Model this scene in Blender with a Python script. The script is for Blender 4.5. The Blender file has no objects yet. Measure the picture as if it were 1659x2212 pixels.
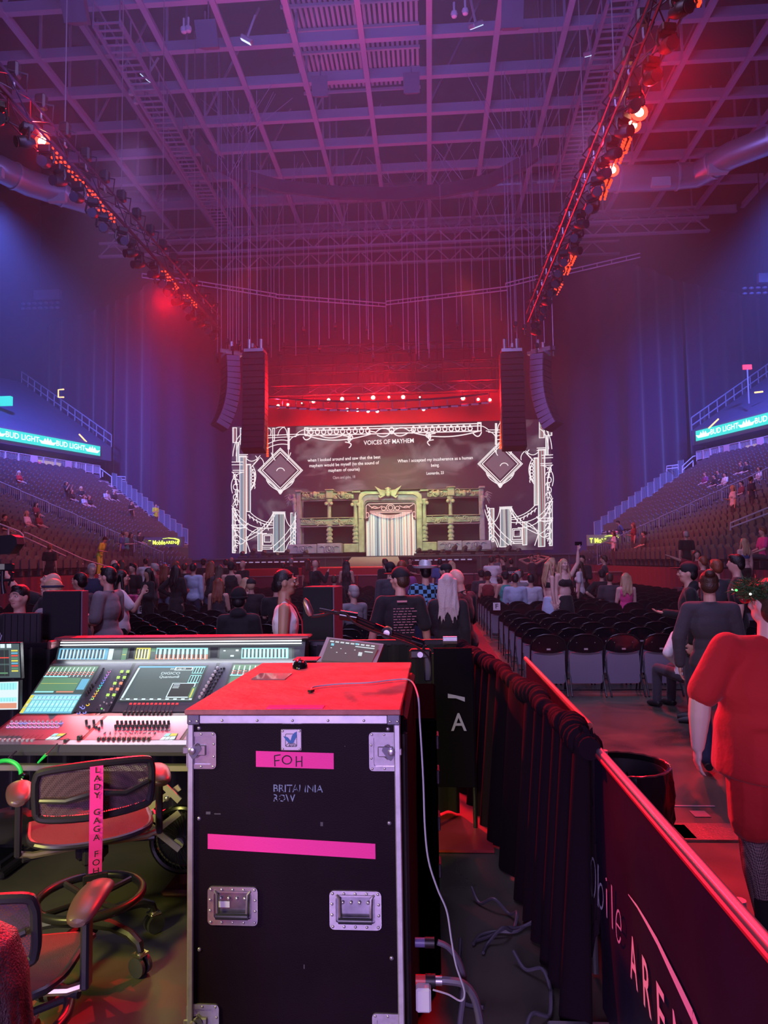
import bpy, math, random
from mathutils import Vector, Matrix, Euler
V = Vector
PI = math.pi
random.seed(7)
sc = bpy.context.scene
col = sc.collection

# ---------------------------------------------------------------- camera
CAM_H = 1.86
FPX = 1540.0
cam_data = bpy.data.cameras.new('camera')
cam = bpy.data.objects.new('camera', cam_data); col.objects.link(cam)
cam_data.sensor_fit = 'HORIZONTAL'; cam_data.sensor_width = 36.0
cam_data.lens = 36.0 * FPX / 1659.0
cam_data.clip_start = 0.05; cam_data.clip_end = 300
CR = Matrix.Rotation(math.radians(3.62), 3, 'Z') @ Matrix.Rotation(math.radians(90 + 3.77), 3, 'X') @ Matrix.Rotation(-0.015, 3, 'Z')
cam.matrix_world = Matrix.Translation((0, 0, CAM_H)) @ CR.to_4x4()
sc.camera = cam

# ---------------------------------------------------------------- colour management and world
sc.view_settings.view_transform = 'Standard'
sc.view_settings.look = 'None'
sc.view_settings.gamma = 1.0
sc.view_settings.use_curve_mapping = False
sc.view_settings.exposure = 0.0
sc.cycles.max_bounces = 4
sc.cycles.diffuse_bounces = 2
sc.cycles.glossy_bounces = 2
sc.cycles.transmission_bounces = 2
sc.cycles.volume_bounces = 0
sc.cycles.transparent_max_bounces = 6
sc.cycles.use_denoising = True
sc.cycles.caustics_reflective = False
sc.cycles.caustics_refractive = False
sc.cycles.sample_clamp_indirect = 3.0
sc.cycles.use_adaptive_sampling = True
sc.cycles.adaptive_threshold = 0.03
world = bpy.data.worlds.new('arena_dark'); sc.world = world
world.use_nodes = True
world.node_tree.nodes['Background'].inputs[0].default_value = (0.022, 0.006, 0.05, 1)
world.node_tree.nodes['Background'].inputs[1].default_value = 0.6

def lamp(name, kind, loc, power, color, target=None, size=0.5, angle=60, blend=0.6, shape=None, size_y=None):
    d = bpy.data.lights.new(name, kind)
    d.energy = power; d.color = color
    if kind == 'AREA':
        d.size = size
        if size_y: d.shape = 'RECTANGLE'; d.size_y = size_y
    elif kind == 'SPOT':
        d.spot_size = math.radians(angle); d.spot_blend = blend; d.shadow_soft_size = size
    elif kind == 'POINT':
        d.shadow_soft_size = size
    o = bpy.data.objects.new(name, d); col.objects.link(o)
    o.location = loc
    if target is not None:
        o.rotation_euler = (V(target) - V(loc)).to_track_quat('-Z', 'Y').to_euler()
    return o

RED = (1.0, 0.004, 0.012); BLUE = (0.10, 0.16, 1.0); VIO = (0.36, 0.20, 1.0); LAV = (0.62, 0.50, 1.0)
# house lights: violet wash up into the roof steel
lamp('roof_wash_light', 'AREA', (-3, 14, 16), 3500, (0.30, 0.22, 0.95), (-3, 30, 34), 14)
lamp('roof_wash_magenta_light', 'AREA', (-3, 36, 16), 420, (0.9, 0.06, 0.6), (-3, 40, 34), 10)
# blue floods hanging over both side stands
lamp('blue_stand_light_west', 'SPOT', (-23, 35, 21), 42000, BLUE, (-26, 46, 6), 1.0, 105, 1.0)
lamp('blue_stand_light_east', 'SPOT', (19, 35, 21), 42000, BLUE, (22, 46, 6), 1.0, 105, 1.0)
lamp('stand_fill_west', 'SPOT', (-11.5, 27, 19), 14000, (0.62, 0.30, 0.9), (-21, 41, 4), 0.8, 66, 1.0)  # added violet wash to brighten the dark stand seats
lamp('stand_fill_east', 'SPOT', (6.2, 27, 19), 14000, (0.62, 0.30, 0.9), (16, 41, 4), 0.8, 66, 1.0)  # same added wash for the right stand
# lavender house light from over and behind the mixing position
lamp('house_light_rear', 'AREA', (-1.5, -5.0, 2.7), 500, (0.66, 0.46, 1.0), (0.2, 4, 0.8), 2.4)
lamp('seat_fill_light', 'SPOT', (-1.5, -3, 13), 5200, LAV, (1.0, 14.5, 0), 1.2, 52, 1.0)  # added spot to brighten the chair blocks, cone kept off the case
lamp('house_light_floor', 'AREA', (-2, 12, 17), 1100, LAV, (-2, 19, 0), 9)
# added yellow-green fill, out of view, for the floor by the operator's chairs
lamp('floor_fill_light', 'SPOT', (-2.6, 1.2, 2.0), 420, (0.8, 0.74, 0.2), (-1.35, 3.2, 0.1), 0.25, 88, 1.0)
# red key from the side trusses
lamp('red_truss_key_west', 'SPOT', (-10.7, 28.0, 12.7), 62000, RED, (-0.4, 2.9, 1.25), 0.4, 15, 0.8)
lamp('red_truss_key_east', 'SPOT', (5.2, 15, 12.6), 9000, RED, (1.6, 3.4, 1.0), 0.35, 44, 0.8)
lamp('red_riser_wash_west', 'SPOT', (-6, 25, 13), 5200, (1.0, 0.07, 0.05), (-14.5, 28, 1.5), 0.4, 48, 0.9)  # added red wash, off the trusses, for the dark lower rows
lamp('red_riser_wash_east', 'SPOT', (1, 27, 13), 6500, (1.0, 0.10, 0.05), (9.8, 30, 1.5), 0.4, 48, 0.9)  # added red wash for the lower rows on the right
lamp('red_stage_wash', 'SPOT', (-2.6, 39, 12), 12000, RED, (-2.6, 20, 0), 1.5, 80, 0.9)

def ray(px, py):
    return CR @ V(((px - 829.5) / FPX, -(py - 1106) / FPX, -1))
def AY(px, py, Y):
    d = ray(px, py); t = Y / d.y
    return V((d.x * t, Y, CAM_H + d.z * t))
def AZ(px, py, z):
    d = ray(px, py); t = (z - CAM_H) / d.z
    return V((d.x * t, d.y * t, z))
def AX(px, py, X):
    d = ray(px, py); t = X / d.x
    return V((X, d.y * t, CAM_H + d.z * t))
CRI = CR.transposed()
def proj(p):
    c = CRI @ (V(p) - V((0, 0, CAM_H)))
    if c.z > -0.05: return None
    return (829.5 + FPX * c.x / -c.z, 1106 - FPX * c.y / -c.z)

# ---------------------------------------------------------------- materials
MATS = {}
def mat(name, color=(0.5, 0.5, 0.5), rough=0.5, metal=0.0, emit=None, estr=1.0, noise=0.0, nscale=8.0, bump=0.0, bscale=60.0, coat=0.0, alpha=None, spec=0.5, sheen=0.0):
    if name in MATS: return MATS[name]
    m = bpy.data.materials.new(name); m.use_nodes = True
    nt = m.node_tree; b = nt.nodes['Principled BSDF']
    c = tuple(color) + (1,)
    b.inputs['Base Color'].default_value = c
    b.inputs['Roughness'].default_value = rough
    b.inputs['Metallic'].default_value = metal
    b.inputs['Specular IOR Level'].default_value = spec
    if coat: b.inputs['Coat Weight'].default_value = coat
    if sheen: b.inputs['Sheen Weight'].default_value = sheen
    if emit:
        b.inputs['Emission Color'].default_value = tuple(emit) + (1,)
        b.inputs['Emission Strength'].default_value = estr
    if alpha is not None: b.inputs['Alpha'].default_value = alpha
    if noise or bump:
        tc = nt.nodes.new('ShaderNodeTexCoord')
    if noise:
        n = nt.nodes.new('ShaderNodeTexNoise'); n.inputs['Scale'].default_value = nscale; n.inputs['Detail'].default_value = 4
        nt.links.new(tc.outputs['Object'], n.inputs['Vector'])
        r = nt.nodes.new('ShaderNodeMapRange'); r.inputs[1].default_value = 0.3; r.inputs[2].default_value = 0.7
        r.inputs[3].default_value = 1 - noise; r.inputs[4].default_value = 1 + noise
        nt.links.new(n.outputs['Fac'], r.inputs[0])
        mx = nt.nodes.new('ShaderNodeVectorMath'); mx.operation = 'SCALE'
        mx.inputs[0].default_value = color
        nt.links.new(r.outputs[0], mx.inputs['Scale'])
        nt.links.new(mx.outputs[0], b.inputs['Base Color'])
    if bump:
        n2 = nt.nodes.new('ShaderNodeTexNoise'); n2.inputs['Scale'].default_value = bscale; n2.inputs['Detail'].default_value = 3
        nt.links.new(tc.outputs['Object'], n2.inputs['Vector'])
        bp = nt.nodes.new('ShaderNodeBump'); bp.inputs['Strength'].default_value = bump; bp.inputs['Distance'].default_value = 0.01
        nt.links.new(n2.outputs['Fac'], bp.inputs['Height'])
        nt.links.new(bp.outputs['Normal'], b.inputs['Normal'])
    MATS[name] = m
    return m
def glow(name, color, strength):
    return mat(name, (0.02, 0.02, 0.02), 0.6, emit=color, estr=strength)

# ---------------------------------------------------------------- mesh builder
class MB:
    def __init__(s): s.v = []; s.f = []; s.mi = []; s.cur = 0
    def add(s, vs, fs, M=None):
        o = len(s.v)
        if M is not None: vs = [M @ V(p) for p in vs]
        s.v.extend([tuple(p) for p in vs])
        for f in fs: s.f.append(tuple(i + o for i in f)); s.mi.append(s.cur)
        return s
    def box(s, c, d, rz=0.0, M=None, bev=0.0):
        x, y, z = d[0] / 2, d[1] / 2, d[2] / 2
        b = min(bev, x * .98, y * .98, z * .98)
        if b > 0:
            vs = []; 
            for sx in (-1, 1):
                for sy in (-1, 1):
                    for sz in (-1, 1):
                        vs += [(sx * x, sy * (y - b), sz * (z - b)), (sx * (x - b), sy * y, sz * (z - b)), (sx * (x - b), sy * (y - b), sz * z)]
            def I(sx, sy, sz, k): return ((sx > 0) * 4 + (sy > 0) * 2 + (sz > 0)) * 3 + k
            fs = []
            for sg in (-1, 1):
                q = [(-1, -1), (1, -1), (1, 1), (-1, 1)]
                if sg < 0: q = q[::-1]
                fs.append([I(sg, a, c2, 0) for a, c2 in q])
                fs.append([I(a, sg, c2, 1) for a, c2 in q[::-1]])
                fs.append([I(a, c2, sg, 2) for a, c2 in q])
            for a in (-1, 1):
                for c2 in (-1, 1):
                    f1 = [I(-1, a, c2, 1), I(1, a, c2, 1), I(1, a, c2, 2), I(-1, a, c2, 2)]
                    f2 = [I(a, -1, c2, 2), I(a, 1, c2, 2), I(a, 1, c2, 0), I(a, -1, c2, 0)]
                    f3 = [I(a, c2, -1, 0), I(a, c2, 1, 0), I(a, c2, 1, 1), I(a, c2, -1, 1)]
                    for ff in (f1, f2, f3): fs.append(ff if a * c2 > 0 else ff[::-1])
                    for e in (-1, 1):
                        t = [I(a, c2, e, 0), I(a, c2, e, 1), I(a, c2, e, 2)]
                        fs.append(t if a * c2 * e > 0 else t[::-1])
        else:
            vs = [(sx * x, sy * y, sz * z) for sx in (-1, 1) for sy in (-1, 1) for sz in (-1, 1)]
            fs = [(0, 1, 3, 2), (4, 6, 7, 5), (0, 4, 5, 1), (2, 3, 7, 6), (0, 2, 6, 4), (1, 5, 7, 3)]
        T = Matrix.Translation(c) @ Matrix.Rotation(rz, 4, 'Z')
        if M is not None: T = M @ T
        return s.add(vs, fs, T)
    def beam(s, a, b, w, h=None):
        a, b = V(a), V(b); h = h or w
        d = b - a; L = d.length
        if L < 1e-6: return s
        q = d.to_track_quat('X', 'Z').to_matrix().to_4x4()
        T = Matrix.Translation((a + b) / 2) @ q
        return s.box((0, 0, 0), (L, w, h), M=T)
    def tube(s, pts, r, n=8, closed=False, caps=True):
        pts = [V(p) for p in pts]; m = len(pts)
        if m < 2: return s
        rr = r if isinstance(r, (list, tuple)) else [r] * m
        vs = []; prev = None
        for i, p in enumerate(pts):
            if closed: t = pts[(i + 1) % m] - pts[i - 1]
            else: t = pts[min(i + 1, m - 1)] - pts[max(i - 1, 0)]
            t = t.normalized() if t.length > 1e-9 else V((0, 0, 1))
            if prev is None:
                a = t.orthogonal().normalized()
            else:
                a = prev - t * prev.dot(t)
                a = a.normalized() if a.length > 1e-6 else t.orthogonal().normalized()
            prev = a; b = t.cross(a)
            for k in range(n):
                an = 2 * PI * k / n
                vs.append(p + (a * math.cos(an) + b * math.sin(an)) * rr[i])
        fs = []
        for i in range(m if closed else m - 1):
            j = (i + 1) % m
            for k in range(n):
                k2 = (k + 1) % n
                fs.append((i * n + k, i * n + k2, j * n + k2, j * n + k))
        if not closed and caps:
            fs.append(tuple(range(n))[::-1]); fs.append(tuple((m - 1) * n + k for k in range(n)))
        return s.add(vs, fs)
    def cyl(s, a, b, r, n=12): return s.tube([a, b], r, n)
    def lathe(s, prof, c=(0, 0, 0), n=16, M=None, sx=1.0, sy=1.0):
        vs = []; m = len(prof)
        for r, z in prof:
            for k in range(n):
                an = 2 * PI * k / n
                vs.append((c[0] + r * math.cos(an) * sx, c[1] + r * math.sin(an) * sy, c[2] + z))
        fs = []
        for i in range(m - 1):
            for k in range(n):
                k2 = (k + 1) % n
                fs.append((i * n + k, i * n + k2, (i + 1) * n + k2, (i + 1) * n + k))
        if prof[0][0] > 1e-6: fs.append(tuple(range(n))[::-1])
        if prof[-1][0] > 1e-6: fs.append(tuple((m - 1) * n + k for k in range(n)))
        return s.add(vs, fs, M)
    def ell(s, c, r, M=None, n=12, m=8):
        if not isinstance(r, (tuple, list)): r = (r, r, r)
        vs = [(0, 0, -r[2])]; fs = []
        for i in range(1, m):
            th = PI * i / m
            for k in range(n):
                an = 2 * PI * k / n
                vs.append((math.sin(th) * math.cos(an) * r[0], math.sin(th) * math.sin(an) * r[1], -math.cos(th) * r[2]))
        vs.append((0, 0, r[2])); L = len(vs) - 1
        for k in range(n): fs.append((0, 1 + (k + 1) % n, 1 + k))
        for i in range(m - 2):
            for k in range(n):
                a = 1 + i * n + k; b = 1 + i * n + (k + 1) % n
                fs.append((a, b, b + n, a + n))
        for k in range(n): fs.append((L, L - n + k, L - n + (k + 1) % n))
        T = Matrix.Translation(c)
        if M is not None: T = M @ T
        return s.add(vs, fs, T)
    def prism(s, outline, z0, z1, M=None):
        n = len(outline)
        vs = [(x, y, z0) for x, y in outline] + [(x, y, z1) for x, y in outline]
        fs = [tuple(range(n))[::-1], tuple(range(n, 2 * n))] + [(i, (i + 1) % n, n + (i + 1) % n, n + i) for i in range(n)]
        return s.add(vs, fs, M)
    def grid(s, fn, nu, nv):
        vs = [fn(i / nu, j / nv) for i in range(nu + 1) for j in range(nv + 1)]
        fs = [(i * (nv + 1) + j, (i + 1) * (nv + 1) + j, (i + 1) * (nv + 1) + j + 1, i * (nv + 1) + j + 1) for i in range(nu) for j in range(nv)]
        return s.add(vs, fs)
    def quad(s, a, b, c, d): return s.add([a, b, c, d], [(0, 1, 2, 3)])
    def mesh(s, name, mats, smooth=True):
        me = bpy.data.meshes.new(name)
        me.from_pydata(s.v, [], s.f); me.validate(clean_customdata=False)
        mats = mats if isinstance(mats, (list, tuple)) else [mats]
        for m in mats: me.materials.append(m)
        if len(mats) > 1 and len(me.polygons) == len(s.mi): me.polygons.foreach_set('material_index', s.mi)
        if smooth:
            me.polygons.foreach_set('use_smooth', [True] * len(me.polygons))
            me.set_sharp_from_angle(angle=math.radians(38))
        me.update()
        return me
    def obj(s, name, mats, parent=None, smooth=True, loc=None, rz=0.0):
        o = bpy.data.objects.new(name, s.mesh(name, mats, smooth)); col.objects.link(o)
        if parent is not None: o.parent = parent
        if loc is not None: o.location = loc
        if rz: o.rotation_euler = (0, 0, rz)
        return o
def tag(o, label=None, cat=None, group=None, kind=None):
    if label: o['label'] = label
    if cat: o['category'] = cat
    if group: o['group'] = group
    if kind: o['kind'] = kind
    return o
def thing(name, label, cat, loc=(0, 0, 0), rz=0.0, group=None):
    o = bpy.data.objects.new(name, None); o.empty_display_size = 0.1; col.objects.link(o)
    o.location = loc; o.rotation_euler = (0, 0, rz)
    return tag(o, label, cat, group)
def struct(name, mb, mats, smooth=True):
    return tag(mb.obj(name, mats, smooth=smooth), kind='structure')
def dup(root, loc, rz=None, label=None, group=None, scale=None):
    def cp(o, par):
        c = o.copy(); col.objects.link(c)
        if par is not None: c.parent = par
        for ch in o.children: cp(ch, c)
        return c
    r = cp(root, None)
    r.location = loc
    if rz is not None: r.rotation_euler = (0, 0, rz)
    if scale: r.scale = (scale,) * 3 if not isinstance(scale, tuple) else scale
    if label: r['label'] = label
    if group: r['group'] = group
    return r
def local(root, mb):
    "move a builder whose vertices are in world space into the local space of an empty"
    M = (Matrix.Translation(root.location) @ root.rotation_euler.to_matrix().to_4x4()).inverted()
    mb.v = [tuple(M @ V(p)) for p in mb.v]
    return mb
TMP = bpy.data.scenes.new('workbench')     # scratch scene where letters and bodies are meshed, removed at the end
def text_mb(txt, size=1.0, M=None, depth=0.0, align='CENTER', xs=1.0, shear=0.0):
    "letters as mesh, in the XY plane of M, centred"
    cu = bpy.data.curves.new('letters', 'FONT'); cu.body = txt; cu.size = size
    cu.align_x = align; cu.align_y = 'CENTER'; cu.extrude = depth; cu.resolution_u = 3; cu.shear = shear; cu.offset = size * .008
    o = bpy.data.objects.new('letters', cu); TMP.collection.objects.link(o)
    TMP.view_layers[0].update(); dg = TMP.view_layers[0].depsgraph; ev = o.evaluated_get(dg); me = ev.to_mesh()
    vs = [V((v.co.x * xs, v.co.y, v.co.z)) for v in me.vertices]; fs = [tuple(p.vertices) for p in me.polygons]
    ev.to_mesh_clear(); bpy.data.objects.remove(o); bpy.data.curves.remove(cu)
    mb = MB(); mb.add(vs, fs, M); return mb
ORD = ['first', 'second', 'third', 'fourth', 'fifth', 'sixth', 'seventh', 'eighth', 'ninth', 'tenth', 'eleventh', 'twelfth', 'thirteenth', 'fourteenth', 'fifteenth', 'sixteenth', 'seventeenth', 'eighteenth', 'nineteenth', 'twentieth']
def nth(i):
    if i < 20: return ORD[i]
    n = i + 1
    suf = 'th' if 10 <= n % 100 <= 20 else {1: 'st', 2: 'nd', 3: 'rd'}.get(n % 10, 'th')
    return '%d%s' % (n, suf)
def lerp(a, b, t): return a + (b - a) * t

BLACK = mat('black_paint', (0.012, 0.011, 0.014), 0.45)
BLACKG = mat('black_gloss', (0.008, 0.008, 0.01), 0.16)
BLACKC = mat('black_cloth', (0.010, 0.006, 0.012), 0.95, sheen=0.15)
STEEL = mat('galvanised_steel', (0.45, 0.44, 0.48), 0.35, 0.8)
ALU = mat('aluminium', (0.62, 0.60, 0.66), 0.38, 0.75, noise=0.12, nscale=30)
RAILM = mat('grey_painted_rail', (0.30, 0.30, 0.36), 0.45)
WHITE = mat('white_paint', (0.8, 0.8, 0.8), 0.5)
# ================================================================ large structure
XC = -2.65          # centre line of the arena
def ramp_mat(name, c0, c1, scale, r0, r1, detail=6, dist=0.5, p0=0.32, p1=0.72):
    m = bpy.data.materials.new(name); m.use_nodes = True
    nt = m.node_tree; b = nt.nodes['Principled BSDF']
    tc = nt.nodes.new('ShaderNodeTexCoord')
    n = nt.nodes.new('ShaderNodeTexNoise'); n.inputs['Scale'].default_value = scale; n.inputs['Detail'].default_value = detail; n.inputs['Distortion'].default_value = dist
    nt.links.new(tc.outputs['Object'], n.inputs['Vector'])
    cr = nt.nodes.new('ShaderNodeValToRGB')
    cr.color_ramp.elements[0].position = p0; cr.color_ramp.elements[0].color = c0 + (1,)
    cr.color_ramp.elements[1].position = p1; cr.color_ramp.elements[1].color = c1 + (1,)
    nt.links.new(n.outputs['Fac'], cr.inputs[0]); nt.links.new(cr.outputs[0], b.inputs['Base Color'])
    r = nt.nodes.new('ShaderNodeMapRange'); r.inputs[1].default_value = 0.3; r.inputs[2].default_value = 0.75; r.inputs[3].default_value = r0; r.inputs[4].default_value = r1
    nt.links.new(n.outputs['Fac'], r.inputs[0]); nt.links.new(r.outputs[0], b.inputs['Roughness'])
    return m
CONC = ramp_mat('polished_concrete', (0.05, 0.046, 0.036), (0.12, 0.11, 0.082), 1.3, 0.24, 0.46, 8, 0.6)
struct('floor', MB().box((XC, 28, -0.1), (90, 90, 0.2)), CONC)
DECK = mat('roof_deck', (0.020, 0.013, 0.026), 0.9, noise=0.3, nscale=0.4)
struct('ceiling', MB().box((XC, 28, 34.1), (90, 90, 0.2)), DECK)
WALLM = mat('dark_wall', (0.03, 0.025, 0.04), 0.9)
struct('wall_back', MB().box((XC, 60.1, 17), (90, 0.2, 34)), WALLM)
struct('wall_left', MB().box((XC - 40, 28, 17), (0.2, 90, 34)), WALLM)
struct('wall_right', MB().box((XC + 40, 28, 17), (0.2, 90, 34)), WALLM)

# haze hanging in the hall in front of the stage
def make_haze():
    m = bpy.data.materials.new('stage_haze'); m.use_nodes = True
    nt = m.node_tree; nt.nodes.remove(nt.nodes['Principled BSDF'])
    vs = nt.nodes.new('ShaderNodeVolumeScatter'); vs.inputs['Density'].default_value = 0.0048; vs.inputs['Color'].default_value = (0.9, 0.9, 1, 1)
    vs.inputs['Anisotropy'].default_value = 0.1
    nt.links.new(vs.outputs[0], nt.nodes['Material Output'].inputs['Volume'])
    o = MB().box((XC, 35.0, 17.0), (78, 49.0, 33.6)).obj('haze', m, smooth=False)
    tag(o, 'thin theatrical haze filling the hall above the seats', 'haze', kind='stuff')
make_haze()

# ---- roof steel
GRIDM = mat('roof_steel', (0.30, 0.28, 0.40), 0.55)
ZG = 26.9
GX0 = AZ(927, 165, ZG).x; GDX = 3.22
ysr = [AZ(927, y, ZG).y for y in (78, 165, 245, 307, 367, 425, 487)]
ysr = sorted([ysr[0] - 3.0, ysr[0] - 6.0] + ysr)
for i, y in enumerate(ysr):
    mb = MB()
    mb.box((GX0, y, ZG), (45, 0.30, 0.09)); mb.box((GX0, y, ZG + 0.3), (45, 0.07, 0.5))
    for k in range(-3, 4):
        x = GX0 + k * GDX * 2
        mb.beam((x, y, ZG + .5), (x, y, ZG + 6.9), 0.11)
        if i % 3 == 1: mb.beam((x, y, ZG + .5), (x + 3.2, y, ZG + 6.9), 0.09)
    tag(mb.obj('roof_truss', GRIDM, smooth=False), 'grey steel cross beam of the roof grid, %s from the stage' % nth(len(ysr) - 1 - i), 'roof beam', 'cross beams of the roof grid')
for k in range(-7, 8):
    x = GX0 + k * GDX
    mb = MB(); mb.box((x, 27.5, ZG - 0.10), (0.27, 48, 0.10)); mb.box((x, 27.5, ZG + 0.10), (0.07, 48, 0.36))
    tag(mb.obj('roof_beam', GRIDM, smooth=False), 'grey steel beam running towards the stage in the roof grid, %s from the left' % nth(k + 7), 'roof beam', 'lengthwise beams of the roof grid')
# deeper beams beyond the grid
for i, (py, Y, xl, xr) in enumerate(((505, 51.5, -24, 20), (528, 50.0, -24, 20), (568, 54.5, -20, 15))):
    p = AY(850, py, Y); mb = MB()
    for dz, w in ((0, 0.28), (1.0, 0.2)): mb.box(((xl + xr) / 2, Y, p.z + dz), (xr - xl, w, 0.14))
    for k in range(int((xr - xl) / 2)):
        mb.beam((xl + 2 * k, Y, p.z), (xl + 2 * k + 1, Y, p.z + 1), 0.08); mb.beam((xl + 2 * k + 1, Y, p.z + 1), (xl + 2 * k + 2, Y, p.z), 0.08)
    tag(mb.obj('lattice_beam', GRIDM, smooth=False), 'steel lattice beam across the roof behind the grid, %s one down' % nth(i), 'roof beam', 'lattice beams behind the grid')
# corrugated deck panel in the top middle
mb = MB()
a = AZ(655, 190, 28.6); b = AZ(905, 20, 28.6)
for k in range(26): mb.box((lerp(a.x, b.x, (k + .5) / 26), (a.y + b.y) / 2 - 2, 28.6), ((b.x - a.x) / 26 * .55, abs(a.y - b.y) + 4, 0.22))
for k in range(8): mb.box(((a.x + b.x) / 2, a.y - 11 + k * 1.6 , 28.4), (b.x - a.x, 0.12, 0.14))
tag(mb.obj('ceiling_panel', mat('panel_steel', (0.42, 0.40, 0.52), 0.5), smooth=False), 'ribbed metal service platform hung in the top middle of the roof grid', 'platform')
# catwalks
def catwalk(pa, pb, za, label):
    A, B = AZ(*pa, za), AZ(*pb, za); d = (B - A); L = d.length; u = d / L; n = V((-u.y, u.x, 0)) * 0.6
    mb = MB()
    for s in (-1, 1):
        mb.beam(A + n * s, B + n * s, 0.09, 0.3); mb.beam(A + n * s + V((0, 0, 1.1)), B + n * s + V((0, 0, 1.1)), 0.06)
        for k in range(int(L / 1.2)): p = A + u * (k * 1.2) + n * s; mb.beam(p, p + V((0, 0, 1.1)), 0.05)
    for k in range(int(L / 0.45)): p = A + u * k * 0.45; mb.beam(p - n, p + n, 0.10, 0.05)
    tag(mb.obj('catwalk', mat('catwalk_steel', (0.22, 0.20, 0.3), 0.6), smooth=False), label, 'catwalk')
catwalk((230, 50), (490, 500), 25.6, 'steel catwalk with ladder-like deck under the left side of the roof')
catwalk((1345, 0), (1215, 410), 25.6, 'steel catwalk under the right side of the roof')
# round ducts
DUCT = mat('spiral_duct', (0.42, 0.44, 0.54), 0.36, 0.7)
def duct(pts, r, label, name='air_duct'):
    mb = MB(); P = []
    for i in range(len(pts) - 1):
        A, B = AZ(*pts[i]), AZ(*pts[i + 1])
        n = max(2, int((B - A).length / 1.4))
        P += [A.lerp(B, k / n) for k in range(n)]
    P.append(AZ(*pts[-1]))
    mb.tube(P, r, 20)
    root = mb.obj(name, DUCT)
    tag(root, label, 'duct')
    fm = MB()
    for k in range(1, len(P) - 1, 2):
        d = (P[k + 1] - P[k - 1]).normalized(); fm.tube([P[k] - d * .05, P[k] + d * .05], r + .05, 20)
    fm.obj('flange', mat('duct_flange', (0.5, 0.52, 0.62), 0.4, 0.6), root)
    for k in range(2, len(P) - 1, 3):
        g = MB(); p = P[k]; g.box((p.x, p.y - r * .75, p.z - r * .75), (0.9, 0.25, 0.45)); g.obj('vent_grille', mat('vent_white', (0.5, 0.5, 0.58), 0.6), root)
duct([(-120, 340, 20.5), (0, 365, 20.5), (60, 395, 20.5), (205, 440, 20.5)], 0.62, 'large silver round air duct at the left under the roof')
duct([(270, 432, 28), (440, 430, 28), (700, 422, 28), (1000, 408, 28), (1240, 388, 28)], 0.62, 'silver round air duct crossing below the far end of the roof grid')
duct([(1250, 388, 20.5), (1420, 385, 20.5), (1505, 378, 20.5), (1580, 335, 20.5), (1760, 265, 20.5)], 0.62, 'large silver round air duct at the right under the roof')
# dark curved masking tube hung under the grid
mb = MB(); P = [AZ(x, y, 24.2) for x, y in ((425, 300), (450, 340), (520, 380), (600, 402), (720, 416), (850, 420), (960, 412), (1060, 390), (1130, 352), (1180, 318))]
Q = []
for i in range(len(P) - 1):
    for k in range(4): Q.append(P[i].lerp(P[i + 1], k / 4))
for i, p in enumerate(Q[:-1]): mb.beam(p, Q[i + 1], 0.25, 0.75)
tag(mb.obj('curved_masking', mat('masking_cloth', (0.035, 0.015, 0.05), 0.95)), 'dark curved cloth band hanging in an arc below the roof grid', 'drape')
# hanging speakers, floods and small ceiling fixtures
spk = mat('ceiling_speaker', (0.10, 0.08, 0.14), 0.7)
for i, (x, y, s, w) in enumerate(((450, 75, .95, 'left of the middle'), (692, 187, .8, 'at the lower left corner of the ribbed platform'), (889, 180, .8, 'at the lower right corner of the ribbed platform'), (1105, 32, .95, 'near the top edge right of the ribbed platform'), (165, 18, 1.0, 'in the top left corner'))):
    p = AZ(x, y, 25.3); mb = MB(); mb.prism([(-s * .5, -s * .35), (s * .5, -s * .35), (s * .35, s * .4), (-s * .35, s * .4)], -s * .55, s * .55, Matrix.Translation(p) @ Matrix.Rotation(0.5, 4, 'X'))
    mb.beam(p + V((0, 0, .5)), p + V((0, 0, 1.6)), .05)
    tag(mb.obj('ceiling_speaker', spk, smooth=False), 'dark loudspeaker hanging in the roof %s' % w, 'loudspeaker', 'loudspeakers in the roof')
fl_w = mat('flood_glass', (0.6, 0.7, 0.8), 0.3, emit=(0.55, 0.8, 1.0), estr=1.3); fl_b = mat('flood_body', (0.25, 0.25, 0.3), 0.4)
for i, (x, y, rz, w) in enumerate(((533, 85, .4, 'above the left speaker'), (1028, 53, -.5, 'right of the ribbed platform'), (317, 165, .7, 'on the left catwalk'), (1276, 113, -.5, 'on the right catwalk'))):
    p = AZ(x, y, 25.9); r = thing('flood_light', 'small square white-faced floodlight in the roof %s' % w, 'floodlight', p, 0, 'floodlights in the roof'); r.rotation_euler = (0.5, rz, 0.3)
    MB().box((0, 0, 0), (.55, .5, .2), bev=.04).obj('housing', fl_b, r); MB().box((0, -.02, -.11), (.46, .42, .03)).obj('lens', fl_w, r); MB().box((0, 0, .55), (.08, .08, 1.0)).obj('bracket', fl_b, r)
dm = mat('dome_white', (0.6, 0.62, 0.7), 0.35)
for i, (x, y) in enumerate(((397, 62), (407, 60), (283, 198), (294, 217), (981, 28), (1005, 22), (1326, 140), (1344, 106), (1319, 160), (1365, 28))):
    p = AZ(x, y, 26.4); mb = MB(); mb.lathe([(0, -.22), (.12, -.18), (.16, -.05), (.13, .05), (.05, .1), (.05, .5)], p, 10)
    tag(mb.obj('dome_camera', dm), 'small white dome camera under the roof grid, %s from the left' % nth(sorted((397, 407, 283, 294, 981, 1005, 1326, 1344, 1319, 1365)).index(x)), 'camera', 'dome cameras in the roof')
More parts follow.
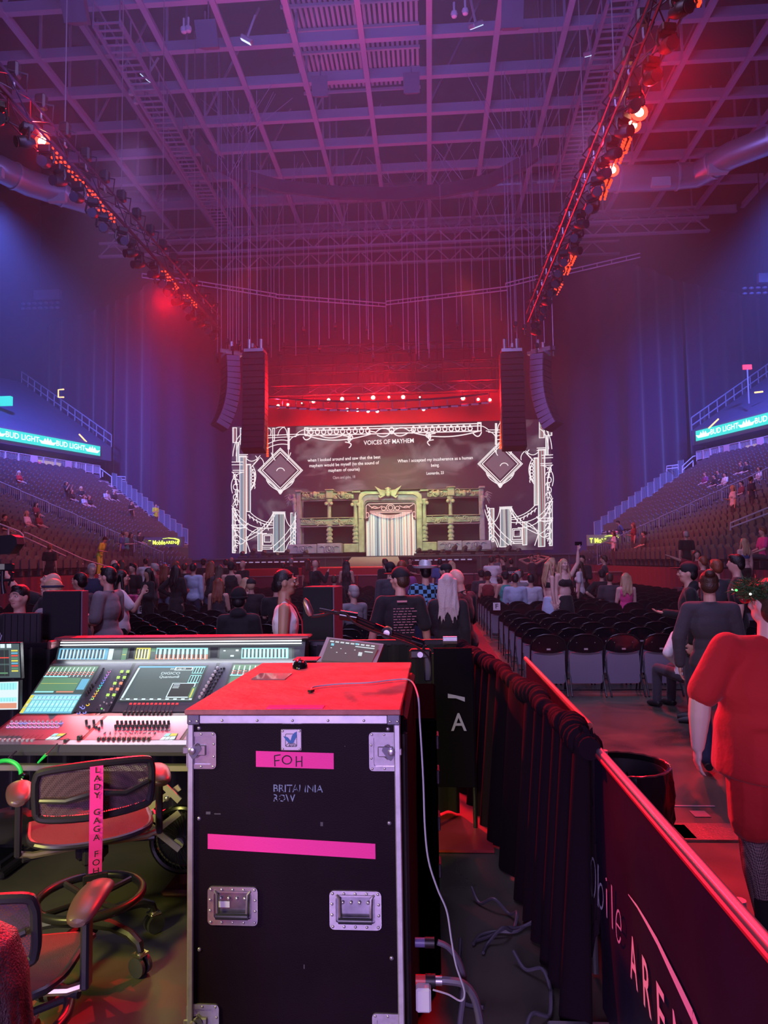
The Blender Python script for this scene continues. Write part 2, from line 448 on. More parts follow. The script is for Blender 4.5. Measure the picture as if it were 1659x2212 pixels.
# ================================================================ side stands
NR = 20
SEATC = mat('arena_seat_plastic', (0.10, 0.085, 0.12), 0.38)
STEPC = mat('stand_concrete', (0.075, 0.065, 0.095), 0.75, noise=0.2, nscale=2)
EDGEC = mat('step_edge_white', (0.62, 0.6, 0.66), 0.6)
HB = [(12.0, 11.9), (36.0, 10.7), (43.2, 10.2)]     # (Y, half width) of the bottom row line
HT = [(12.0, 27.0), (36.0, 25.7), (50.5, 20.75)]    # of the top row line
def bank(sg, t, j):
    i = 0 if t < 1 else 1; f = t - i
    yb, hb = lerp(HB[i][0], HB[i + 1][0], f), lerp(HB[i][1], HB[i + 1][1], f)
    yt, ht = lerp(HT[i][0], HT[i + 1][0], f), lerp(HT[i][1], HT[i + 1][1], f)
    q = j / NR
    return V((XC + sg * lerp(hb, ht, q), lerp(yb, yt, q), 1.3 + 0.33 * j))
TS = [k / 6 for k in range(13)]
def seat_mesh():
    mb = MB()
    prof = [(-.22, .44), (-.235, .62), (-.22, .78), (-.14, .86), (0, .88), (.14, .86), (.22, .78), (.235, .62), (.22, .44)]
    def pan(y0, y1, pr, bulge):
        n = len(pr); vs = []
        for (x, z) in pr: vs.append((x, y0 - bulge * (1 - (x / .24) ** 2), z))
        for (x, z) in pr: vs.append((x, y1 - bulge * (1 - (x / .24) ** 2), z))
        fs = [tuple(range(n)), tuple(range(n, 2 * n))[::-1]] + [(i, n + i, n + (i + 1) % n, (i + 1) % n) for i in range(n)]
        mb.add(vs, fs)
    pan(-.10, -.06, prof, .04)
    pan(.06, .12, [(-.21, .40), (-.22, .70), (-.15, .76), (.15, .76), (.22, .70), (.21, .40)], -.03)
    mb.box((-.25, 0, .5), (.03, .22, .1)); mb.box((0, 0, .3), (.06, .1, .3))
    return mb
seat_me = seat_mesh().mesh('stadium_chair', SEATC)
seat_small = MB().add(seat_mesh().v, seat_mesh().f)
allseats = []
for sg in (-1, 1):
    nm = 'left' if sg < 0 else 'right'
    mb = MB()
    for j in range(NR):
        for a, b in zip(TS, TS[1:]):
            if j < 5 and b > 1.51: continue
            p0, p1, q0, q1 = bank(sg, a, j), bank(sg, b, j), bank(sg, a, j + 1), bank(sg, b, j + 1)
            z = p0.z
            mb.quad(p0, p1, (q1.x, q1.y, z), (q0.x, q0.y, z)); mb.quad((q0.x, q0.y, z), (q1.x, q1.y, z), q1, q0)
    for a, b in zip(TS, TS[1:]):    # front wall
        jj = 0 if b < 1.51 else 5; p0, p1 = bank(sg, a, jj), bank(sg, b, jj); mb.quad((p0.x, p0.y, 0.02), (p1.x, p1.y, 0.02), p1, p0)
    for j in range(NR):             # end wall to the stage
        tt = 1.5 if j < 5 else 2; p, q = bank(sg, tt, j), bank(sg, tt, j + 1); mb.quad((p.x, p.y, 0.02), (q.x, q.y, 0.02), (q.x, q.y, p.z), p)
    stand = thing('seating_stand', 'stepped concrete stand for the arena seats on the %s side of the hall' % nm, 'stand')
    mb.obj('terrace', STEPC, stand, smooth=False)
    # stairs at the stage end and on the mid aisle, with white nosings
    for t0, t1, nmx in ((1.86, 1.99, 'stair_end'), (0.975, 1.03, 'stair_aisle')):
        mb = MB()
        for j in range(5 if t0 > 1.5 else 0, NR):
            for h in (0, .5):
                p, q = bank(sg, t0, j + h), bank(sg, t1, j + h); u = (bank(sg, t0, j + h + .5) - p); u.z = 0
                z = 1.3 + .33 * j + h * .33 + .03
                mb.add([(p.x, p.y, z), (q.x, q.y, z), (q.x + u.x, q.y + u.y, z), (p.x + u.x, p.y + u.y, z)], [(0, 1, 2, 3)])
                mb.add([(p.x, p.y, z), (q.x, q.y, z), (q.x, q.y, z - .2), (p.x, p.y, z - .2)], [(0, 1, 2, 3)])
        mb.obj('stair', EDGEC if t0 > 1.5 else STEPC, stand, smooth=False)
    # seats
    for j in range(NR):
        for (ta, tb) in ((0.02, 0.96), (1.045, 1.85)):
            # walk along the row
            n = 400; last = None; acc = 0; ks = 0
            prev = bank(sg, ta, j + .45)
            for k in range(1, n + 1):
                t = lerp(ta, tb, k / n); p = bank(sg, t, j + .45); acc += (p - prev).length; prev = p
                if acc >= .53:
                    acc -= .53
                    d = bank(sg, t, 0) - bank(sg, t, NR)
                    pos = V((p.x, p.y, 1.3 + .33 * j))
                    pr = proj(pos + V((0, 0, .6)))
                    if pr is None or not (-40 < pr[0] < 1700): continue
                    if pos.y < 17 or (j < 5 and t > (1.47 if j < 3 else 1.3)): continue
                    allseats.append((pos, math.atan2(-d.x, d.y), sg, j, ks, pr, ta)); ks += 1
vis = [s for s in allseats if 0 < s[5][0] < 1659 and not (s[2] > 0 and s[0].y < 23.0) and not (s[2] < 0 and s[0].y < 22.0)]
vis.sort(key=lambda s: s[0].length)
near = vis[:300]; ids = set(id(s) for s in near)
for s in near:
    o = bpy.data.objects.new('stadium_chair', seat_me); col.objects.link(o); o.location = s[0]; o.rotation_euler = (0, 0, s[1])
    tag(o, 'tip-up stadium chair in the %s stand, %s row up, %s along the %s block' % ('left' if s[2] < 0 else 'right', nth(s[3]), nth(s[4]), 'near' if s[6] < 1 else 'far'), 'stadium chair', 'tip-up chairs of the side stands')
import numpy as np
def stuff_mesh(name, mb, places, m, label, cat):
    vv = np.array(mb.v); nf = len(mb.f); out = []; fs = []
    base = 0
    for pos, rz in places:
        c, s_ = math.cos(rz), math.sin(rz)
        R = np.array([[c, s_, 0], [-s_, c, 0], [0, 0, 1]])
        out.append(vv @ R + np.array(pos))
        fs.extend([tuple(i + base for i in f) for f in mb.f]); base += len(mb.v)
    me = bpy.data.meshes.new(name); me.from_pydata(np.vstack(out).tolist(), [], fs); me.materials.append(m)
    me.polygons.foreach_set('use_smooth', [True] * len(me.polygons)); me.set_sharp_from_angle(angle=0.7)
    o = bpy.data.objects.new(name, me); col.objects.link(o)
    return tag(o, label, cat, kind='stuff')
stuff_mesh('stadium_seating', seat_mesh(), [(s[0], s[1]) for s in allseats if id(s) not in ids], SEATC, 'rest of the tip-up seats filling both side stands', 'seats')

# railings, fascia, ribbon boards on both sides
def rail_panel(P, Q, h=1.0, posts=True, n=None, r=.022, bars=True):
    mb = MB(); P, Q = V(P), V(Q); up = V((0, 0, h))
    mb.tube([P, P + up, Q + up, Q], r * 1.3, 6)
    mb.tube([P + V((0, 0, .1)), Q + V((0, 0, .1))], r, 6)
    n = n or max(3, int((Q - P).length / .16))
    if bars:
        for k in range(1, n):
            a = P.lerp(Q, k / n); mb.tube([a + V((0, 0, .1)), a + up], r * .55, 4)
    return mb
RB = glow('ribbon_led_teal', (0.02, 0.55, 0.50), 1.7); RW = glow('ribbon_led_white', (0.75, 1.0, 1.0), 2.2)
DKB = mat('fascia_grey', (0.13, 0.13, 0.20), 0.7)
YEL = mat('concourse_light_yellow', (0.75, 0.6, 0.2), 0.8, emit=(1.0, 0.72, 0.16), estr=0.55)  # light of the room behind put into a glowing panel
PINK = glow('sign_pink', (0.9, 0.05, 0.25), 0.8)
for sg in (-1, 1):
    nm = 'left' if sg < 0 else 'right'
    # end-of-stand stair railing with panels
    r = thing('stair_railing', 'stepped metal railing down the stage end stairs of the %s stand' % nm, 'railing')
    for j in range(5, NR - 1):
        p = bank(sg, 1.995, j + .05); q = bank(sg, 1.995, j + .95); q.z = p.z + .12
        mb = rail_panel(p, q, 1.0, n=6)
        po = mb.obj('rail_panel', RAILM, r, smooth=False)
        MB().quad(p + V((0, 0, .12)), q + V((0, 0, .12)), q + V((0, 0, .95)), p + V((0, 0, .95))).obj('mesh_infill', mat('rail_mesh_dark', (.07, .07, .10), .7), po, smooth=False)
    # aisle railing at t = 1
    r = thing('aisle_railing', 'long sloping picket railing down the middle aisle of the %s stand' % nm, 'railing')
    for j in range(0, NR - 1, 2):
        p = bank(sg, 0.965, j); q = bank(sg, 0.965, j + 1.95); q.z = p.z + .62
        rail_panel(p, q, 1.05, n=14).obj('rail_panel', RAILM, r, smooth=False)
    # ledge above the top row with fence
    N = 12; pts = [bank(sg, t, NR) for t in (1.0, 1.12, 1.25, 1.375, 1.5, 1.625, 1.75, 1.86, 1.95)]
    mb = MB(); inw = 0.0
    for a, b in zip(pts, pts[1:]):
        mb.quad(a, b, b + V((0, 0, .32)), a + V((0, 0, .32)))
        oa = V((sg * 5.0, 1.6, .32)); mb.quad(a + V((0, 0, .32)), b + V((0, 0, .32)), b + oa, a + oa)
    tag(mb.obj('concourse_ledge', mat('ledge_purple', (0.16, 0.12, 0.20), 0.7), smooth=False), 'low concrete ledge above the top row of the %s stand' % nm, 'ledge')
    r = thing('concourse_fence', 'white picket fence panels along the ledge above the %s stand' % nm, 'fence')
    for i, (a, b) in enumerate(zip(pts, pts[1:])):
        m2 = a.lerp(b, .5)
        for p, q in ((a, m2), (m2, b)):
            p2, q2 = p.lerp(q, .04), p.lerp(q, .96)
            rail_panel(p2 + V((0, 0, .32)), q2 + V((0, 0, .32)), .66, n=9, r=.025).obj('fence_panel', mat('fence_white', (0.62, 0.55, 0.66), 0.5), r, smooth=False)
    # white sign boards and section number
    p = pts[7].lerp(pts[6], .5) + V((0, 0, .7))
    for i, f in enumerate((.3, .62)):
        c = pts[8].lerp(pts[3], f); u = (pts[3] - pts[8]).normalized(); mb = MB()
        mb.add([c + V((0, 0, .36)), c + u * .55 + V((0, 0, .36)), c + u * .55 + V((0, 0, .96)), c + V((0, 0, .96))], [(0, 1, 2, 3)])
        for v in range(4): mb.v[v] = tuple(V(mb.v[v]) + V((-sg * .08, -.1, 0)))
        tag(mb.obj('fence_board', mat('board_pale', (0.62, 0.50, 0.62), 0.6), smooth=False), 'pale board hung on the fence above the %s stand, %s from the stage' % (nm, nth(i)), 'board', 'pale boards on the fences')
    # back wall of the concourse, opening lit yellow, columns, fascia, ribbon
    def off(p, d, z): return V((p.x + sg * d, p.y + d * .35, z))
    zt = 7.9 + .32
    mb = MB()
    A, B = pts[0], pts[-1]; ext = A + (A - B) * .35
    mb.quad(off(ext, 4.2, zt), off(B, 4.2, zt), off(B, 4.2, zt + 3), off(ext, 4.2, zt + 3))
    tag(mb.obj('concourse_wall', mat('concourse_dark', (0.02, 0.02, 0.05), 0.8), smooth=False), 'dark back wall of the concourse behind the %s stand' % nm, 'wall', kind='structure')
    mb = MB(); f0, f1 = (.84, 1.02) if sg < 0 else (.90, 1.0)
    C0, C1 = A.lerp(B, f0), A.lerp(B, f1)
    mb.quad(off(C0, 3.9, zt), off(C1, 3.9, zt), off(C1, 3.9, zt + 1.6), off(C0, 3.9, zt + 1.6))
    tag(mb.obj('lit_doorway', YEL, smooth=False), 'yellow lit opening to the concourse above the %s stand' % nm, 'doorway')
    if sg < 0:
        c = AY(75, 1006, 47.3); mb = MB(); mb.box(c, (.9, .04, .6), rz=.9)
        s = mb.obj('section_sign', PINK, smooth=False); tag(s, 'pink section sign with a white 3 on the left fence', 'sign')
        text_mb('3', .5, Matrix.Translation(c + V((.035, -.035, 0))) @ Matrix.Rotation(.9, 4, 'Z') @ Matrix.Rotation(PI / 2, 4, 'X')).obj('numeral', glow('led_white', (1, .95, 1), 1.2), s, smooth=False)
    # fascia slab over the concourse
    slab0, slab1 = off(ext, .2, 0), off(B, .2, 0)
    FZ0, FZ1 = (9.40, 11.6)
    d = (slab1 - slab0).normalized()
    tip = slab1 + d * (1.3 if sg < 0 else .6)
    r = thing('balcony_fascia', 'grey balcony front over the concourse of the %s stand' % nm, 'balcony')
    mb = MB(); w = V((sg * 4.2, 1.5, 0))
    for z0, z1 in ((FZ0, FZ0 + 1.05),):
        q = [V((slab0.x, slab0.y, 0)), V((tip.x, tip.y, 0)), V((tip.x, tip.y, 0)) + w, V((slab0.x, slab0.y, 0)) + w]
        mb.add([p + V((0, 0, z0)) for p in q] + [p + V((0, 0, z1)) for p in q], [(0, 1, 2, 3), (4, 7, 6, 5), (0, 4, 5, 1), (1, 5, 6, 2), (2, 6, 7, 3), (3, 7, 4, 0)])
    mb.obj('slab', DKB, r, smooth=False)
    cpos = V((slab1.x, slab1.y, 0)) + w * .5
    MB().box((cpos.x, cpos.y, (zt + FZ0) / 2), (1.2, 1.2, FZ0 - zt + .02)).obj('pillar', DKB, r, smooth=False)
    # upper tier: sloping parapet rising outward
    mb = MB(); U0 = V((tip.x, tip.y, FZ0 + 1.05)); U1 = U0 + V((sg * 9.5, 4.2, 6.2)); back = (slab0 - slab1).normalized() * 1.3
    mb.add([U0, U0 + back, U1 + back, U1, U0 - V((0, 0, .6)), U1 - V((0, 0, .9))], [(0, 1, 2, 3), (0, 3, 5, 4)])
    q0 = U0 + (slab0 - slab1) * 1.0; q1 = q0 + V((sg * 9.5, 4.2, 5.0))
    mb.quad(U0 + back, q0, q1, U1 + back)
    mb.obj('upper_stair', mat('upper_tier', (0.07, 0.07, 0.12), 0.8), r, smooth=False)
    rr = MB()
    for s0 in (0, 1):
        rr.tube([U0 + V((0, 0, .35 + .55 * s0)), U1 + V((0, 0, .35 + .55 * s0))], .05, 6)
    for k in range(14):
        p = U0.lerp(U1, k / 13); rr.tube([p, p + V((0, 0, .9))], .04, 5)
    tag(rr.obj('upper_railing', RAILM, smooth=False), 'stair railing climbing beside the upper tier on the %s side' % nm, 'railing')
    # ribbon display
    rb = thing('ribbon_display', 'glowing teal ribbon screen with white crowns and lettering on the %s balcony front' % nm, 'led display')
    mb = MB(); e0, e1 = slab0 + d * 0, slab1 + d * .2; face = V((-sg * .06, -.12, 0))
    zr0, zr1 = FZ0 + .22, FZ0 + .92
    mb.quad(e0 + face + V((0, 0, zr0)), e1 + face + V((0, 0, zr0)), e1 + face + V((0, 0, zr1)), e0 + face + V((0, 0, zr1)))
    mb.obj('screen', RB, rb, smooth=False)
    L = (e1 - e0).length; ang = math.atan2(d.y, d.x) + (0 if sg < 0 else PI)
    s_from = 0.75; k = 0
    while s_from < 16:
        c = e1 - d * s_from + face * 1.5; Mx = Matrix.Translation((c.x, c.y, (zr0 + zr1) / 2)) @ Matrix.Rotation(ang, 4, 'Z') @ Matrix.Rotation(PI / 2, 4, 'X')
        if k % 2 == 0:
            mb = MB(); mb.prism([(-.5, -.18), (.5, -.18), (.72, .05), (.36, -.02), (.22, .2), (.1, 0), (0, .27), (-.1, 0), (-.22, .2), (-.36, -.02), (-.72, .05)], 0, .01, Mx); mb.obj('crown_mark', RW, rb, smooth=False)
            s_from += 1.95
        else:
            t = text_mb('BUD LIGHT', .5, Mx, xs=1.0); t.obj('lettering', RW, rb, smooth=False)
            s_from += 1.95
        k += 1
    if sg < 0:
        c0 = AY(-60, 850, 46); c1 = AY(25, 866, 46)
        mb = MB(); mb.box(((c0.x + c1.x) / 2, 46, c1.z), (c1.x - c0.x, .3, .62))
        tag(mb.obj('ribbon_display', RB, smooth=False), 'short glowing teal ribbon screen higher up at the left edge', 'led display')
    # suite level lights
# small orange and red fittings high up
def poly_lamp(name, label, cat, pts, r, m):
    mb = MB(); mb.tube([AY(*p) for p in pts], r, 6); return tag(mb.obj(name, m), label, cat)
ORG = glow('warm_lamp', (1.0, 0.5, 0.15), 3.0)
poly_lamp('strip_lamp', 'orange bracket-shaped strip lamp high on the left upper tier', 'lamp', [(138, 841, 52), (126, 842, 52), (126, 858, 52), (138, 858, 52)], .05, ORG)
poly_lamp('strip_lamp', 'short orange strip lamp beside the left balcony stairs', 'lamp', [(171, 938, 49), (187, 955, 49)], .05, ORG)
poly_lamp('strip_lamp', 'short orange strip lamp beside the right balcony stairs', 'lamp', [(1531, 925, 47), (1552, 905, 47)], .05, ORG)
poly_lamp('strip_lamp', 'short orange strip lamp under the right upper tier', 'lamp', [(1630, 848, 47), (1648, 846, 47)], .05, ORG)
c = AY(1614, 793, 47); tag(MB().box(c, (.55, .1, .3)).obj('exit_sign', glow('exit_red', (1, .03, .05), 2.5)), 'small red glowing sign on a post above the right upper tier', 'sign')
tag(MB().cyl(c - V((0, 0, .15)), c - V((0, 0, 2.4)), .05, 6).obj('sign_post', RAILM), 'thin post under the small red sign on the right', 'post')
# railings at the top corner of the stands and near vomitory rails
WR = mat('white_rail', (0.62, 0.62, 0.78), 0.4)
def pipe_rail(label, loops, r=.035):
    root = thing('hand_rail', label, 'railing')
    for k, lp in enumerate(loops):
        MB().tube([AY(*p) for p in lp], r, 6).obj('rail', WR, root)
pipe_rail('white pipe handrail at the top corner of the left stand', [[(217, 1032, 49), (217, 1012, 49), (241, 1030, 48.5), (241, 1052, 48.5)], [(222, 1030, 49), (222, 1018, 49)]])
pipe_rail('small white pipe barrier beside the left stand top', [[(250, 1040, 50), (250, 1029, 50), (271, 1030, 50), (271, 1041, 50), (250, 1040, 50)], [(250, 1035, 50), (271, 1036, 50)]])
pipe_rail('white pipe handrail at the top corner of the right stand', [[(1474, 1026, 47), (1474, 1007, 47), (1497, 986, 48), (1502, 985, 48)], [(1474, 1016, 47), (1497, 995, 48), (1497, 1008, 48)]])
pipe_rail('small white pipe barrier beside the right stand top', [[(1440, 1018, 49), (1440, 1007, 49), (1465, 1004, 49), (1465, 1015, 49)], [(1440, 1013, 49), (1465, 1010, 49)]])
pipe_rail('bright pipe handrail above the near seats at the right edge', [[(1578, 1146, 25), (1578, 1130, 25), (1700, 1080, 24)], [(1578, 1140, 25), (1700, 1094, 24)], [(1614, 1132, 24.8), (1614, 1116, 24.8)], [(1650, 1118, 24.5), (1650, 1102, 24.5)]], .03)
pipe_rail('bright pipe handrail beside the camera at the left edge', [[(-40, 1118, 24), (0, 1132, 24), (42, 1148, 24.4), (50, 1156, 24.4), (51, 1172, 24.4)], [(18, 1138, 24.2), (18, 1156, 24.2)]], .03)
pipe_rail('long handrail sloping down over the near left seats', [[(52, 1150, 26), (60, 1152, 26), (180, 1208, 28), (260, 1232, 30)], [(52, 1160, 26), (180, 1219, 28)]], .025)
pipe_rail('long handrail sloping down to the floor at the far right stand', [[(1262, 1205, 40), (1300, 1190, 39), (1345, 1172, 38)], [(1262, 1213, 40), (1345, 1182, 38)]], .035)
pipe_rail('long handrail sloping down to the floor at the far left stand', [[(370, 1221, 38), (330, 1208, 38), (285, 1192, 38)], [(370, 1226, 38), (285, 1200, 38)]], .035)
# arena name signs
NEON = glow('sign_lime', (0.75, 1.0, 0.08), 2.6)
def arena_sign(x0, y0, x1, y1, Y, label, tlt, board):
    r = thing('arena_sign', label, 'sign', AY((x0 + x1) / 2, (y0 + y1) / 2, Y))
    W = (x1 - x0) * Y / FPX; H = (y1 - y0) * Y / FPX
    MB().box((0, .1, 0), (W, .15, H)).obj('board', board, r, smooth=False)
    Mx = Matrix.Translation((-W * .17, -.02, -H * .06)) @ Matrix.Rotation(tlt, 4, 'Y') @ Matrix.Rotation(PI / 2, 4, 'X')
    text_mb('T Mobile', H * .62, Mx, xs=.78).obj('lettering', NEON, r, smooth=False)
    Mx = Matrix.Translation((W * .22, -.02, -H * .06)) @ Matrix.Rotation(tlt, 4, 'Y') @ Matrix.Rotation(PI / 2, 4, 'X')
    text_mb('ARENA', H * .42, Mx, xs=1.0).obj('lettering', NEON, r, smooth=False)
    mb = MB(); P = [(-.02 * W, H * .33), (.12 * W, H * .40), (.28 * W, H * .33), (.39 * W, H * .2), (.385 * W, 0), (.36 * W, -H * .3)]
    for (a, b), (c, d), w in zip(P, P[1:], (.02, .04, .06, .07, .05)): mb.beam((a, -.03, b), (c, -.03, d), .02, w)
    mb.obj('swoosh', NEON, r)
    return r
arena_sign(309, 1160, 398, 1182, 39.4, 'lime lettered arena name sign at the foot of the left stand', 0, mat('sign_board', (0.12, 0.10, 0.17), .6))
arena_sign(1270, 1155, 1346, 1178, 39.4, 'lime lettered arena name sign at the foot of the right stand', 0, mat('sign_board_lit', (0.4, 0.42, 0.25), .6))
for x, y, w in ((341, 1196, 'left'), (1329, 1150, 'right')):
    c = AY(x, y, 39.3); r = tag(MB().box(c, (.24, .05, .2)).obj('exit_sign', mat('exit_board', (0.7, .5, .5), .5), smooth=False), 'small pale exit sign near the foot of the %s stand' % w, 'sign')
    text_mb('EXIT', .1, Matrix.Translation(c + V((0, -.04, 0))) @ Matrix.Rotation(PI / 2, 4, 'X')).obj('lettering', glow('exit_red', (1, .03, .05), 2.5), r, smooth=False)
# red skirted front of the near risers with rows of loose chairs
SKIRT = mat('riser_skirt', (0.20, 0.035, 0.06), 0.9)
for sg in (-1, 1):
    nm = 'left' if sg < 0 else 'right'
    mb = MB(); N = 120
    def fn(u, v, sg=sg):
        t = lerp(.2, 1.5, u); p = bank(sg, t, 0); return (p.x - sg * (.12 + .05 * math.sin(u * 420)), p.y, v * 1.42)
    mb.grid(fn, 400, 1)
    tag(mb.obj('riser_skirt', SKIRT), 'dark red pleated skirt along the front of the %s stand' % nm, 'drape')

# ================================================================ curtains behind the stage
CURT = mat('blackout_velour', (0.040, 0.018, 0.055), 0.95, sheen=0.3)
TR = [(-33, 58.5), (-24.5, 53.6), (-19.9, 49.8), (-11.2, 53.6), (-2.65, 55.2), (5.9, 53.6), (14.6, 49.8), (19.2, 53.6), (28, 58.5)]
ZT = 22.4
for i, ((x0, y0), (x1, y1)) in enumerate(zip(TR, TR[1:])):
    L = math.hypot(x1 - x0, y1 - y0); nx, ny = -(y1 - y0) / L, (x1 - x0) / L; ph = i * 1.7
    def fn(u, v):
        s = u * L; w = .22 * math.sin(s * 3.1 + ph + .8 * math.sin(s * .7)) + .16 * math.sin(s * 1.3 + ph * 2)
        w *= (.5 + .5 * (1 - v))
        return (x0 + (x1 - x0) * u + nx * w, y0 + (y1 - y0) * u + ny * w, v * (ZT - .1) + .02)
    mb = MB(); mb.grid(fn, int(L * 9), 6)
    tag(mb.obj('stage_curtain', CURT), 'tall blackout curtain behind the stage, %s panel from the left' % nth(i), 'curtain', 'blackout curtains round the stage')
TRKM = mat('track_white', (0.65, 0.6, 0.85), 0.4)
for i, ((a, ay), (b, by)) in enumerate((((307, 591), (403, 604)), ((407, 604), (598, 635)), ((596, 636), (832, 655)), ((834, 651), (1095, 619)), ((1092, 612), (1200, 585)), ((1228, 583), (1383, 547)))):
    mb = MB(); Ya = lerp(55, 49.6, min(1, abs(a - 845) / 540)); Yb = lerp(55, 49.6, min(1, abs(b - 845) / 540))
    P, Q = AY(a, ay, Ya), AY(b, by, Yb)
    mb.tube([P, Q], .045, 6); mb.tube([P - V((0, 0, .28)), Q - V((0, 0, .28))], .045, 6)
    for k in range(int((Q - P).length / 1.0) + 1): p = P.lerp(Q, min(1, k / (Q - P).length)); mb.tube([p, p - V((0, 0, .28))], .03, 4)
    tag(mb.obj('curtain_track', TRKM), 'pale two-pipe curtain track high behind the stage, %s length from the left' % nth(i), 'curtain track', 'curtain tracks')
# ================================================================ stage
YS = 50.0      # led wall plane
YF = 46.0      # facade front plane
STG = mat('stage_black', (0.014, 0.012, 0.018), 0.6)
zdeck = 2.05
r = thing('stage', 'black stage deck carrying the theatre facade in front of the video wall', 'stage', (XC, 44, 0))
MB().box((0, 2.8, zdeck / 2), (25.0, 7.6, zdeck)).obj('platform', STG, r, smooth=False)
mb = MB()
for k in range(24): mb.box((-12 + k * 1.04, -1.04, zdeck * .55), (.06, .05, zdeck * .8))
mb.box((0, -1.06, zdeck - .05), (25, .06, .1)); mb.obj('front_frame', mat('stage_edge', (.05, .045, .06), .5), r, smooth=False)
REDTOP = mat('red_deck', (0.75, 0.03, 0.03), 0.4)
pr = MB(); a = AY(700, 1221, 33.5); b = AY(790, 1216, 33.5)
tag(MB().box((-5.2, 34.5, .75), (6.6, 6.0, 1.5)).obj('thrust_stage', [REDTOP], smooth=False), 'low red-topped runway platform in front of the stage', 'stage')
RAMP = mat('grey_ramp', (0.22, 0.20, 0.24), 0.6)
x0, x1, x2, x3 = AY(760, 1200, 43).x, AY(860, 1200, 43).x, AY(745, 1220, 38).x, AY(868, 1220, 38).x
tag(MB().add([(x0, 42.9, 2.0), (x1, 42.9, 2.0), (x3, 37.6, 1.5), (x2, 37.6, 1.5), (x0, 42.9, .0), (x1, 42.9, .0), (x3, 37.6, .0), (x2, 37.6, .0)], [(0, 1, 2, 3), (3, 2, 6, 7), (0, 3, 7, 4), (1, 5, 6, 2), (0, 4, 5, 1)]).obj('stage_ramp', RAMP, smooth=False), 'grey ramp running down from the striped curtain arch', 'ramp')
# ---- led wall
def led_bg():
    m = bpy.data.materials.new('led_background'); m.use_nodes = True
    nt = m.node_tree; b = nt.nodes['Principled BSDF']; b.inputs['Base Color'].default_value = (.01, .01, .01, 1)
    tc = nt.nodes.new('ShaderNodeTexCoord'); n = nt.nodes.new('ShaderNodeTexNoise'); n.inputs['Scale'].default_value = 2.6; n.inputs['Detail'].default_value = 7; n.inputs['Distortion'].default_value = 1.2
    mp = nt.nodes.new('ShaderNodeMapping'); mp.inputs['Scale'].default_value = (.12, .12, .16)
    nt.links.new(tc.outputs['Object'], mp.inputs[0]); nt.links.new(mp.outputs[0], n.inputs['Vector'])
    cr = nt.nodes.new('ShaderNodeValToRGB'); e = cr.color_ramp.elements
    e[0].position = .5; e[0].color = (0.035, 0.012, 0.032, 1); e[1].position = .78; e[1].color = (0.35, 0.28, 0.33, 1)
    nt.links.new(n.outputs['Fac'], cr.inputs[0]); nt.links.new(cr.outputs[0], b.inputs['Emission Color']); b.inputs['Emission Strength'].default_value = 0.8
    return m
c0, c1, c2, c3 = AY(500, 1196, YS), AY(1195, 1187, YS), AY(1189, 905, YS), AY(501, 922, YS)
wall = thing('video_wall', 'huge video wall showing white line drawings of bridges and lettering behind the facade', 'video wall', ((c0.x + c1.x) / 2, YS, c0.z))
def onwall(mb, name, m, smooth=False):
    return local(wall, mb).obj(name, m, wall, smooth=smooth)
mb = MB().add([c0, c1, c2, c3] + [p + V((0, .4, 0)) for p in (c0, c1, c2, c3)], [(0, 1, 2, 3), (4, 7, 6, 5), (0, 4, 5, 1), (1, 5, 6, 2), (2, 6, 7, 3), (3, 7, 4, 0)])
onwall(mb, 'screen', led_bg())
LW = glow('led_white_line', (1, .95, .98), 1.05)
def cloud_mesh():
    return None
def stripes_mat():
    m = bpy.data.materials.new('led_stripes'); m.use_nodes = True
    nt = m.node_tree; b = nt.nodes['Principled BSDF']; b.inputs['Base Color'].default_value = (.01, .01, .01, 1)
    tc = nt.nodes.new('ShaderNodeTexCoord'); sx = nt.nodes.new('ShaderNodeSeparateXYZ'); nt.links.new(tc.outputs['Object'], sx.inputs[0])
    wn = nt.nodes.new('ShaderNodeTexWhiteNoise'); wn.noise_dimensions = '1D'
    mu = nt.nodes.new('ShaderNodeMath'); mu.operation = 'MULTIPLY'; mu.inputs[1].default_value = 11.0
    fl = nt.nodes.new('ShaderNodeMath'); fl.operation = 'FLOOR'
    nt.links.new(sx.outputs['X'], mu.inputs[0]); nt.links.new(mu.outputs[0], fl.inputs[0]); nt.links.new(fl.outputs[0], wn.inputs['W'])
    cr = nt.nodes.new('ShaderNodeValToRGB'); cr.color_ramp.interpolation = 'CONSTANT'; e = cr.color_ramp.elements
    cols = [(.0, (.75, .8, .8)), (.22, (.16, .14, .16)), (.36, (.45, .55, .52)), (.52, (.75, .72, .72)), (.66, (.35, .42, .5)), (.76, (.7, .38, .34)), (.86, (.45, .12, .14)), (.92, (.3, .45, .6))]
    e[0].color = cols[0][1] + (1,); e[1].position = cols[1][0]; e[1].color = cols[1][1] + (1,)
    for p, c in cols[2:]: q = e.new(p); q.color = c + (1,)
    nt.links.new(wn.outputs['Value'], cr.inputs[0]); nt.links.new(cr.outputs[0], b.inputs['Emission Color']); b.inputs['Emission Strength'].default_value = 0.7
    return m
LS = stripes_mat()
def strokes(lines, w, yoff=-.03, mirror=False):
    mb = MB()
    for ln in lines:
        P = [AY(x, y, YS + yoff) for x, y in ln]
        for a, b in zip(P, P[1:]):
            d = b - a
            if d.length < 1e-5: continue
            n = V((-d.z, 0, d.x)).normalized() * (w / 2); e = d.normalized() * (w * .35)
            mb.add([a - e - n, a - e + n, b + e + n, b + e - n], [(0, 1, 2, 3)])
    return mb
def arc(cx, cy, rx, ry, a0, a1, n=14):
    return [(cx + rx * math.cos(math.radians(lerp(a0, a1, k / n))), cy - ry * math.sin(math.radians(lerp(a0, a1, k / n)))) for k in range(n + 1)]
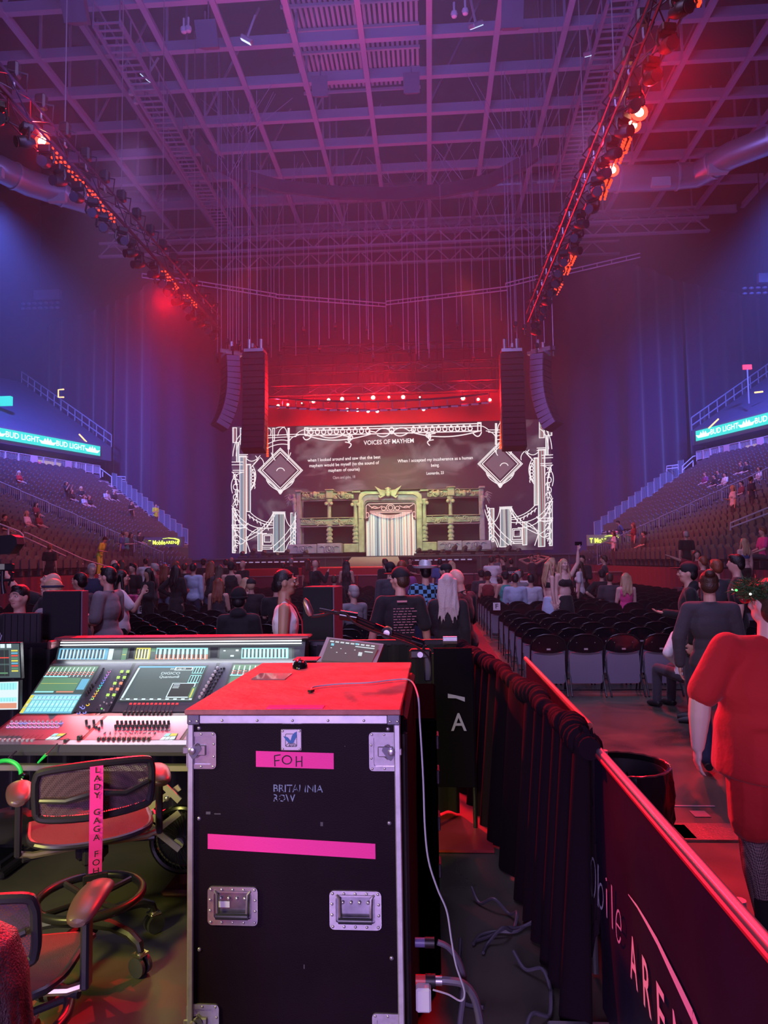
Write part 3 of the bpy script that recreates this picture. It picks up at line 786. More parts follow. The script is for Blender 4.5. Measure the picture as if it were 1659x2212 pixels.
def bez(p0, p1, p2, n=12):
    return [((1 - t) ** 2 * p0[0] + 2 * t * (1 - t) * p1[0] + t * t * p2[0], (1 - t) ** 2 * p0[1] + 2 * t * (1 - t) * p1[1] + t * t * p2[1]) for t in [k / n for k in range(n + 1)]]
def rect(x0, y0, x1, y1): return [(x0, y0), (x1, y0), (x1, y1), (x0, y1), (x0, y0)]
def both(lines):
    "mirror lines about the middle of the wall, following its slant in the photo"
    out = list(lines)
    for ln in lines: out.append([(1695 - x, y - (1695 - 2 * x) * .0225) for x, y in ln])
    return out
# striped towers (screen content)
def towers(rects):
    mb = MB()
    for ln in both([rect(*q) for q in rects]):
        P = [AY(x, y, YS - .012) for x, y in ln[:4]]; mb.add(P, [(3, 2, 1, 0)] if P[1].x > P[0].x else [(0, 1, 2, 3)])
    return mb
TW = [(503, 924, 511, 956), (518, 985, 532, 1195), (533, 1003, 541, 1105), (591, 1108, 614, 1192), (557, 1140, 566, 1190), (628, 1108, 638, 1180), (502, 1098, 508, 1194), (511, 956, 516, 998), (519, 925, 530, 960), (589, 925, 593, 952), (622, 925, 625, 970)]
onwall(towers(TW), 'striped_tower', LS)
lines = [rect(*q) for q in TW]
lines += [bez((501, 1092), (530, 1150), (590, 1140), 16), bez((501, 1099), (528, 1158), (576, 1152), 16), bez((576, 1137), (588, 1125), (590, 1108)), bez((590, 1108), (577, 1140), (530, 1162), 14), bez((594, 1112), (578, 1148), (532, 1168), 14),
          bez((615, 1108), (618, 1135), (634, 1142)), bez((645, 1100), (632, 1150), (583, 1186), 16), bez((648, 1110), (636, 1158), (592, 1192), 16), bez((501, 1135), (510, 1160), (530, 1168)), bez((503, 1137), (520, 1150), (536, 1130)),
          bez((536, 1112), (565, 1136), (590, 1134), 12), bez((539, 1105), (560, 1128), (590, 1130), 12), [(501, 1134), (534, 1134)], [(501, 1140), (534, 1140)],
          [(501, 998), (525, 998)], [(501, 1004), (524, 1004)], [(503, 1016), (527, 1016)], [(501, 1020), (527, 1020)], [(517, 982), (535, 982)], [(517, 987), (535, 987)], [(532, 1004), (542, 1004)],
          bez((532, 990), (545, 1005), (562, 984)), bez((540, 1012), (552, 1000), (560, 990)), bez((541, 1060), (562, 1030), (545, 1005)), bez((544, 1054), (556, 1030), (543, 1012)),
          bez((502, 1065), (492, 1030), (524, 1020)), bez((502, 1020), (515, 1030), (513, 1090)), bez((505, 1025), (520, 1060), (503, 1090)),
          bez((510, 985), (512, 950), (530, 940)), bez((503, 985), (505, 950), (524, 935)), bez((562, 988), (572, 996), (569, 1006)), bez((552, 985), (561, 992), (548, 1002)),
          arc(606, 1020, 9, 9, 20, 160), bez((594, 994), (588, 985), (586, 978)), bez((620, 994), (626, 985), (628, 978)), [(589, 925), (589, 985)], [(623, 925), (623, 988)],
          bez((574, 962), (600, 945), (625, 953)), bez((574, 970), (600, 955), (625, 961)), [(572, 941), (640, 938)], [(572, 946), (640, 943)], bez((625, 953), (630, 942), (645, 940)),
          bez((573, 925), (590, 922), (584, 941)), bez((596, 925), (620, 915), (620, 941)), bez((600, 941), (603, 925), (615, 922)), bez((640, 938), (650, 928), (662, 928)),
          rect(568, 1154, 588, 1178), rect(571, 1157, 585, 1171), [(566, 1182), (590, 1182)], [(566, 1186), (588, 1186)], bez((532, 1168), (540, 1150), (556, 1142)), bez((540, 1192), (534, 1175), (532, 1168)), bez((530, 1168), (522, 1180), (510, 1172)),
          bez((616, 1192), (628, 1150), (640, 1180)), bez((620, 1192), (629, 1160), (637, 1186)), [(589, 1106), (616, 1106)], [(589, 1110), (616, 1110)]]
random.seed(3)
for k in range(15):
    y = 1030 + k * 11; lines.append(arc(508 + (k % 2) * 4, y, 4, 6, 0, 300, 7))
for k in range(6): lines.append(arc(547, 1018 + k * 7, 4, 4, -40, 220, 6)); lines.append([(538 + k * 8, 1112 + k * 5), (540 + k * 8, 1120 + k * 5)])
for k in range(9): lines.append(arc(640 - k * .7, 1110 + k * 8, 3, 4, 0, 290, 6))
onwall(strokes(both(lines), .055), 'bridge_line_art', LW)
# top frieze
fr = [[(660, 925), (1037, 915)], [(662, 930), (1037, 920)], [(560 + 100, 941), (1040, 931)], [(640, 939), (662, 938)], rect(658, 924, 665, 940), rect(1032, 913, 1039, 931)]
for k in range(10):
    for x in (672 + k * 13.6,): fr += [arc(x, 934 - (x - 660) * .0245, 4.5, 5, 150, 390, 7), arc(x, 929 - (x - 660) * .0245, 2, 2, 0, 360, 6)]
    x = 893 + k * 13.6; fr += [arc(x, 934 - (x - 660) * .0245, 4.5, 5, 150, 390, 7), arc(x, 929 - (x - 660) * .0245, 2, 2, 0, 360, 6)]
fr += [bez((812, 934), (830, 915), (846, 935)), bez((846, 935), (865, 915), (884, 931)), bez((815, 940), (835, 950), (846, 930)), bez((880, 936), (858, 950), (846, 930)), arc(846, 930, 5, 7, 0, 360), bez((800, 936), (790, 928), (812, 934)), bez((884, 931), (900, 924), (890, 936)),
       bez((665, 941), (720, 962), (800, 938), 16), bez((1035, 931), (960, 954), (890, 934), 16), bez((655, 944), (660, 956), (672, 944)), bez((1040, 934), (1034, 950), (1022, 936)), bez((690, 940), (712, 952), (740, 940))]
sp = [(752, 941, 1), (930, 936, -1)]
for x, y, s in sp: fr += [bez((x - 10 * s, y), (x + 12 * s, y + 2), (x + 2 * s, y + 14)), bez((x + 2 * s, y + 14), (x - 4 * s, y + 4), (x + 6 * s, y + 2)), bez((x - 6 * s, y + 14), (x + 14 * s, y + 16), (x + 2 * s, y + 26)), arc(x + 5 * s, y + 4, 5, 5, 0, 330, 8)]
onwall(strokes(fr, .075), 'frieze_line_art', LW)
# diamonds (their codes are left out)
dia = []
for cx, cy in ((605.5, 1016), (1080.5, 1002)):
    for s in (48, 44.5, 39): dia.append([(cx - s, cy), (cx, cy - s * 1.0), (cx + s, cy), (cx, cy + s * 1.0), (cx - s, cy)])
    dia += [bez((cx - 30, cy + 20), (cx - 26, cy + 34), (cx, cy + 46)), bez((cx + 30, cy + 20), (cx + 26, cy + 34), (cx, cy + 46)), bez((cx - 27, cy + 24), (cx - 10, cy + 34), (cx - 3, cy + 48)), bez((cx + 27, cy + 24), (cx + 10, cy + 34), (cx + 3, cy + 48)), arc(cx, cy + 45, 3.5, 3.5, 0, 360, 8), arc(cx, cy + 49, 2, 2, 180, 360, 6)]
onwall(strokes(dia, .06), 'diamond_frame', LW)
mb = MB()
for cx, cy in ((605.5, 1016), (1080.5, 1002)):
    P = [AY(cx - 33, cy, YS - .015), AY(cx, cy + 33, YS - .015), AY(cx + 33, cy, YS - .015), AY(cx, cy - 33, YS - .015)]; mb.add(P, [(0, 1, 2, 3)])
onwall(mb, 'diamond_fill', glow('led_plum', (.20, .13, .18), .8))
def wtext(t, px, py, h, m, xs=.9):
    p = AY(px, py, YS - .04); Mx = Matrix.Translation(p) @ Matrix.Rotation(-.0235, 4, 'Y') @ Matrix.Rotation(PI / 2, 4, 'X')
    onwall(text_mb(t, h * YS / FPX * 1.38, Mx, xs=xs), 'caption', m)
LW2 = glow('led_white_text', (1, .96, .98), 1.2); LG = glow('led_grey_text', (.62, .55, .6), .9)
wtext('VOICES OF MAYHEM', 840, 954.5, 10, LW2, .86)
wtext('when I looked around and saw that the best', 743, 991, 7.2, LW2, .90)
wtext('mayhem would be myself (to the sound of', 743, 1003, 7.2, LW2, .90)
wtext('mayhem of course)', 743, 1015, 7.2, LW2, .90)
wtext('Clara and gabs, 18', 743, 1031, 6.2, LG, .78)
wtext('When I accepted my incoherence as a human', 940, 992.5, 7.2, LW2, .89)
wtext('being.', 940, 1005, 7.2, LW2, .8)
wtext('Leonardo, 23', 940, 1022, 6.4, LW2, .8)
# ---- theatre facade, real set piece standing on the deck
STONE = mat('set_stone', (0.38, 0.48, 0.33), 0.8, noise=0.25, nscale=3, bump=0.6, bscale=6)
STONEG = mat('set_stone_grey', (0.30, 0.30, 0.38), 0.8, noise=0.25, nscale=3, bump=0.5, bscale=6)
fac = thing('theatre_facade', 'carved pale green stone theatre facade set with two-storey boxes either side of a central arch', 'stage set', (AY(843, 1196, YF).x, YF, zdeck))
def P2(px, py, dy=0.0):
    p = AY(px, py, YF); return (p.x, YF + dy, p.z)
def slab(px0, py0, px1, py1, y0, y1, name, m=STONE, extra=None):
    a, b = P2(px0, py1), P2(px1, py0); mb = MB()
    mb.box(((a[0] + b[0]) / 2, YF + (y0 + y1) / 2, (a[2] + b[2]) / 2), (abs(b[0] - a[0]), y1 - y0, abs(b[2] - a[2])), bev=.04)
    if extra: extra(mb)
    return local(fac, mb).obj(name, m, fac)
def mirx(x): return 1686 - x
def mslab(px0, py0, px1, py1, y0, y1, name, m=STONE, extra=None):
    slab(px0, py0, px1, py1, y0, y1, name, m, extra)
    dyy = .0235 * 0
    s = (843 - (px0 + px1) / 2) * 2 * .0225
    slab(mirx(px1), py0 - s, mirx(px0), py1 - s, y0, y1, name, m, extra)
def orn(px0, py0, px1, py1, y, n, r, seed):
    "carved relief: scrolls, beads and leaf lumps"
    def f(mb):
        rd = random.Random(seed)
        for k in range(n):
            x = lerp(px0, px1, (k + .5) / n); yy = (py0 + py1) / 2 + rd.uniform(-.28, .28) * (py1 - py0)
            p = P2(x, yy); rr = r * rd.uniform(.7, 1.2)
            c = [(p[0] + rr * (1 - q / 12) * math.cos(q * .8 + k), YF + y, p[2] + rr * (1 - q / 12) * math.sin(q * .8 + k)) for q in range(11)]
            mb.tube(c, .035, 5)
            mb.ell((p[0], YF + y, p[2]), (rr * .35, .06, rr * .35), n=8, m=5)
    return f
def both_orn(args, mir):
    return None
def capcol(px0, px1, y0, y1, name):
    for m_ in (0, 1):
        s = (843 - (px0 + px1) / 2) * 2 * .0225 * m_
        a, b = (mirx(px1), mirx(px0)) if m_ else (px0, px1)
        lo, hi = P2((a + b) / 2, y1 - s), P2((a + b) / 2, y0 - s); R = (P2(b, 0)[0] - P2(a, 0)[0]) / 2; H = hi[2] - lo[2]
        prof = [(R * 1.25, 0), (R * 1.25, .08), (R, .14), (R, H * .42), (R * 1.12, H * .45), (R * .86, H * .5), (R * .8, H - .45), (R * .95, H - .36), (R * .9, H - .3), (R * 1.35, H - .12), (R * 1.45, H - .1), (R * 1.45, H)]
        mb = MB(); mb.lathe(prof, (lo[0], YF + .15, lo[2]), 14)
        for k in range(10):
            for zz in range(4): an = k * .628 + zz; mb.ell((lo[0] + R * math.cos(an), YF + .15 + R * math.sin(an) * 1, lo[2] + .25 + zz * H * .1), (.07, .07, .1), n=6, m=4)
        for k in (-1, 1): mb.ell((lo[0] + k * R * 1.1, YF - .12, hi[2] - .3), (.12, .08, .12), n=8, m=6)
        local(fac, mb).obj(name, STONE, fac)
mslab(640, 1062, 649, 1176, 0, .6, 'end_pier', STONEG)
mslab(638, 1059, 652, 1064, -.2, .8, 'pier_capital', STONEG)
capcol(706.5, 716, 1078, 1172, 'column'); capcol(763, 774, 1080, 1172, 'column')
for (a, b, c, d, nm) in ((650, 1064, 763, 1079, 'entablature'),):
    mslab(a, b, c, d, .1, .7, nm)
mslab(648, 1061, 765, 1064.5, -.05, .8, 'cornice'); mslab(702, 1057, 722, 1060, -.25, .8, 'pier_capital'); mslab(704, 1060, 719, 1077, -.1, .7, 'frieze_block'); mslab(760, 1061, 779, 1065, -.25, .8, 'pier_capital')
mslab(648, 1117, 765, 1121, -.12, .75, 'balcony_rail'); mslab(648, 1121, 765, 1135, 0, .6, 'balcony_front'); mslab(648, 1135, 765, 1139, -.06, .7, 'balcony_moulding', STONEG)
for sgn in (0, 1):
    for (x0, x1, y0, y1, n, sd) in ((655, 702, 1065, 1077, 7, 1), (722, 760, 1065, 1077, 6, 2), (652, 704, 1121, 1134, 9, 3), (720, 762, 1121, 1134, 8, 4), (777, 784, 1100, 1190, 1, 5)):
        mb = MB(); s = (843 - (x0 + x1) / 2) * 2 * .0225 * sgn; a, b = (mirx(x1), mirx(x0)) if sgn else (x0, x1)
        if n == 1:
            for k in range(9):
                p = P2((a + b) / 2, y0 - s + k * 10); mb.tube([(p[0] + .16 * math.cos(q) * (1 - q / 9), YF - .06, p[2] + .2 * math.sin(q) * (1 - q / 9)) for q in [i * .8 for i in range(9)]], .03, 5)
        else: orn(a, y0 - s, b, y1 - s, -.03, n, .17, sd)(mb)
        local(fac, mb).obj('carved_relief', STONE, fac)
mslab(775, 1079, 785, 1194, -.1, .8, 'arch_pilaster')
mslab(742, 1174, 778, 1194, .0, .9, 'plinth')
mslab(627, 1176, 688, 1197, -.9, .2, 'base_block', STONEG); mslab(689, 1174, 741, 1196, -.9, .2, 'base_block', STONEG)
for sgn in (0, 1):
    for x0, x1 in ((640, 680), (695, 736)):
        mb = MB(); s = (843 - (x0 + x1) / 2) * 2 * .0225 * sgn; a, b = (mirx(x1), mirx(x0)) if sgn else (x0, x1)
        c = P2((a + b) / 2, 1186 - s); w = abs(P2(b, 0)[0] - P2(a, 0)[0]) / 2
        for q in (-1, 1):
            mb.tube([(c[0] + q * (.12 + .05 * i) * 1.0 + q * .12 * math.sin(i * .9), YF - .93, c[2] + .2 * math.cos(i * .9)) for i in range(9)], .03, 5)
        mb.tube([(c[0] + .16 * math.cos(i * .45), YF - .93, c[2] + .2 * math.sin(i * .45)) for i in range(15)], .03, 5); mb.ell((c[0], YF - .9, c[2]), (.1, .08, .14))
        local(fac, mb).obj('carved_relief', STONEG, fac)
# back panels of the boxes (dark)
DARKR = mat('box_interior', (0.02, 0.012, 0.022), .9)
mslab(650, 1078, 765, 1176, 1.1, 1.2, 'box_back', DARKR)
# proscenium arch
def archshape(px0, px1, ptop, pbot, rad):
    "outline in px, going bottom-left up and over"
    pts = [(px0, pbot)]
    for k in range(9): a = math.radians(180 - 90 * k / 8); pts.append((px0 + rad + rad * math.cos(a), ptop + rad - rad * math.sin(a)))
    for k in range(9): a = math.radians(90 - 90 * k / 8); pts.append((px1 - rad + rad * math.cos(a), ptop + rad - rad * math.sin(a)))
    pts.append((px1, pbot)); return pts
def archband(o, i, y0, y1, name, m):
    mb = MB(); n = len(o)
    vs = [P2(*p, dy=y0) for p in o] + [P2(*p, dy=y0) for p in i] + [P2(*p, dy=y1) for p in o] + [P2(*p, dy=y1) for p in i]
    fs = []
    for k in range(n - 1):
        fs += [(k, k + 1, n + k + 1, n + k), (2 * n + k, 3 * n + k, 3 * n + k + 1, 2 * n + k + 1), (k, 2 * n + k, 2 * n + k + 1, k + 1), (n + k, n + k + 1, 3 * n + k + 1, 3 * n + k)]
    mb.add(vs, fs); local(fac, mb).obj(name, m, fac)
archband(archshape(776, 911, 1066, 1090, 3), archshape(787, 900, 1080, 1090, 9), .0, .9, 'arch_head', STONEG)
archband(archshape(775, 911, 1062, 1120, 14), archshape(781, 905, 1068, 1120, 16), -.15, .1, 'arch_moulding', STONE)
archband(archshape(781, 905, 1068, 1120, 16), archshape(788, 899, 1083, 1120, 11), .1, .5, 'arch_reveal', mat('set_stone_dark', (.2, .2, .2), .85))
slab(762, 1056.5, 921, 1060, -.3, .9, 'crown_cornice'); slab(777, 1060, 908, 1066, 0, .8, 'crown_frieze', STONEG)
# mask with wings on the crown
mb = MB(); c = P2(839, 1064)
mb.ell((c[0], YF - .4, c[2]), (.22, .22, .32)); mb.ell((c[0], YF - .55, c[2] - .2), (.13, .14, .12))
for s in (-1, 1):
    mb.ell((c[0] + s * .09, YF - .6, c[2] + .08), (.05, .05, .05)); mb.ell((c[0] + s * .1, YF - .55, c[2] + .2), (.1, .08, .05))
    for k in range(6):
        mb.tube([(c[0] + s * .2, YF - .4, c[2] + .05 - .05 * k), (c[0] + s * .5, YF - .42, c[2] + .12 - .06 * k), (c[0] + s * (.85 - .07 * k), YF - .4, c[2] + .38 - .1 * k)], [.07, .06, .02], 6)
    mb.tube([(c[0] + s * .25, YF - .4, c[2] - .2), (c[0] + s * .5, YF - .4, c[2] - .35), (c[0] + s * .62, YF - .4, c[2] - .22)], .06, 6)
local(fac, mb).obj('winged_mask', STONE, fac)
# winged statues at both ends
for k, (px, s) in enumerate(((636, -1), (1042, 1))):
    mb = MB(); c = P2(px, 1083 - (6 if s > 0 else 0))
    mb.ell((c[0], YF - .3, c[2] + .32), (.11, .11, .14)); mb.ell((c[0], YF - .25, c[2]), (.17, .15, .28)); mb.ell((c[0] - s * .05, YF - .25, c[2] - .45), (.13, .14, .35))
    mb.tube([(c[0] - s * .03, YF - .25, c[2] - .7), (c[0] + s * .04, YF - .25, c[2] - 1.0)], [.09, .04], 7)
    for q in range(5): mb.tube([(c[0], YF - .2, c[2] + .12), (c[0] + s * .3, YF - .2, c[2] + .42 - .1 * q), (c[0] + s * (.62 - .05 * q), YF - .2, c[2] + .3 - .16 * q)], [.05, .06, .015], 6)
    mb.tube([(c[0], YF - .3, c[2] + .12), (c[0] + s * .25, YF - .4, c[2] + .05), (c[0] + s * .35, YF - .45, c[2] + .25)], .045, 6)
    local(fac, mb).obj('winged_statue', STONEG, fac)
for px in (680, 740, 946, 1003):   # busts on the cornice
    mb = MB(); c = P2(px, 1068 - (3 if px > 843 else 0)); mb.ell((c[0], YF - .1, c[2]), (.16, .16, .2)); mb.ell((c[0] + .2, YF - .05, c[2] + .05), (.14, .1, .09)); mb.ell((c[0] - .2, YF - .05, c[2] + .02), (.14, .1, .1))
    local(fac, mb).obj('carved_bust', STONE, fac)
# striped curtain with white swag header
cur = thing('striped_curtain', 'shimmering blue, white and red striped curtain hanging in the central arch', 'curtain', (fac.location.x, YF + .4, zdeck))
a0, a1 = P2(788, 1086), P2(899, 1193); cols = [(.55, .65, .7), (.09, .2, .35), (.7, .7, .7), (.55, .18, .12), (.3, .42, .5), (.8, .8, .78), (.06, .07, .1)]
CM = [mat('curtain_stripe_%s' % n, c, .5, emit=c, estr=.55) for n, c in zip(('pale', 'blue', 'white', 'red', 'sky', 'cream', 'dark'), cols)]
mb = MB(); rd = random.Random(5); n = 120
for k in range(n):
    xa, xb = lerp(a0[0], a1[0], k / n), lerp(a0[0], a1[0], (k + 1) / n); wv = lambda q: YF + .45 + .05 * math.sin(q * 9)
    mb.cur = rd.choice([0, 0, 1, 2, 2, 3, 4, 4, 5, 6]); mb.add([(xa, wv(xa), zdeck + .02), (xb, wv(xb), zdeck + .02), (xb, wv(xb), a0[2]), (xa, wv(xa), a0[2])], [(0, 1, 2, 3)])
local(cur, mb).obj('drape', CM, cur, smooth=False)
sw = MB()
def fst(lines, w, y):
    mb = MB()
    for ln in lines:
        P = [V(P2(*p, dy=y)) for p in ln]
        for a, b in zip(P, P[1:]):
            d = b - a
            if d.length < 1e-5: continue
            n_ = V((-d.z, 0, d.x)).normalized() * (w / 2); mb.add([a - n_, a + n_, b + n_, b - n_], [(0, 1, 2, 3)])
    return mb
HP = mat('swag_pink', (.6, .35, .4), .6, emit=(.55, .4, .45), estr=.55); HD = mat('swag_back', (.06, .02, .04), .7)
mb = MB(); o = [(788, 1092), (792, 1086), (893, 1084), (899, 1090), (899, 1122), (893, 1122), (890, 1106), (868, 1106), (843, 1118), (818, 1107), (797, 1110), (795, 1125), (788, 1125)]
vs = [P2(*p, dy=.3) for p in o]; mb.add(vs, [(0, 1, 10, 12), (10, 11, 12), (1, 2, 7, 9), (1, 9, 10), (9, 7, 8), (2, 6, 7), (2, 3, 5, 6), (3, 4, 5)]); local(cur, mb).obj('swag_cloth', HD, cur, smooth=False)
ln = [[(790, 1120), (790, 1092), (795, 1088), (893, 1086), (897, 1090), (897, 1120)], [(798, 1104), (890, 1102)], [(798, 1107), (890, 1105)], bez((800, 1107), (843, 1130), (888, 1105)), bez((806, 1108), (843, 1124), (882, 1106)), bez((812, 1108), (843, 1119), (876, 1106)), bez((795, 1090), (810, 1104), (825, 1092)), bez((893, 1088), (876, 1102), (862, 1091)), arc(843, 1096, 9, 8, 0, 360), arc(843, 1096, 5, 5, 0, 360), arc(828, 1098, 5, 4, 0, 360, 8), arc(858, 1097, 5, 4, 0, 360, 8), arc(793, 1112, 3, 6, 0, 360, 8), arc(894, 1110, 3, 6, 0, 360, 8), bez((815, 1096), (805, 1090), (802, 1098)), bez((871, 1095), (881, 1089), (884, 1097))]
local(cur, fst(ln, .05, .26)).obj('swag_trim', HP, cur, smooth=False)
# stage lights for the facade
lamp('facade_light_green', 'AREA', (AY(843, 1100, 40).x, 40.5, 7.5), 540, (.72, 1.0, .48), (AY(843, 1100, 40).x, 46, 3.8), 4, size_y=1)
lamp('facade_light_blue', 'AREA', (AY(640, 1100, 40).x, 40.5, 4), 50, (.5, .5, 1.0), (AY(640, 1100, 46).x, 46, 3), 2)
lamp('facade_light_blue_right', 'AREA', (AY(1030, 1100, 40).x, 40.5, 4), 50, (.5, .5, 1.0), (AY(1030, 1100, 46).x, 46, 3), 2)
# floor-level clutter along the stage front: monitors, cases, camera crane
rd = random.Random(9); CASE = mat('stage_case', (.03, .025, .035), .5); 
for k, px in enumerate((512, 536, 560, 588, 612, 655, 905, 930, 958, 985, 1008, 1040, 1075, 1105, 1128)):
    p = AY(px, 1200, 42.3 if px % 2 else 42.0); w, h = rd.uniform(.5, 1.1), rd.uniform(.35, .9)
    p.y = 42.4
    r = thing('floor_fixture', 'dark stage light or case on the stage front edge, %s from the left' % nth(k), 'stage light', (p.x, 43.35, zdeck), 0, 'small fixtures along the stage edge')
    MB().box((0, 0, .06), (w * .7, .3, .12), bev=.02).obj('base', CASE, r); MB().tube([(-.12, 0, .15), (-.05, 0, h * .45), (.06, -.12, h * .62)], [.13, .17, .11], 8).obj('lamp_head', CASE, r)
# barricade with white strip and crowd-side red panels
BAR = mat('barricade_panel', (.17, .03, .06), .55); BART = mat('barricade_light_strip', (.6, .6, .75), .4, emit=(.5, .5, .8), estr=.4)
for k in range(13):
    x = -13.4 + k * 1.7; r = thing('crowd_barricade', 'red-lit crowd barricade section before the stage, %s from the left' % nth(k), 'barricade', (x + .85, 31.2, 0), 0, 'barricades before the stage')
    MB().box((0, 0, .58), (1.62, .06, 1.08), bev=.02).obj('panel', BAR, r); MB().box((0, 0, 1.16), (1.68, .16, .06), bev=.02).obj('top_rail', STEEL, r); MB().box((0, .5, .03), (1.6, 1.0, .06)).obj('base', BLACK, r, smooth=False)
mb = MB(); mb.box((-5.6, 34.0 - 2.7, 1.27), (0.1, .1, .1))
for k, (a, b, y) in enumerate(((510, 690, 1213), (690, 800, 1240), (880, 1030, 1208))):
    P, Q = AY(a, y, 33), AY(b, y - 2, 33); m_ = MB(); m_.box(((P.x + Q.x) / 2, 33, P.z - .06), (Q.x - P.x, .3, .1)); m_.box(((P.x + Q.x) / 2, 33.1, P.z / 2 - .06), (Q.x - P.x, .1, P.z - .1))
    rr = tag(m_.obj('equipment_bench', mat('bench_dark', (.03, .02, .03), .5), smooth=False), 'long dark equipment bench in the pit before the stage, %s from the left' % nth(k), 'bench')
    m_ = MB()
    for q in range(int((Q.x - P.x) / .3)): m_.box((P.x + .15 + q * .3, 32.84, P.z - .05), (.2, .03, .05))
    m_.obj('lit_buttons', BART, rr, smooth=False)

# ================================================================ flown rig
PAF = mat('array_black', (.028, .018, .035), .5); PAG = mat('array_grille', (.025, .015, .03), .7); PAS = mat('array_side', (.20, .20, .34), .5)
def line_array(x, y, ztop, n, w, h, d, face, lean0, lean1, label, side=PAF):
    r = thing('line_array', label, 'loudspeaker array', (x, y, ztop), face)
    yy, zz = 0, 0
    for k in range(n):
        a = math.radians(lerp(lean0, lean1, (k / (n - 1)) ** 1.6)); M = Matrix.Translation((0, yy, zz)) @ Matrix.Rotation(-a, 4, 'X')
        m = MB(); m.cur = 0; m.box((0, 0, -h / 2), (w, d, h * .95), M=M, bev=.02); m.cur = 1; m.box((0, -d / 2 - .015, -h / 2), (w * .96, .03, h * .84), M=M)
        m.cur = 2
        for s in (-1, 1): m.box((s * (w / 2 + .01), 0, -h / 2), (.03, d * .92, h * .9), M=M)
        m.obj('cabinet', [PAF, PAG, side], r, smooth=False)
        e = M @ V((0, 0, -h)); yy, zz = e.y, e.z
    m = MB(); m.box((0, .1, .12), (w * .9, d * 1.2, .16)); m.box((0, 0, .3), (.1, d * 1.4, .2))
    m.obj('flying_frame', STEEL, r, smooth=False)
    for s in (-.3, .3): MB().tube([(s, 0, .2), (s, 0, .75)], .1, 8).obj('hoist_motor', STEEL, r)
    return r
T = lambda px, py, Y: AY(px, py, Y)
p = T(551, 765, 35); line_array(p.x, 35, p.z, 16, 1.10, .315, .75, 0, -2, 14, 'wide black curved line array of loudspeakers hanging at the left of the stage')
p = T(1104, 765, 35); line_array(p.x, 35, p.z, 16, 1.10, .30, .75, 0, -2, 12, 'wide black curved line array of loudspeakers hanging at the right of the stage')
p = T(497, 772, 36.5); line_array(p.x, 36.5, p.z, 13, 1.0, .30, .75, -1.0, -4, 28, 'outer curved line array turned to the left stand', PAS)
p = T(1168, 768, 36.5); line_array(p.x, 36.5, p.z, 13, 1.0, .30, .75, 1.0, -4, 28, 'outer curved line array turned to the right stand', PAS)
for px, s in ((574, 1), (1085, -1)):
    m = MB(); a, b = T(px, 845, 35.4), T(px + s * 4, 985 if s > 0 else 968, 35.4)
    for k in range(30): q = a.lerp(b, k / 29); m.box(q, (.10, .06, .08))
    tag(m.obj('led_strip', glow('led_red_orange', (1, .06, .01), 2.5), smooth=False), 'thin orange-red glowing strip down the inner edge of the %s line array' % ('left' if s > 0 else 'right'), 'led strip')
# lighting truss builder
TRS = mat('black_truss', (.05, .04, .07), .35, .5)
def truss(P, Q, s, name, label, seg=1.0):
    P, Q = V(P), V(Q); d = Q - P; L = d.length; u = d / L; side = V((-u.y, u.x, 0)).normalized() * s / 2; up = V((0, 0, s / 2)); mb = MB()
    C = [side + up, -side + up, -side - up, side - up]
    for c in C: mb.tube([P + c, Q + c], .035, 5)
    n = max(1, int(L / seg))
    for k in range(n):
        a, b = P + u * (L * k / n), P + u * (L * (k + 1) / n)
        for i in range(4): mb.tube([a + C[i], b + C[(i + 1) % 4]] if k % 2 else [b + C[i], a + C[(i + 1) % 4]], .018, 4)
    return tag(mb.obj(name, TRS), label, 'truss')
def moving_head():
    r = thing('moving_head', 'moving head', 'stage light', (0, 0, -50))
    MB().box((0, 0, -.12), (.34, .3, .2), bev=.03).obj('base', BLACK, r)
    m = MB(); m.tube([(-.2, 0, -.18), (-.24, 0, -.42), (-.2, 0, -.5)], .035, 6); m.tube([(.2, 0, -.18), (.24, 0, -.42), (.2, 0, -.5)], .035, 6); m.tube([(-.21, 0, -.2), (.21, 0, -.2)], .04, 6); m.obj('yoke', BLACK, r)
    m = MB(); m.lathe([(0, -.25), (.1, -.24), (.15, -.12), (.17, .05), (.14, .2), (0, .22)], n=10, M=Matrix.Translation((0, -.02, -.5)) @ Matrix.Rotation(1.9, 4, 'X')); m.obj('head', BLACK, r)
    MB().lathe([(0, 0), (.14, 0.0), (.15, .02)], n=10, M=Matrix.Translation((0, -.24, -.58)) @ Matrix.Rotation(1.9, 4, 'X')).obj('lens', mat('lens_grey', (.03, .03, .05), .5, spec=.2), r)
    return r
MH = moving_head(); MHfirst = [True]
def put_head(loc, rz, label):
    global MH
    if MHfirst[0]:
        MHfirst[0] = False; MH.location = loc; MH.rotation_euler = (0, 0, rz); MH['label'] = label; MH['group'] = 'moving head lights'; return MH
    return dup(MH, loc, rz, label, 'moving head lights')
LEDR = glow('led_red', (1, .04, .01), 2.6); STAR = glow('lamp_hot_red', (1.0, .62, .35), 30); STARR = glow('lamp_red_rim', (1, .02, .01), 9)
ZTR = 13.4
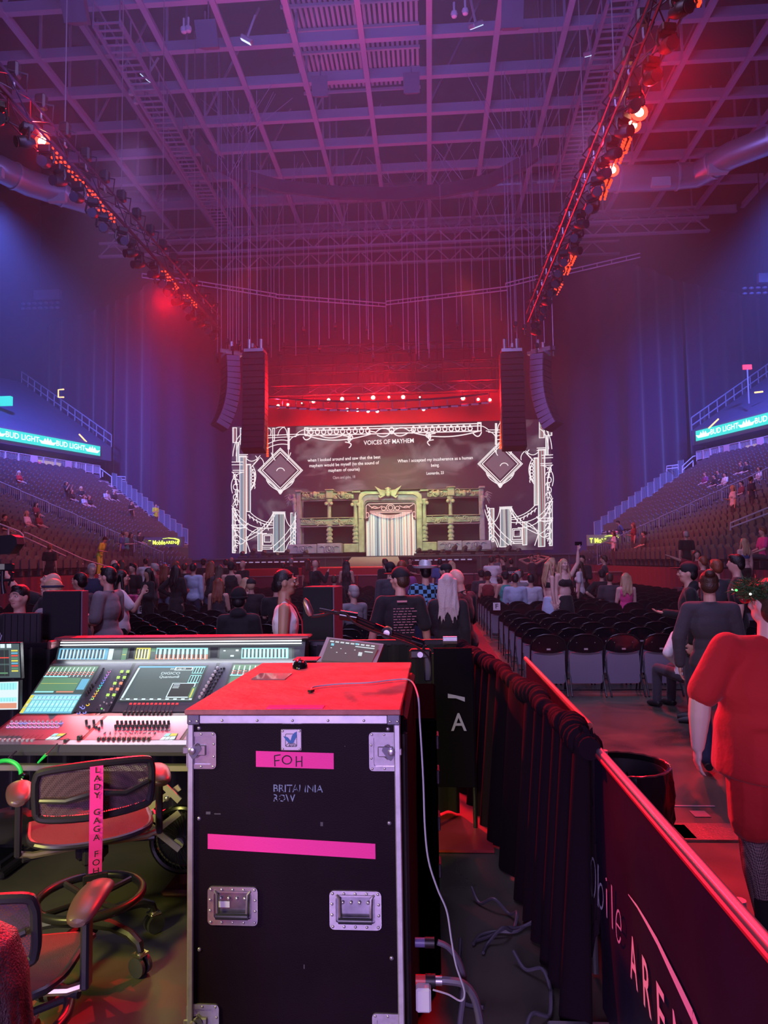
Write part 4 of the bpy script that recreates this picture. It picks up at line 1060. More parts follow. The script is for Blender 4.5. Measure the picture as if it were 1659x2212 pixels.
def side_truss(sg, X, y0, y1, nm, hot, strips, nhead, spot_off):
    truss((X, y0, ZTR + .55), (X, y1, ZTR + .55), .6, 'lighting_truss', 'long black lighting truss flown on the %s side of the floor' % nm)
    rd = random.Random(11 + sg)
    for k in range(nhead):
        y = lerp(y0 + .3, y1 - .3, k / (nhead - 1)); put_head((X + rd.uniform(-.12, .12), y, ZTR + .25), rd.uniform(-.8, .8), 'black moving head light, %s along the %s flown truss' % (nth(k), nm))
    for k in range(int((y1 - y0) / 1.3)):
        y = y0 + 1.3 * k + .5; r = thing('hoist_motor', 'chain hoist above the %s flown truss, %s along it' % (nm, nth(k)), 'hoist', (X - sg * .1, y, ZTR + 1.0), 0, 'chain hoists over the trusses')
        MB().box((0, 0, .35), (.3, .25, .42), bev=.05).obj('motor_body', BLACK, r); MB().tube([(0, 0, .1), (0, 0, -.12), (.06, 0, -.2)], .03, 6).obj('hook', STEEL, r)
        if k % 3 == 0: MB().tube([(0, 0, .5), (0, 0, ZG - ZTR - 1.0)], .018, 4).obj('chain', STEEL, r)
        m = MB(); m.tube([(-.3, .2, .1), (.1, .4, -.1), (.3, .1, .3), (-.1, -.3, .2), (-.3, .2, .1)], .025, 5); m.obj('cable_loop', BLACK, r)
    for k, (pa, pb, n) in enumerate(strips):
        a, b = AX(*pa, X + spot_off), AX(*pb, X + spot_off); r = tag(MB().box(a.lerp(b, .5), ((.06), (b - a).length, .05)).obj('led_batten', BLACK, smooth=False), 'red lit led batten hanging on the %s flown truss, %s from the near end' % (nm, nth(k)), 'led batten', 'red led battens')
        for q in range(n):
            c = a.lerp(b, (q + .5) / n); m = MB()
            for dx in (-.07, .07):
                for dz in (-.07, .07): m.box(c + V((dx, -.05, dz)), (.055, .06, .055))
            m.obj('led_cell', LEDR, r, smooth=False)
    for k, (px, py, rr) in enumerate(hot):
        c = AX(px, py, X + spot_off); r = thing('spot_lamp', 'bright red-glaring spot lamp on the %s flown truss, %s from the near end' % (nm, nth(k)), 'stage light', c, 0, 'glaring red lamps')
        MB().lathe([(0, .3), (.12, .28), (.17, .1), (.19, 0), (.17, -.02)], n=12, M=Matrix.Rotation(PI / 2, 4, 'X') @ Matrix.Scale(-1, 4, (0, 0, 1))).obj('lamp_housing', BLACK, r)
        MB().ell((0, -.02, 0), (rr, .04, rr)).obj('lens', STAR, r); MB().lathe([(rr, 0), (rr * 1.8, .01), (rr * 1.8, .03)], n=14, M=Matrix.Rotation(PI / 2, 4, 'X')).obj('lens_ring', STARR, r)
        MB().tube([(0, .15, .1), (0, .15, ZTR + .3 - c.z)], .03, 5).obj('clamp', BLACK, r)
        lamp('glare_%s' % nm, 'SPOT', c + V((0, -.3, -.05)), 3200, RED, (0, 0, 3), .06, 80, 1)
side_truss(-1, -10.7, 11.5, 35, 'left', [(92, 306, .13)], [((106, 322), (150, 372), 5), ((160, 375), (180, 395), 3), ((188, 405), (222, 455), 6), ((228, 458), (247, 480), 3), ((352, 588), (372, 612), 4), ((374, 615), (384, 628), 3), ((400, 640), (424, 664), 5)], 24, -.35)
side_truss(1, 5.45, 11.0, 36, 'right', [(1380, 244, .13), (1366, 271, .13), (1322, 368, .12)], [((1357, 295), (1345, 330), 5), ((1342, 325), (1332, 352), 4), ((1316, 385), (1308, 405), 4), ((1306, 408), (1300, 430), 4), ((1240, 550), (1230, 572), 5), ((1228, 576), (1221, 592), 4), ((1212, 610), (1198, 636), 5), ((1504, 0), (1498, 12), 2)], 24, .35)
# centre rig over the screen
zc = AY(840, 866, 42).z
truss((AY(585, 866, 42).x, 42.3, zc + .8), (AY(1078, 860, 42).x, 42.3, zc + .8), .6, 'header_truss', 'black lighting truss across the top of the stage')
truss((AY(560, 800, 43).x, 43, zc + 2.3), (AY(1085, 800, 43).x, 43, zc + 2.3), .5, 'header_truss', 'higher black truss across the stage above the row of red lamps')
truss((AY(600, 760, 44).x, 44, zc + 3.8), (AY(1060, 760, 44).x, 44, zc + 3.8), .5, 'header_truss', 'topmost black truss across the stage, hung on chains')
for k in range(9):
    x = lerp(AY(600, 866, 42).x, AY(1065, 860, 42).x, k / 8)
    m = MB(); m.tube([(x, 42.3, zc + 1.1), (x, 43.9, zc + 4)], .03, 5); m.tube([(x + .3, 42.3, zc + .5), (x + .3, 42.3, zc + 3.4)], .025, 5)
    tag(m.obj('hanging_ladder', TRS), 'thin black hanging frame in the stage lighting rig, %s from the left' % nth(k), 'frame', 'hanging frames in the stage rig')
CL = [(601, 877, 5), (622, 874, 4), (652, 871, 2), (677, 867, 6), (710, 864, 5), (739, 862, 6), (774, 860, 2.5), (806, 859, 6.5), (840, 858, 3.5), (871, 858, 6), (907, 858, 2.5), (1000, 860, 7), (1033, 863, 4.5), (1058, 864, 5)]
for k, (px, py, s) in enumerate(CL):
    c = AY(px, py, 42); rr = s * 42 / FPX * .62; r = thing('beam_lamp', 'red glaring lamp in the row above the stage screen, %s from the left' % nth(k), 'stage light', c, 0, 'row of red lamps over the stage')
    MB().lathe([(rr * .9, -.02), (rr + .08, 0), (rr + .1, .15), (.12, .4), (0, .42)], n=12, M=Matrix.Rotation(-PI / 2, 4, 'X')).obj('lamp_housing', BLACK, r)
    MB().ell((0, -.03, 0), (rr, .05, rr)).obj('lens', STAR, r)
    MB().tube([(0, .2, .05), (0, .3, zc + .5 - c.z + .01)], .03, 5).obj('clamp', BLACK, r)
    if s > 3: lamp('stage_glare', 'SPOT', c + V((0, -.4, 0)), 330 * s, RED, (-2, 5, 22), .1, 100, 1); lamp('stage_glare_near', 'POINT', c + V((0, -.5, 0)), 58 * s, RED, size=.1)
# arc of small pale panels under the lamps
for k in range(22):
    u = k / 21; px = lerp(588, 1048, u); py = 890 - 12 * (2 * u - 1) ** 2 * 1.0 - 8 * u; p = AY(px, py, 41); p.y = 41.09
    tag(MB().box(p, (.42, .05, .1)).obj('blinder_panel', mat('panel_pale', (.45, .4, .5), .5), smooth=False), 'small pale panel in the curved row under the red lamps, %s from the left' % nth(k), 'panel', 'curved row of pale panels')
m = MB(); P = [AY(lerp(580, 1055, u), 889 - 12 * (2 * u - 1) ** 2 - 8 * u, 41.15) for u in [i / 16 for i in range(17)]]; m.tube(P, .06, 6); m.tube([q + V((0, 0, .5)) for q in P], .06, 6)
for q in P: m.tube([q, q + V((0, 0, .5))], .03, 4)
tag(m.obj('curved_truss', TRS), 'curved black truss carrying the row of pale panels', 'truss')
# masking header just above the screen and its back panel in red light
a, b = AY(572, 905, 44.5), AY(1088, 893, 44.5)
tag(MB().box(((a.x + b.x) / 2, 44.6, a.z + .5), (b.x - a.x, .15, 2.0)).obj('header_masking', mat('header_cloth_red_light', (.22, .02, .03), .8), smooth=False), 'dark header cloth above the video wall, lit red', 'drape')  # glow of the red lamps put into the cloth colour
for k, (x0, x1) in enumerate(((745, 775), (805, 845), (905, 935), (960, 985))):
    pass
# small down lights with faint white beams
for k, (px, py) in enumerate(((750, 885), (772, 886), (795, 888), (815, 888), (915, 884))):
    c = AY(px, py, 41.5); r = tag(MB().ell(c, .1).obj('down_light', glow('down_light_white', (1, .9, .95), 6 if px in (750, 915) else 1.5)), 'small white down light under the curved truss, %s from the left' % nth(k), 'stage light', 'small down lights')
for px, w in ((745, 5), (772, 5), (800, 5)): lamp('down_beam', 'SPOT', AY(px, 886, 41.5), 260, (1, .6, .6), AY(px - 10, 960, 42.5), .05, 9, .3)
# rigging chains with bridles
rd = random.Random(21); CH = mat('rigging_chain', (.36, .34, .52), .4, .4)
xs = [470, 478, 492, 497, 503, 511, 516, 523, 537, 541, 556, 564, 579, 586, 592, 604, 613, 639, 657, 668, 690, 711, 724, 742, 754, 778, 792, 796, 806, 835, 844, 872, 883, 899, 905, 924, 927, 958, 987, 999, 1023, 1047, 1062, 1083, 1099, 1106, 1113, 1118, 1133, 1149, 1159, 1176, 1195]
for k, px in enumerate(xs):
    Y = rd.uniform(35.5, 44.5); yb = rd.choice([735, 742, 748, 755, 700, 765]) + rd.uniform(-8, 8)
    if 560 < px < 1090: Y = rd.uniform(42, 44.5)
    else: Y = rd.uniform(35, 36.6)
    lo = AY(px, yb, Y); top = ZG - rd.choice([0, 0, 2.5, 4.5]); m = MB()
    m.tube([lo, (lo.x, Y, top)], .02, 4)
    if top < ZG - 1:
        for s in (-1, 1): m.tube([(lo.x, Y, top), (lo.x + s * rd.uniform(1.2, 2.6), Y + rd.uniform(-1, 1), ZG)], .016, 4)
    tag(m.obj('rigging_chain', CH), 'thin rigging chain hanging from the roof over the stage, %s from the left' % nth(k), 'chain', 'rigging chains over the stage')
    if k % 2 == 0:
        r = thing('chain_hoist', 'small chain hoist above the stage rig, %s from the left' % nth(k // 2), 'hoist', lo + V((0, -.25, -.2)), 0, 'hoists above the stage rig')
        MB().box((0, .25, .1), (.2, .18, .26), bev=.04).obj('motor_body', TRS, r); MB().tube([(0, .25, -.05), (0, .25, -.3)], .05, 6).obj('chain_bag', BLACK, r)
# dim fixture clusters far up at both sides
for px, py, Y, w in ((85, 652, 48, 'left'), (1650, 618, 46, 'right')):
    c = AY(px, py, Y); r = thing('scoreboard_cluster', 'dim cluster of fixtures on a hanging frame high over the %s stand' % w, 'rig', c)
    MB().box((.6, 0, .5), (1.9, .3, .6)).obj('panel', mat('cluster_panel', (.12, .12, .17), .5), r, smooth=False)
    for k in range(14): MB().ell((-1.2 + (k % 7) * .42, 0, -.1 - .35 * (k // 7)), (.16, .12, .09)).obj('fixture', mat('cluster_panel', (.12, .12, .17), .5), r)
    MB().tube([(0, 0, .8), (0, 0, 33 - c.z)], .04, 5).obj('suspension', TRS, r)
# ================================================================ folding chairs on the floor
CHB = mat('chair_back_gloss', (0.010, 0.008, 0.012), 0.14, coat=.5); CHF = mat('chair_frame', (0.03, 0.028, 0.035), .28, .5)
CHS = mat('chair_vinyl', (0.17, 0.15, 0.22), .6, bump=.15, bscale=90); CHP = mat('chair_plate', (.6, .6, .65), .3, .6)
def chair_geo():
    fr, bk, st, pl = MB(), MB(), MB(), MB()
    arcp = [(-.235, .02, .60), (-.235, .0, .66), (-.205, -.01, .735), (-.14, -.02, .785), (-.06, -.025, .808), (.06, -.025, .808), (.14, -.02, .785), (.205, -.01, .735), (.235, 0, .66), (.235, .02, .60)]
    fr.tube([(-.235, .26, .012)] + arcp + [(.235, .26, .012)], .011, 6)
    rear = [MB().tube([(s * .215, .12, .43), (s * .22, -.16, .012)], .011, 6) for s in (-1, 1)]
    fr2 = MB().tube([(-.22, -.11, .09), (.22, -.11, .09)], .009, 6)
    o = [(-.225, .60), (-.225, .66), (-.195, .727), (-.135, .775), (-.06, .797), (.06, .797), (.135, .775), (.195, .727), (.225, .66), (.225, .60), (.15, .575), (.05, .562), (-.05, .562), (-.15, .575)]
    bk.prism(o, -.012, .018, Matrix.Rotation(PI / 2, 4, 'X') @ Matrix.Translation((0, 0, .0)))
    st.prism([(x, z) for x, z in [(-.205, .17), (-.215, .2), (-.215, .52), (-.19, .565), (.19, .565), (.215, .52), (.215, .2), (.205, .17), (.18, .155), (-.18, .155)]], -.02, .035, Matrix.Translation((0, .03, 0)) @ Matrix.Rotation(PI / 2 - .04, 4, 'X'))
    pl.box((0, -.022, .615), (.05, .012, .022))
    for s in (-1, 1): pl.ell((s * .12, -.021, .70), .006, n=6, m=4)
    return fr, rear, fr2, bk, st, pl
fr, rear, fr2, bk, st, pl = chair_geo()
chair0 = thing('folding_chair', 'chair', 'chair', (0, 0, -60), 0)
fr.obj('frame', CHF, chair0); bk.obj('backrest', CHB, chair0); st.obj('seat', CHS, chair0)
for q in rear: q.obj('leg', CHF, chair0)
fr2.obj('stretcher', CHF, chair0); pl.obj('name_plate', CHP, chair0)
one = MB(); one.cur = 0
for q in (fr, fr2, *rear): one.add(q.v, q.f)
one.cur = 1; one.add(bk.v, bk.f); one.cur = 2; one.add(st.v, st.f)
simple_me = one.mesh('folding_chair', [CHF, CHB, CHS])
places = []
NEARY = [9.83, 10.72, 11.6, 12.5, 13.4, 14.3]
for r_, y in enumerate(NEARY):
    for c in range(11): places.append((1.57 + c * .495, y, 'right', 'near', r_, c))
FARY = [16.3 + .88 * k for k in range(15)]
for r_, y in enumerate(FARY):
    for c in range(13): places.append((1.57 + c * .49, y, 'right', 'far', r_, c))
NL = [9.9, 10.8, 11.7, 12.6, 13.5, 14.4, 15.3]
for r_, y in enumerate(NL):
    for c in range(12): places.append((-.75 - c * .495, y, 'left', 'near', r_, c))
FL_ = [17.2 + .9 * k for k in range(13)]
for r_, y in enumerate(FL_):
    for c in range(22): places.append((-.9 - c * .5, y, 'left', 'far', r_, c))
occ = []
AVOID = [(3.96, 9.83), (4.2, 9.3), (3.35, 7.4)]
rd = random.Random(4)
lst = []
for (x, y, side, blk, r_, c) in places:
    if side == 'right' and blk == 'near' and (c > 7 or (c >= 5 and r_ < 1)): continue
    if side == 'right' and blk == 'near' and r_ == 0 and c == 4: x += .05; y -= .25
    lst.append((x, y, side, blk, r_, c))
lst.sort(key=lambda p: math.hypot(p[0], p[1]))
used0 = False
for i, (x, y, side, blk, r_, c) in enumerate(lst[:300]):
    lab = 'black folding chair, %s from the aisle in the %s row of the %s %s block' % (nth(c), nth(r_), blk, side)
    rz = rd.uniform(-.05, .05) + (-.55 if (side, blk, r_, c) == ('right', 'near', 0, 4) else 0)
    if blk == 'near':
        if not used0: o = chair0; used0 = True; o.location = (x, y, 0); o['label'] = lab; o['group'] = 'folding chairs on the floor'; o.rotation_euler = (0, 0, rz)
        else: o = dup(chair0, (x, y, 0), rz, lab, 'folding chairs on the floor')
    else:
        o = bpy.data.objects.new('folding_chair', simple_me); col.objects.link(o); o.location = (x, y, 0); o.rotation_euler = (0, 0, rz); tag(o, lab, 'chair', 'folding chairs on the floor')
me_st = stuff_mesh('folding_chairs', one, [((x, y, 0), 0) for (x, y, *_) in lst[300:]], CHB, 'rest of the black folding chairs in the far floor blocks', 'chairs')
# letter cards on two chairs
for (px, py, Y, ch) in ((305, 1317, 15.2, 'E'), (1073, 1310, 16.2, 'F')):
    c = AY(px, py, Y); r = tag(MB().box(c, (.16, .006, .17)).obj('letter_card', mat('card_white', (.75, .72, .8), .6), smooth=False), 'white card with a black letter %s on an aisle chair back' % ch, 'sign')
    text_mb(ch, .15, Matrix.Translation(c + V((0, -.006, 0))) @ Matrix.Rotation(PI / 2, 4, 'X'), xs=1.1).obj('letter', BLACK, r, smooth=False)
# red carpet in the aisle
tag(MB().box((.62, 19.5, .008), (1.2, 22, .012)).obj('aisle_carpet', mat('red_carpet', (.35, .02, .03), .85, noise=.2, nscale=20), smooth=False), 'red carpet strip along the aisle between the chair blocks', 'carpet')

# ================================================================ plane helper
class Plane:
    "pixel to local coordinates on a plane (origin, right, up)"
    def __init__(s, o, r, u): s.o, s.r, s.u = V(o), V(r).normalized(), V(u).normalized(); s.n = s.r.cross(s.u).normalized()
    def hit(s, px, py):
        d = ray(px, py); t = (s.o - V((0, 0, CAM_H))).dot(s.n) / d.dot(s.n)
        return V((0, 0, CAM_H)) + d * t
    def uv(s, px, py): h = s.hit(px, py) - s.o; return h.dot(s.r), h.dot(s.u)
    def mat(s, px, py, lift=0.0, rot=0.0):
        M = Matrix((s.r, s.u, s.n)).transposed().to_4x4()
        return Matrix.Translation(s.hit(px, py) + s.n * lift) @ M @ Matrix.Rotation(rot, 4, 'Z')
# ================================================================ flight case in the foreground
CT = 1.41
FLc, FRc, BRc = AZ(407, 1529, CT), AZ(864, 1529, CT), AZ(906, 1425, CT)
cw = (FRc - FLc).length; cang = math.atan2(FRc.y - FLc.y, FRc.x - FLc.x); cdp = 1.0
ur = (FRc - FLc).normalized(); ub = V((-ur.y, ur.x, 0))
case = thing('flight_case', 'tall black flight case with aluminium edges, pink tape and a red-lit top', 'flight case', (FLc.x, FLc.y, 0), cang)
PLY = mat('case_laminate', (.009, .003, .008), .55, spec=.12, bump=.12, bscale=250, noise=.2, nscale=5)
TOPM = mat('case_top_red_light', (.42, .16, .16), .6, spec=.15, noise=.25, nscale=9, bump=.5, bscale=35)  # red light on the black top board put into its colour
BUMP = mat('case_edge_black', (.02, .018, .024), .35)
def cpart(mb, name, m, smooth=True, parent=None): return mb.obj(name, m, parent or case, smooth=smooth)
W = cw
z0 = .14
MBx = lambda: MB()
cpart(MB().box((W / 2, .5, (CT + z0) / 2 - .02), (W + .035, .86, CT - z0 - .04), bev=.012), 'body', PLY)
cpart(MB().box((W / 2, .035, (CT + z0) / 2 - .02), (W - .01, .07, CT - z0 - .05), bev=.005), 'front_cover', PLY)
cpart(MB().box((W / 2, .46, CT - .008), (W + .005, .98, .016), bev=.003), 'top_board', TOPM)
pf = Plane(FLc + V((0, 0, 0)), ur, (0, 0, 1))
def cu(px, py): return pf.uv(px, py)[0], CT + pf.uv(px, py)[1]
# aluminium extrusions
cpart(MB().box((W / 2, -.004, CT - .033), (W - .004, .012, .028), bev=.003).box((W / 2, .02, CT - .02), (W - .004, .05, .006)), 'top_extrusion', ALU)
zl = z0 + .02
for x, nm in ((.010, 'side_extrusion'), (W - .010, 'side_extrusion')):
    cpart(MB().box((x, -.004, (CT - .048 + zl) / 2), (.019, .012, CT - .048 - zl), bev=.003), nm, ALU)
    cpart(MB().box((x + (-.012 if x < .3 else .012), .075, (CT - .05 + zl) / 2), (.03, .03, CT - .12 - zl), bev=.008), 'edge_bumper', BUMP)
RIV = mat('rivet', (.72, .7, .75), .28, .8); RIVD = mat('bolt_grey', (.35, .33, .38), .35, .7)
cor = mat('corner_plate', (.16, .15, .2), .4, .6)
def rivets(pts, r=.0042, name='rivet', m=RIV, y=-.011, parent=None, one_=True):
    mb = MB()
    for x, z in pts: mb.ell((x, y, z), (r, r * .55, r), n=8, m=5)
    return mb
for s, x in ((0, .02), (1, W - .02)):
    c = cpart(MB().box((x, -.006, CT - .033), (.042, .014, .034), bev=.004), 'corner_plate', cor)
    rivets([(x - .010, CT - .038), (x + .012, CT - .038)], y=-.014).obj('rivets', RIV, case)
rivets([(W * k / 6, CT - .036) for k in range(1, 6)]).obj('rivets', RIV, case)
for (px, py) in ((430, 1573), (838, 1575), (430, 1768), (841, 1778), (431, 2051), (846, 2070)):
    x, z = cu(px, py); MB().ell((x, 0, z), (.0065, .004, .0065), n=12).obj('bolt', RIVD, case)
def rrect(x0, z0_, x1, z1, r, n=4):
    o = []
    for cx, cz, a0 in ((x1 - r, z1 - r, 0), (x0 + r, z1 - r, 90), (x0 + r, z0_ + r, 180), (x1 - r, z0_ + r, 270)):
        for k in range(n + 1): a = math.radians(a0 + 90 * k / n); o.append((cx + r * math.cos(a), cz + r * math.sin(a)))
    return o
XZ = Matrix.Rotation(PI / 2, 4, 'X')     # (x, z, -y)
def ring(o, i, t0, t1, M=None):
    mb = MB(); n = len(o); vs = [(x, z, t0) for x, z in o] + [(x, z, t0) for x, z in i] + [(x, z, t1) for x, z in o] + [(x, z, t1) for x, z in i]; fs = []
    for k in range(n):
        q = (k + 1) % n; fs += [(2 * n + k, 2 * n + q, 3 * n + q, 3 * n + k), (k, q, 2 * n + q, 2 * n + k), (n + q, n + k, 3 * n + k, 3 * n + q)]
    return mb.add(vs, fs, (M @ XZ) if M is not None else XZ)
LATM = mat('latch_steel', (.58, .54, .62), .28, .8, noise=.1, nscale=60)
def latch(x0, z0_, x1, z1, right):
    root = MB(); root = ring(rrect(x0, z0_, x1, z1, .012), rrect(x0 + .014, z0_ + .014, x1 - .014 , z1 - .014, .006), -.002, .006).obj('latch_dish', LATM, case)
    MB().box(((x0 + x1) / 2, .001, (z0_ + z1) / 2), (x1 - x0 - .02, .004, z1 - z0_ - .02)).obj('dish_floor', LATM, root)
    pts = [(lerp(x0, x1, t), z) for z in (z0_ + .007, z1 - .007) for t in (.1, .5, .9)] + [((x0 + .007) if right else (x1 - .007), lerp(z0_, z1, t)) for t in (.33, .67)]
    rivets(pts, .0038, y=-.006).obj('rivets', RIV, root)
    cx, cz = (x0 + x1) / 2 + (.008 if right else -.014), (z0_ + z1) / 2; s = 1 if right else -1
    MB().box((cx - s * .006, -.004, cz), (.045, .008, .032), bev=.003).obj('latch_body', LATM, root)
    MB().prism([(cx - s * .016, cz + .004), (cx - s * .012, cz + .015), (cx + s * .004, cz + .014), (cx + s * .024, cz + .003), (cx + s * .022, cz - .012), (cx + s * .012, cz - .026), (cx + s * .003, cz - .022)][::s], .008, .0105, XZ).obj('butterfly_plate', cor, root)
    MB().lathe([(0, .0), (.011, 0), (.011, .004), (.008, .006), (0, .006)], n=14, M=Matrix.Translation((cx + s * .013, -.0105, cz)) @ Matrix.Rotation(PI / 2, 4, 'X')).obj('turn_disc', LATM, root)
    MB().box((cx + s * .035, -.006, cz), (.018, .006, .022), bev=.003).obj('tongue', LATM, root)
    for dz in (-.021, .021): MB().tube([(cx - .008, -.006, cz + dz * .7), (cx, -.009, cz + dz), (cx + .008, -.006, cz + dz * .7)], .0022, 6).obj('spring', LATM, root)
for (a, b, c, d, rt) in ((404, 1580, 468, 1660, False), (797, 1581, 865, 1665, True), (403, 2166, 474, 2252, False), (804, 2187, 874, 2275, True)):
    x0, zt = cu(a, b); x1, zb = cu(c, d); latch(x0, zb, x1, zt, rt)
HND = mat('handle_rubber', (.03, .03, .04), .3)
def chandle(a, b, c, d, label_):
    x0, zt = cu(a, b); x1, zb = cu(c, d)
    root = ring(rrect(x0, zb, x1, zt, .014), rrect(x0 + .019, zb + .019, x1 - .019, zt - .017, .008), -.002, .007).obj('handle_dish', LATM, case)
    MB().add([(x0 + .016, .016, zb + .016), (x1 - .016, .016, zb + .016), (x1 - .016, .016, zt - .014), (x0 + .016, .016, zt - .014), (x0 + .012, -.003, zb + .012), (x1 - .012, -.003, zb + .012), (x1 - .012, -.003, zt - .01), (x0 + .012, -.003, zt - .01)], [(0, 1, 5, 4), (1, 2, 6, 5), (2, 3, 7, 6), (3, 0, 4, 7)]).obj('dish_wall', LATM, root)
    MB().box(((x0 + x1) / 2, -.001, (zt + zb) / 2), (x1 - x0 - .036, .003, zt - zb - .034)).obj('dish_floor', mat('dish_shadow', (.30, .28, .36), .25, .8, noise=.3, nscale=30), root)
    pts = [(lerp(x0 + .01, x1 - .01, t), z) for z in (zb + .009, zt - .008) for t in (0, .25, .5, .75, 1)] + [(x, lerp(zb, zt, t)) for x in (x0 + .008, x1 - .008) for t in (.38, .66)]
    rivets(pts, .0042, y=-.008).obj('rivets', RIV, root)
    xm = (x0 + x1) / 2
    rivets([(lerp(x0 + .04, x1 - .04, t), zt - .034) for t in (0, .33, .67, 1)], .005, y=-.006).obj('hinge_bolts', RIV, root)
    MB().tube([(x0 + .022, -.006, zt - .012), (x0 + .03, -.012, zt - .02), (x0 + .032, -.014, zb + .035)], .004, 6).tube([(x1 - .022, -.006, zt - .012), (x1 - .03, -.012, zt - .02), (x1 - .032, -.014, zb + .035)], .004, 6).tube([(x0 + .026, -.004, zt - .012), (x1 - .026, -.004, zt - .012)], .0035, 6).obj('bail', LATM, root)
    MB().tube([(x0 + .028, -.014, zb + .03), (x1 - .028, -.014, zb + .03)], .010, 10).obj('grip', HND, root)
    return root, x0, zb, x1, zt
chandle(450, 1913, 558, 1998, 'l')
root, x0, zb, x1, zt = chandle(712, 1922, 825, 2008, 'r')
MB().box((cu(485, 1950)[0], -.004, cu(485, 1952)[1]), (.034, .001, .018)).obj('asset_label', mat('label_white', (.7, .68, .72), .6), case)
# maker's plate with bird emblem
a = cu(607, 1575); b = cu(652, 1621); xm, zm = (a[0] + b[0]) / 2, (a[1] + b[1]) / 2
plate = MB().box((xm, -.002, zm), (b[0] - a[0], .004, a[1] - b[1]), bev=.003).obj('maker_plate', mat('plate_silver', (.62, .56, .62), .35, .6), case)
rivets([(xm + sx * .026, zm + sz * .027) for sx in (-1, 1) for sz in (-1, 1)], .0035, y=-.005).obj('rivets', RIV, plate)
INK = mat('ink_black', (.01, .01, .012), .6); BIRD = mat('emblem_blue', (.04, .16, .42), .5)
ring(rrect(xm - .018, zm - .020, xm + .018, zm + .019, .004), rrect(xm - .0165, zm - .0185, xm + .0165, zm + .0175, .003), 0, .0047).obj('emblem_frame', INK, plate)
MB().prism([(xm - .024, zm + .012), (xm - .010, zm + .008), (xm - .002, zm - .002), (xm + .003, zm + .014), (xm + .010, zm + .022), (xm + .018, zm + .026), (xm + .017, zm + .010), (xm + .010, zm - .002), (xm + .009, zm - .007), (xm + .002, zm - .010), (xm - .008, zm - .008), (xm - .016, zm + .0)], .0045, .0055, XZ).obj('bird_emblem', BIRD, plate)
text_mb('CASES', .0105, Matrix.Translation((xm, -.0055, zm - .0165)) @ XZ, xs=1.15).obj('lettering', INK, plate, smooth=False)
text_mb('Amptown', .006, Matrix.Translation((xm, -.0055, zm - .0098)) @ XZ, xs=1.0, shear=.3).obj('lettering', INK, plate, smooth=False)
# pink tapes
TAPE = mat('pink_tape', (1.0, .035, .36), .6, bump=.1, bscale=300)
def tape(a, b, h, label_, y=-.0015):
    (x0, z0_), (x1, z1) = cu(*a), cu(*b)
    return MB().add([(x0, y, z0_ - h / 2), (x1, y, z1 - h / 2), (x1, y, z1 + h / 2), (x0, y, z0_ + h / 2), (x0, .001, z0_ - h / 2), (x1, .001, z1 - h / 2), (x1, .001, z1 + h / 2), (x0, .001, z0_ + h / 2)], [(0, 1, 2, 3), (4, 7, 6, 5), (0, 4, 5, 1), (1, 5, 6, 2), (2, 6, 7, 3), (3, 7, 4, 0)]).obj('tape_strip', TAPE, case, smooth=False)
t1 = tape((553, 1639), (721, 1644), .0475, 'a'); tape((449, 1817), (811, 1839), .0445, 'b')
def marker(lines, w, m, parent, conv, y):
    mb = MB()
    for ln in lines:
        P = [conv(*p) for p in ln]; mb.tube([(p[0], y, p[1]) for p in P], w, 5)
    return mb.obj('marker_lettering', m, parent)
marker([[(593, 1632), (594, 1655)], [(593, 1632), (606, 1630)], [(594, 1643), (604, 1642)], arc(620, 1641, 10, 9, 0, 360, 14), [(640, 1633), (640, 1656)], [(652, 1633), (652, 1656)], [(640, 1645), (652, 1644)]], .0018, INK, t1, cu, -.0015)
MB().box((W * .51, .01, CT + .001), (.175, .045, .002)).box((W * .51, -.0105, CT - .006), (.175, .001, .012)).obj('tape_strip', TAPE, case, smooth=False)
# worn stencil lettering
STN = mat('stencil_blue', (.22, .28, .42), .7)
def stencil(txt, px0, px1, py0, py1, seed):
    x0, za = cu(px0, py0); x1, zb_ = cu(px1, py1); h = za - zb_
    t = text_mb(txt, h * 1.35, Matrix.Translation(((x0 + x1) / 2, -.0008, (za + zb_) / 2)) @ XZ, xs=1.0)
    xs_ = [v[0] for v in t.v]; sc_ = (x1 - x0) / (max(xs_) - min(xs_)); xm_ = (x0 + x1) / 2
    t.v = [((v[0] - xm_) * sc_ + xm_, v[1], v[2]) for v in t.v]
    rd = random.Random(seed)
    t.f = [f for f in t.f if rd.random() > .42]
    t.obj('stencil_lettering', STN, case, smooth=False)
stencil('BRITANNIA', 590, 697, 1695, 1713, 1); stencil('ROW', 590, 637, 1716, 1733, 2)
SCF = mat('scuff_grey', (.09, .08, .1), .8)
for (px, py, w_, h_) in ((450, 1756, .014, .008), (695, 1780, .008, .012), (657, 2088, .003, .012), (735, 1972, .03, .002), (745, 1612, .002, .003), (470, 1758, .02, .003)):
    x, z = cu(px, py); MB().box((x, -.0004, z), (w_, .001, h_)).obj('scuff_mark', SCF, case, smooth=False)
for s in (0, 1):
    for t in (0, 1):
        c = V((.09 + s * (W - .18), .12 + t * .72, .06)); m = MB(); m.tube([c + V((-.02, 0, 0)), c + V((.02, 0, 0))], .055, 14); m.obj('caster', BLACK, case); 
        MB().box(c + V((0, 0, .06)), (.08, .08, .05)).obj('caster_plate', STEEL, case)
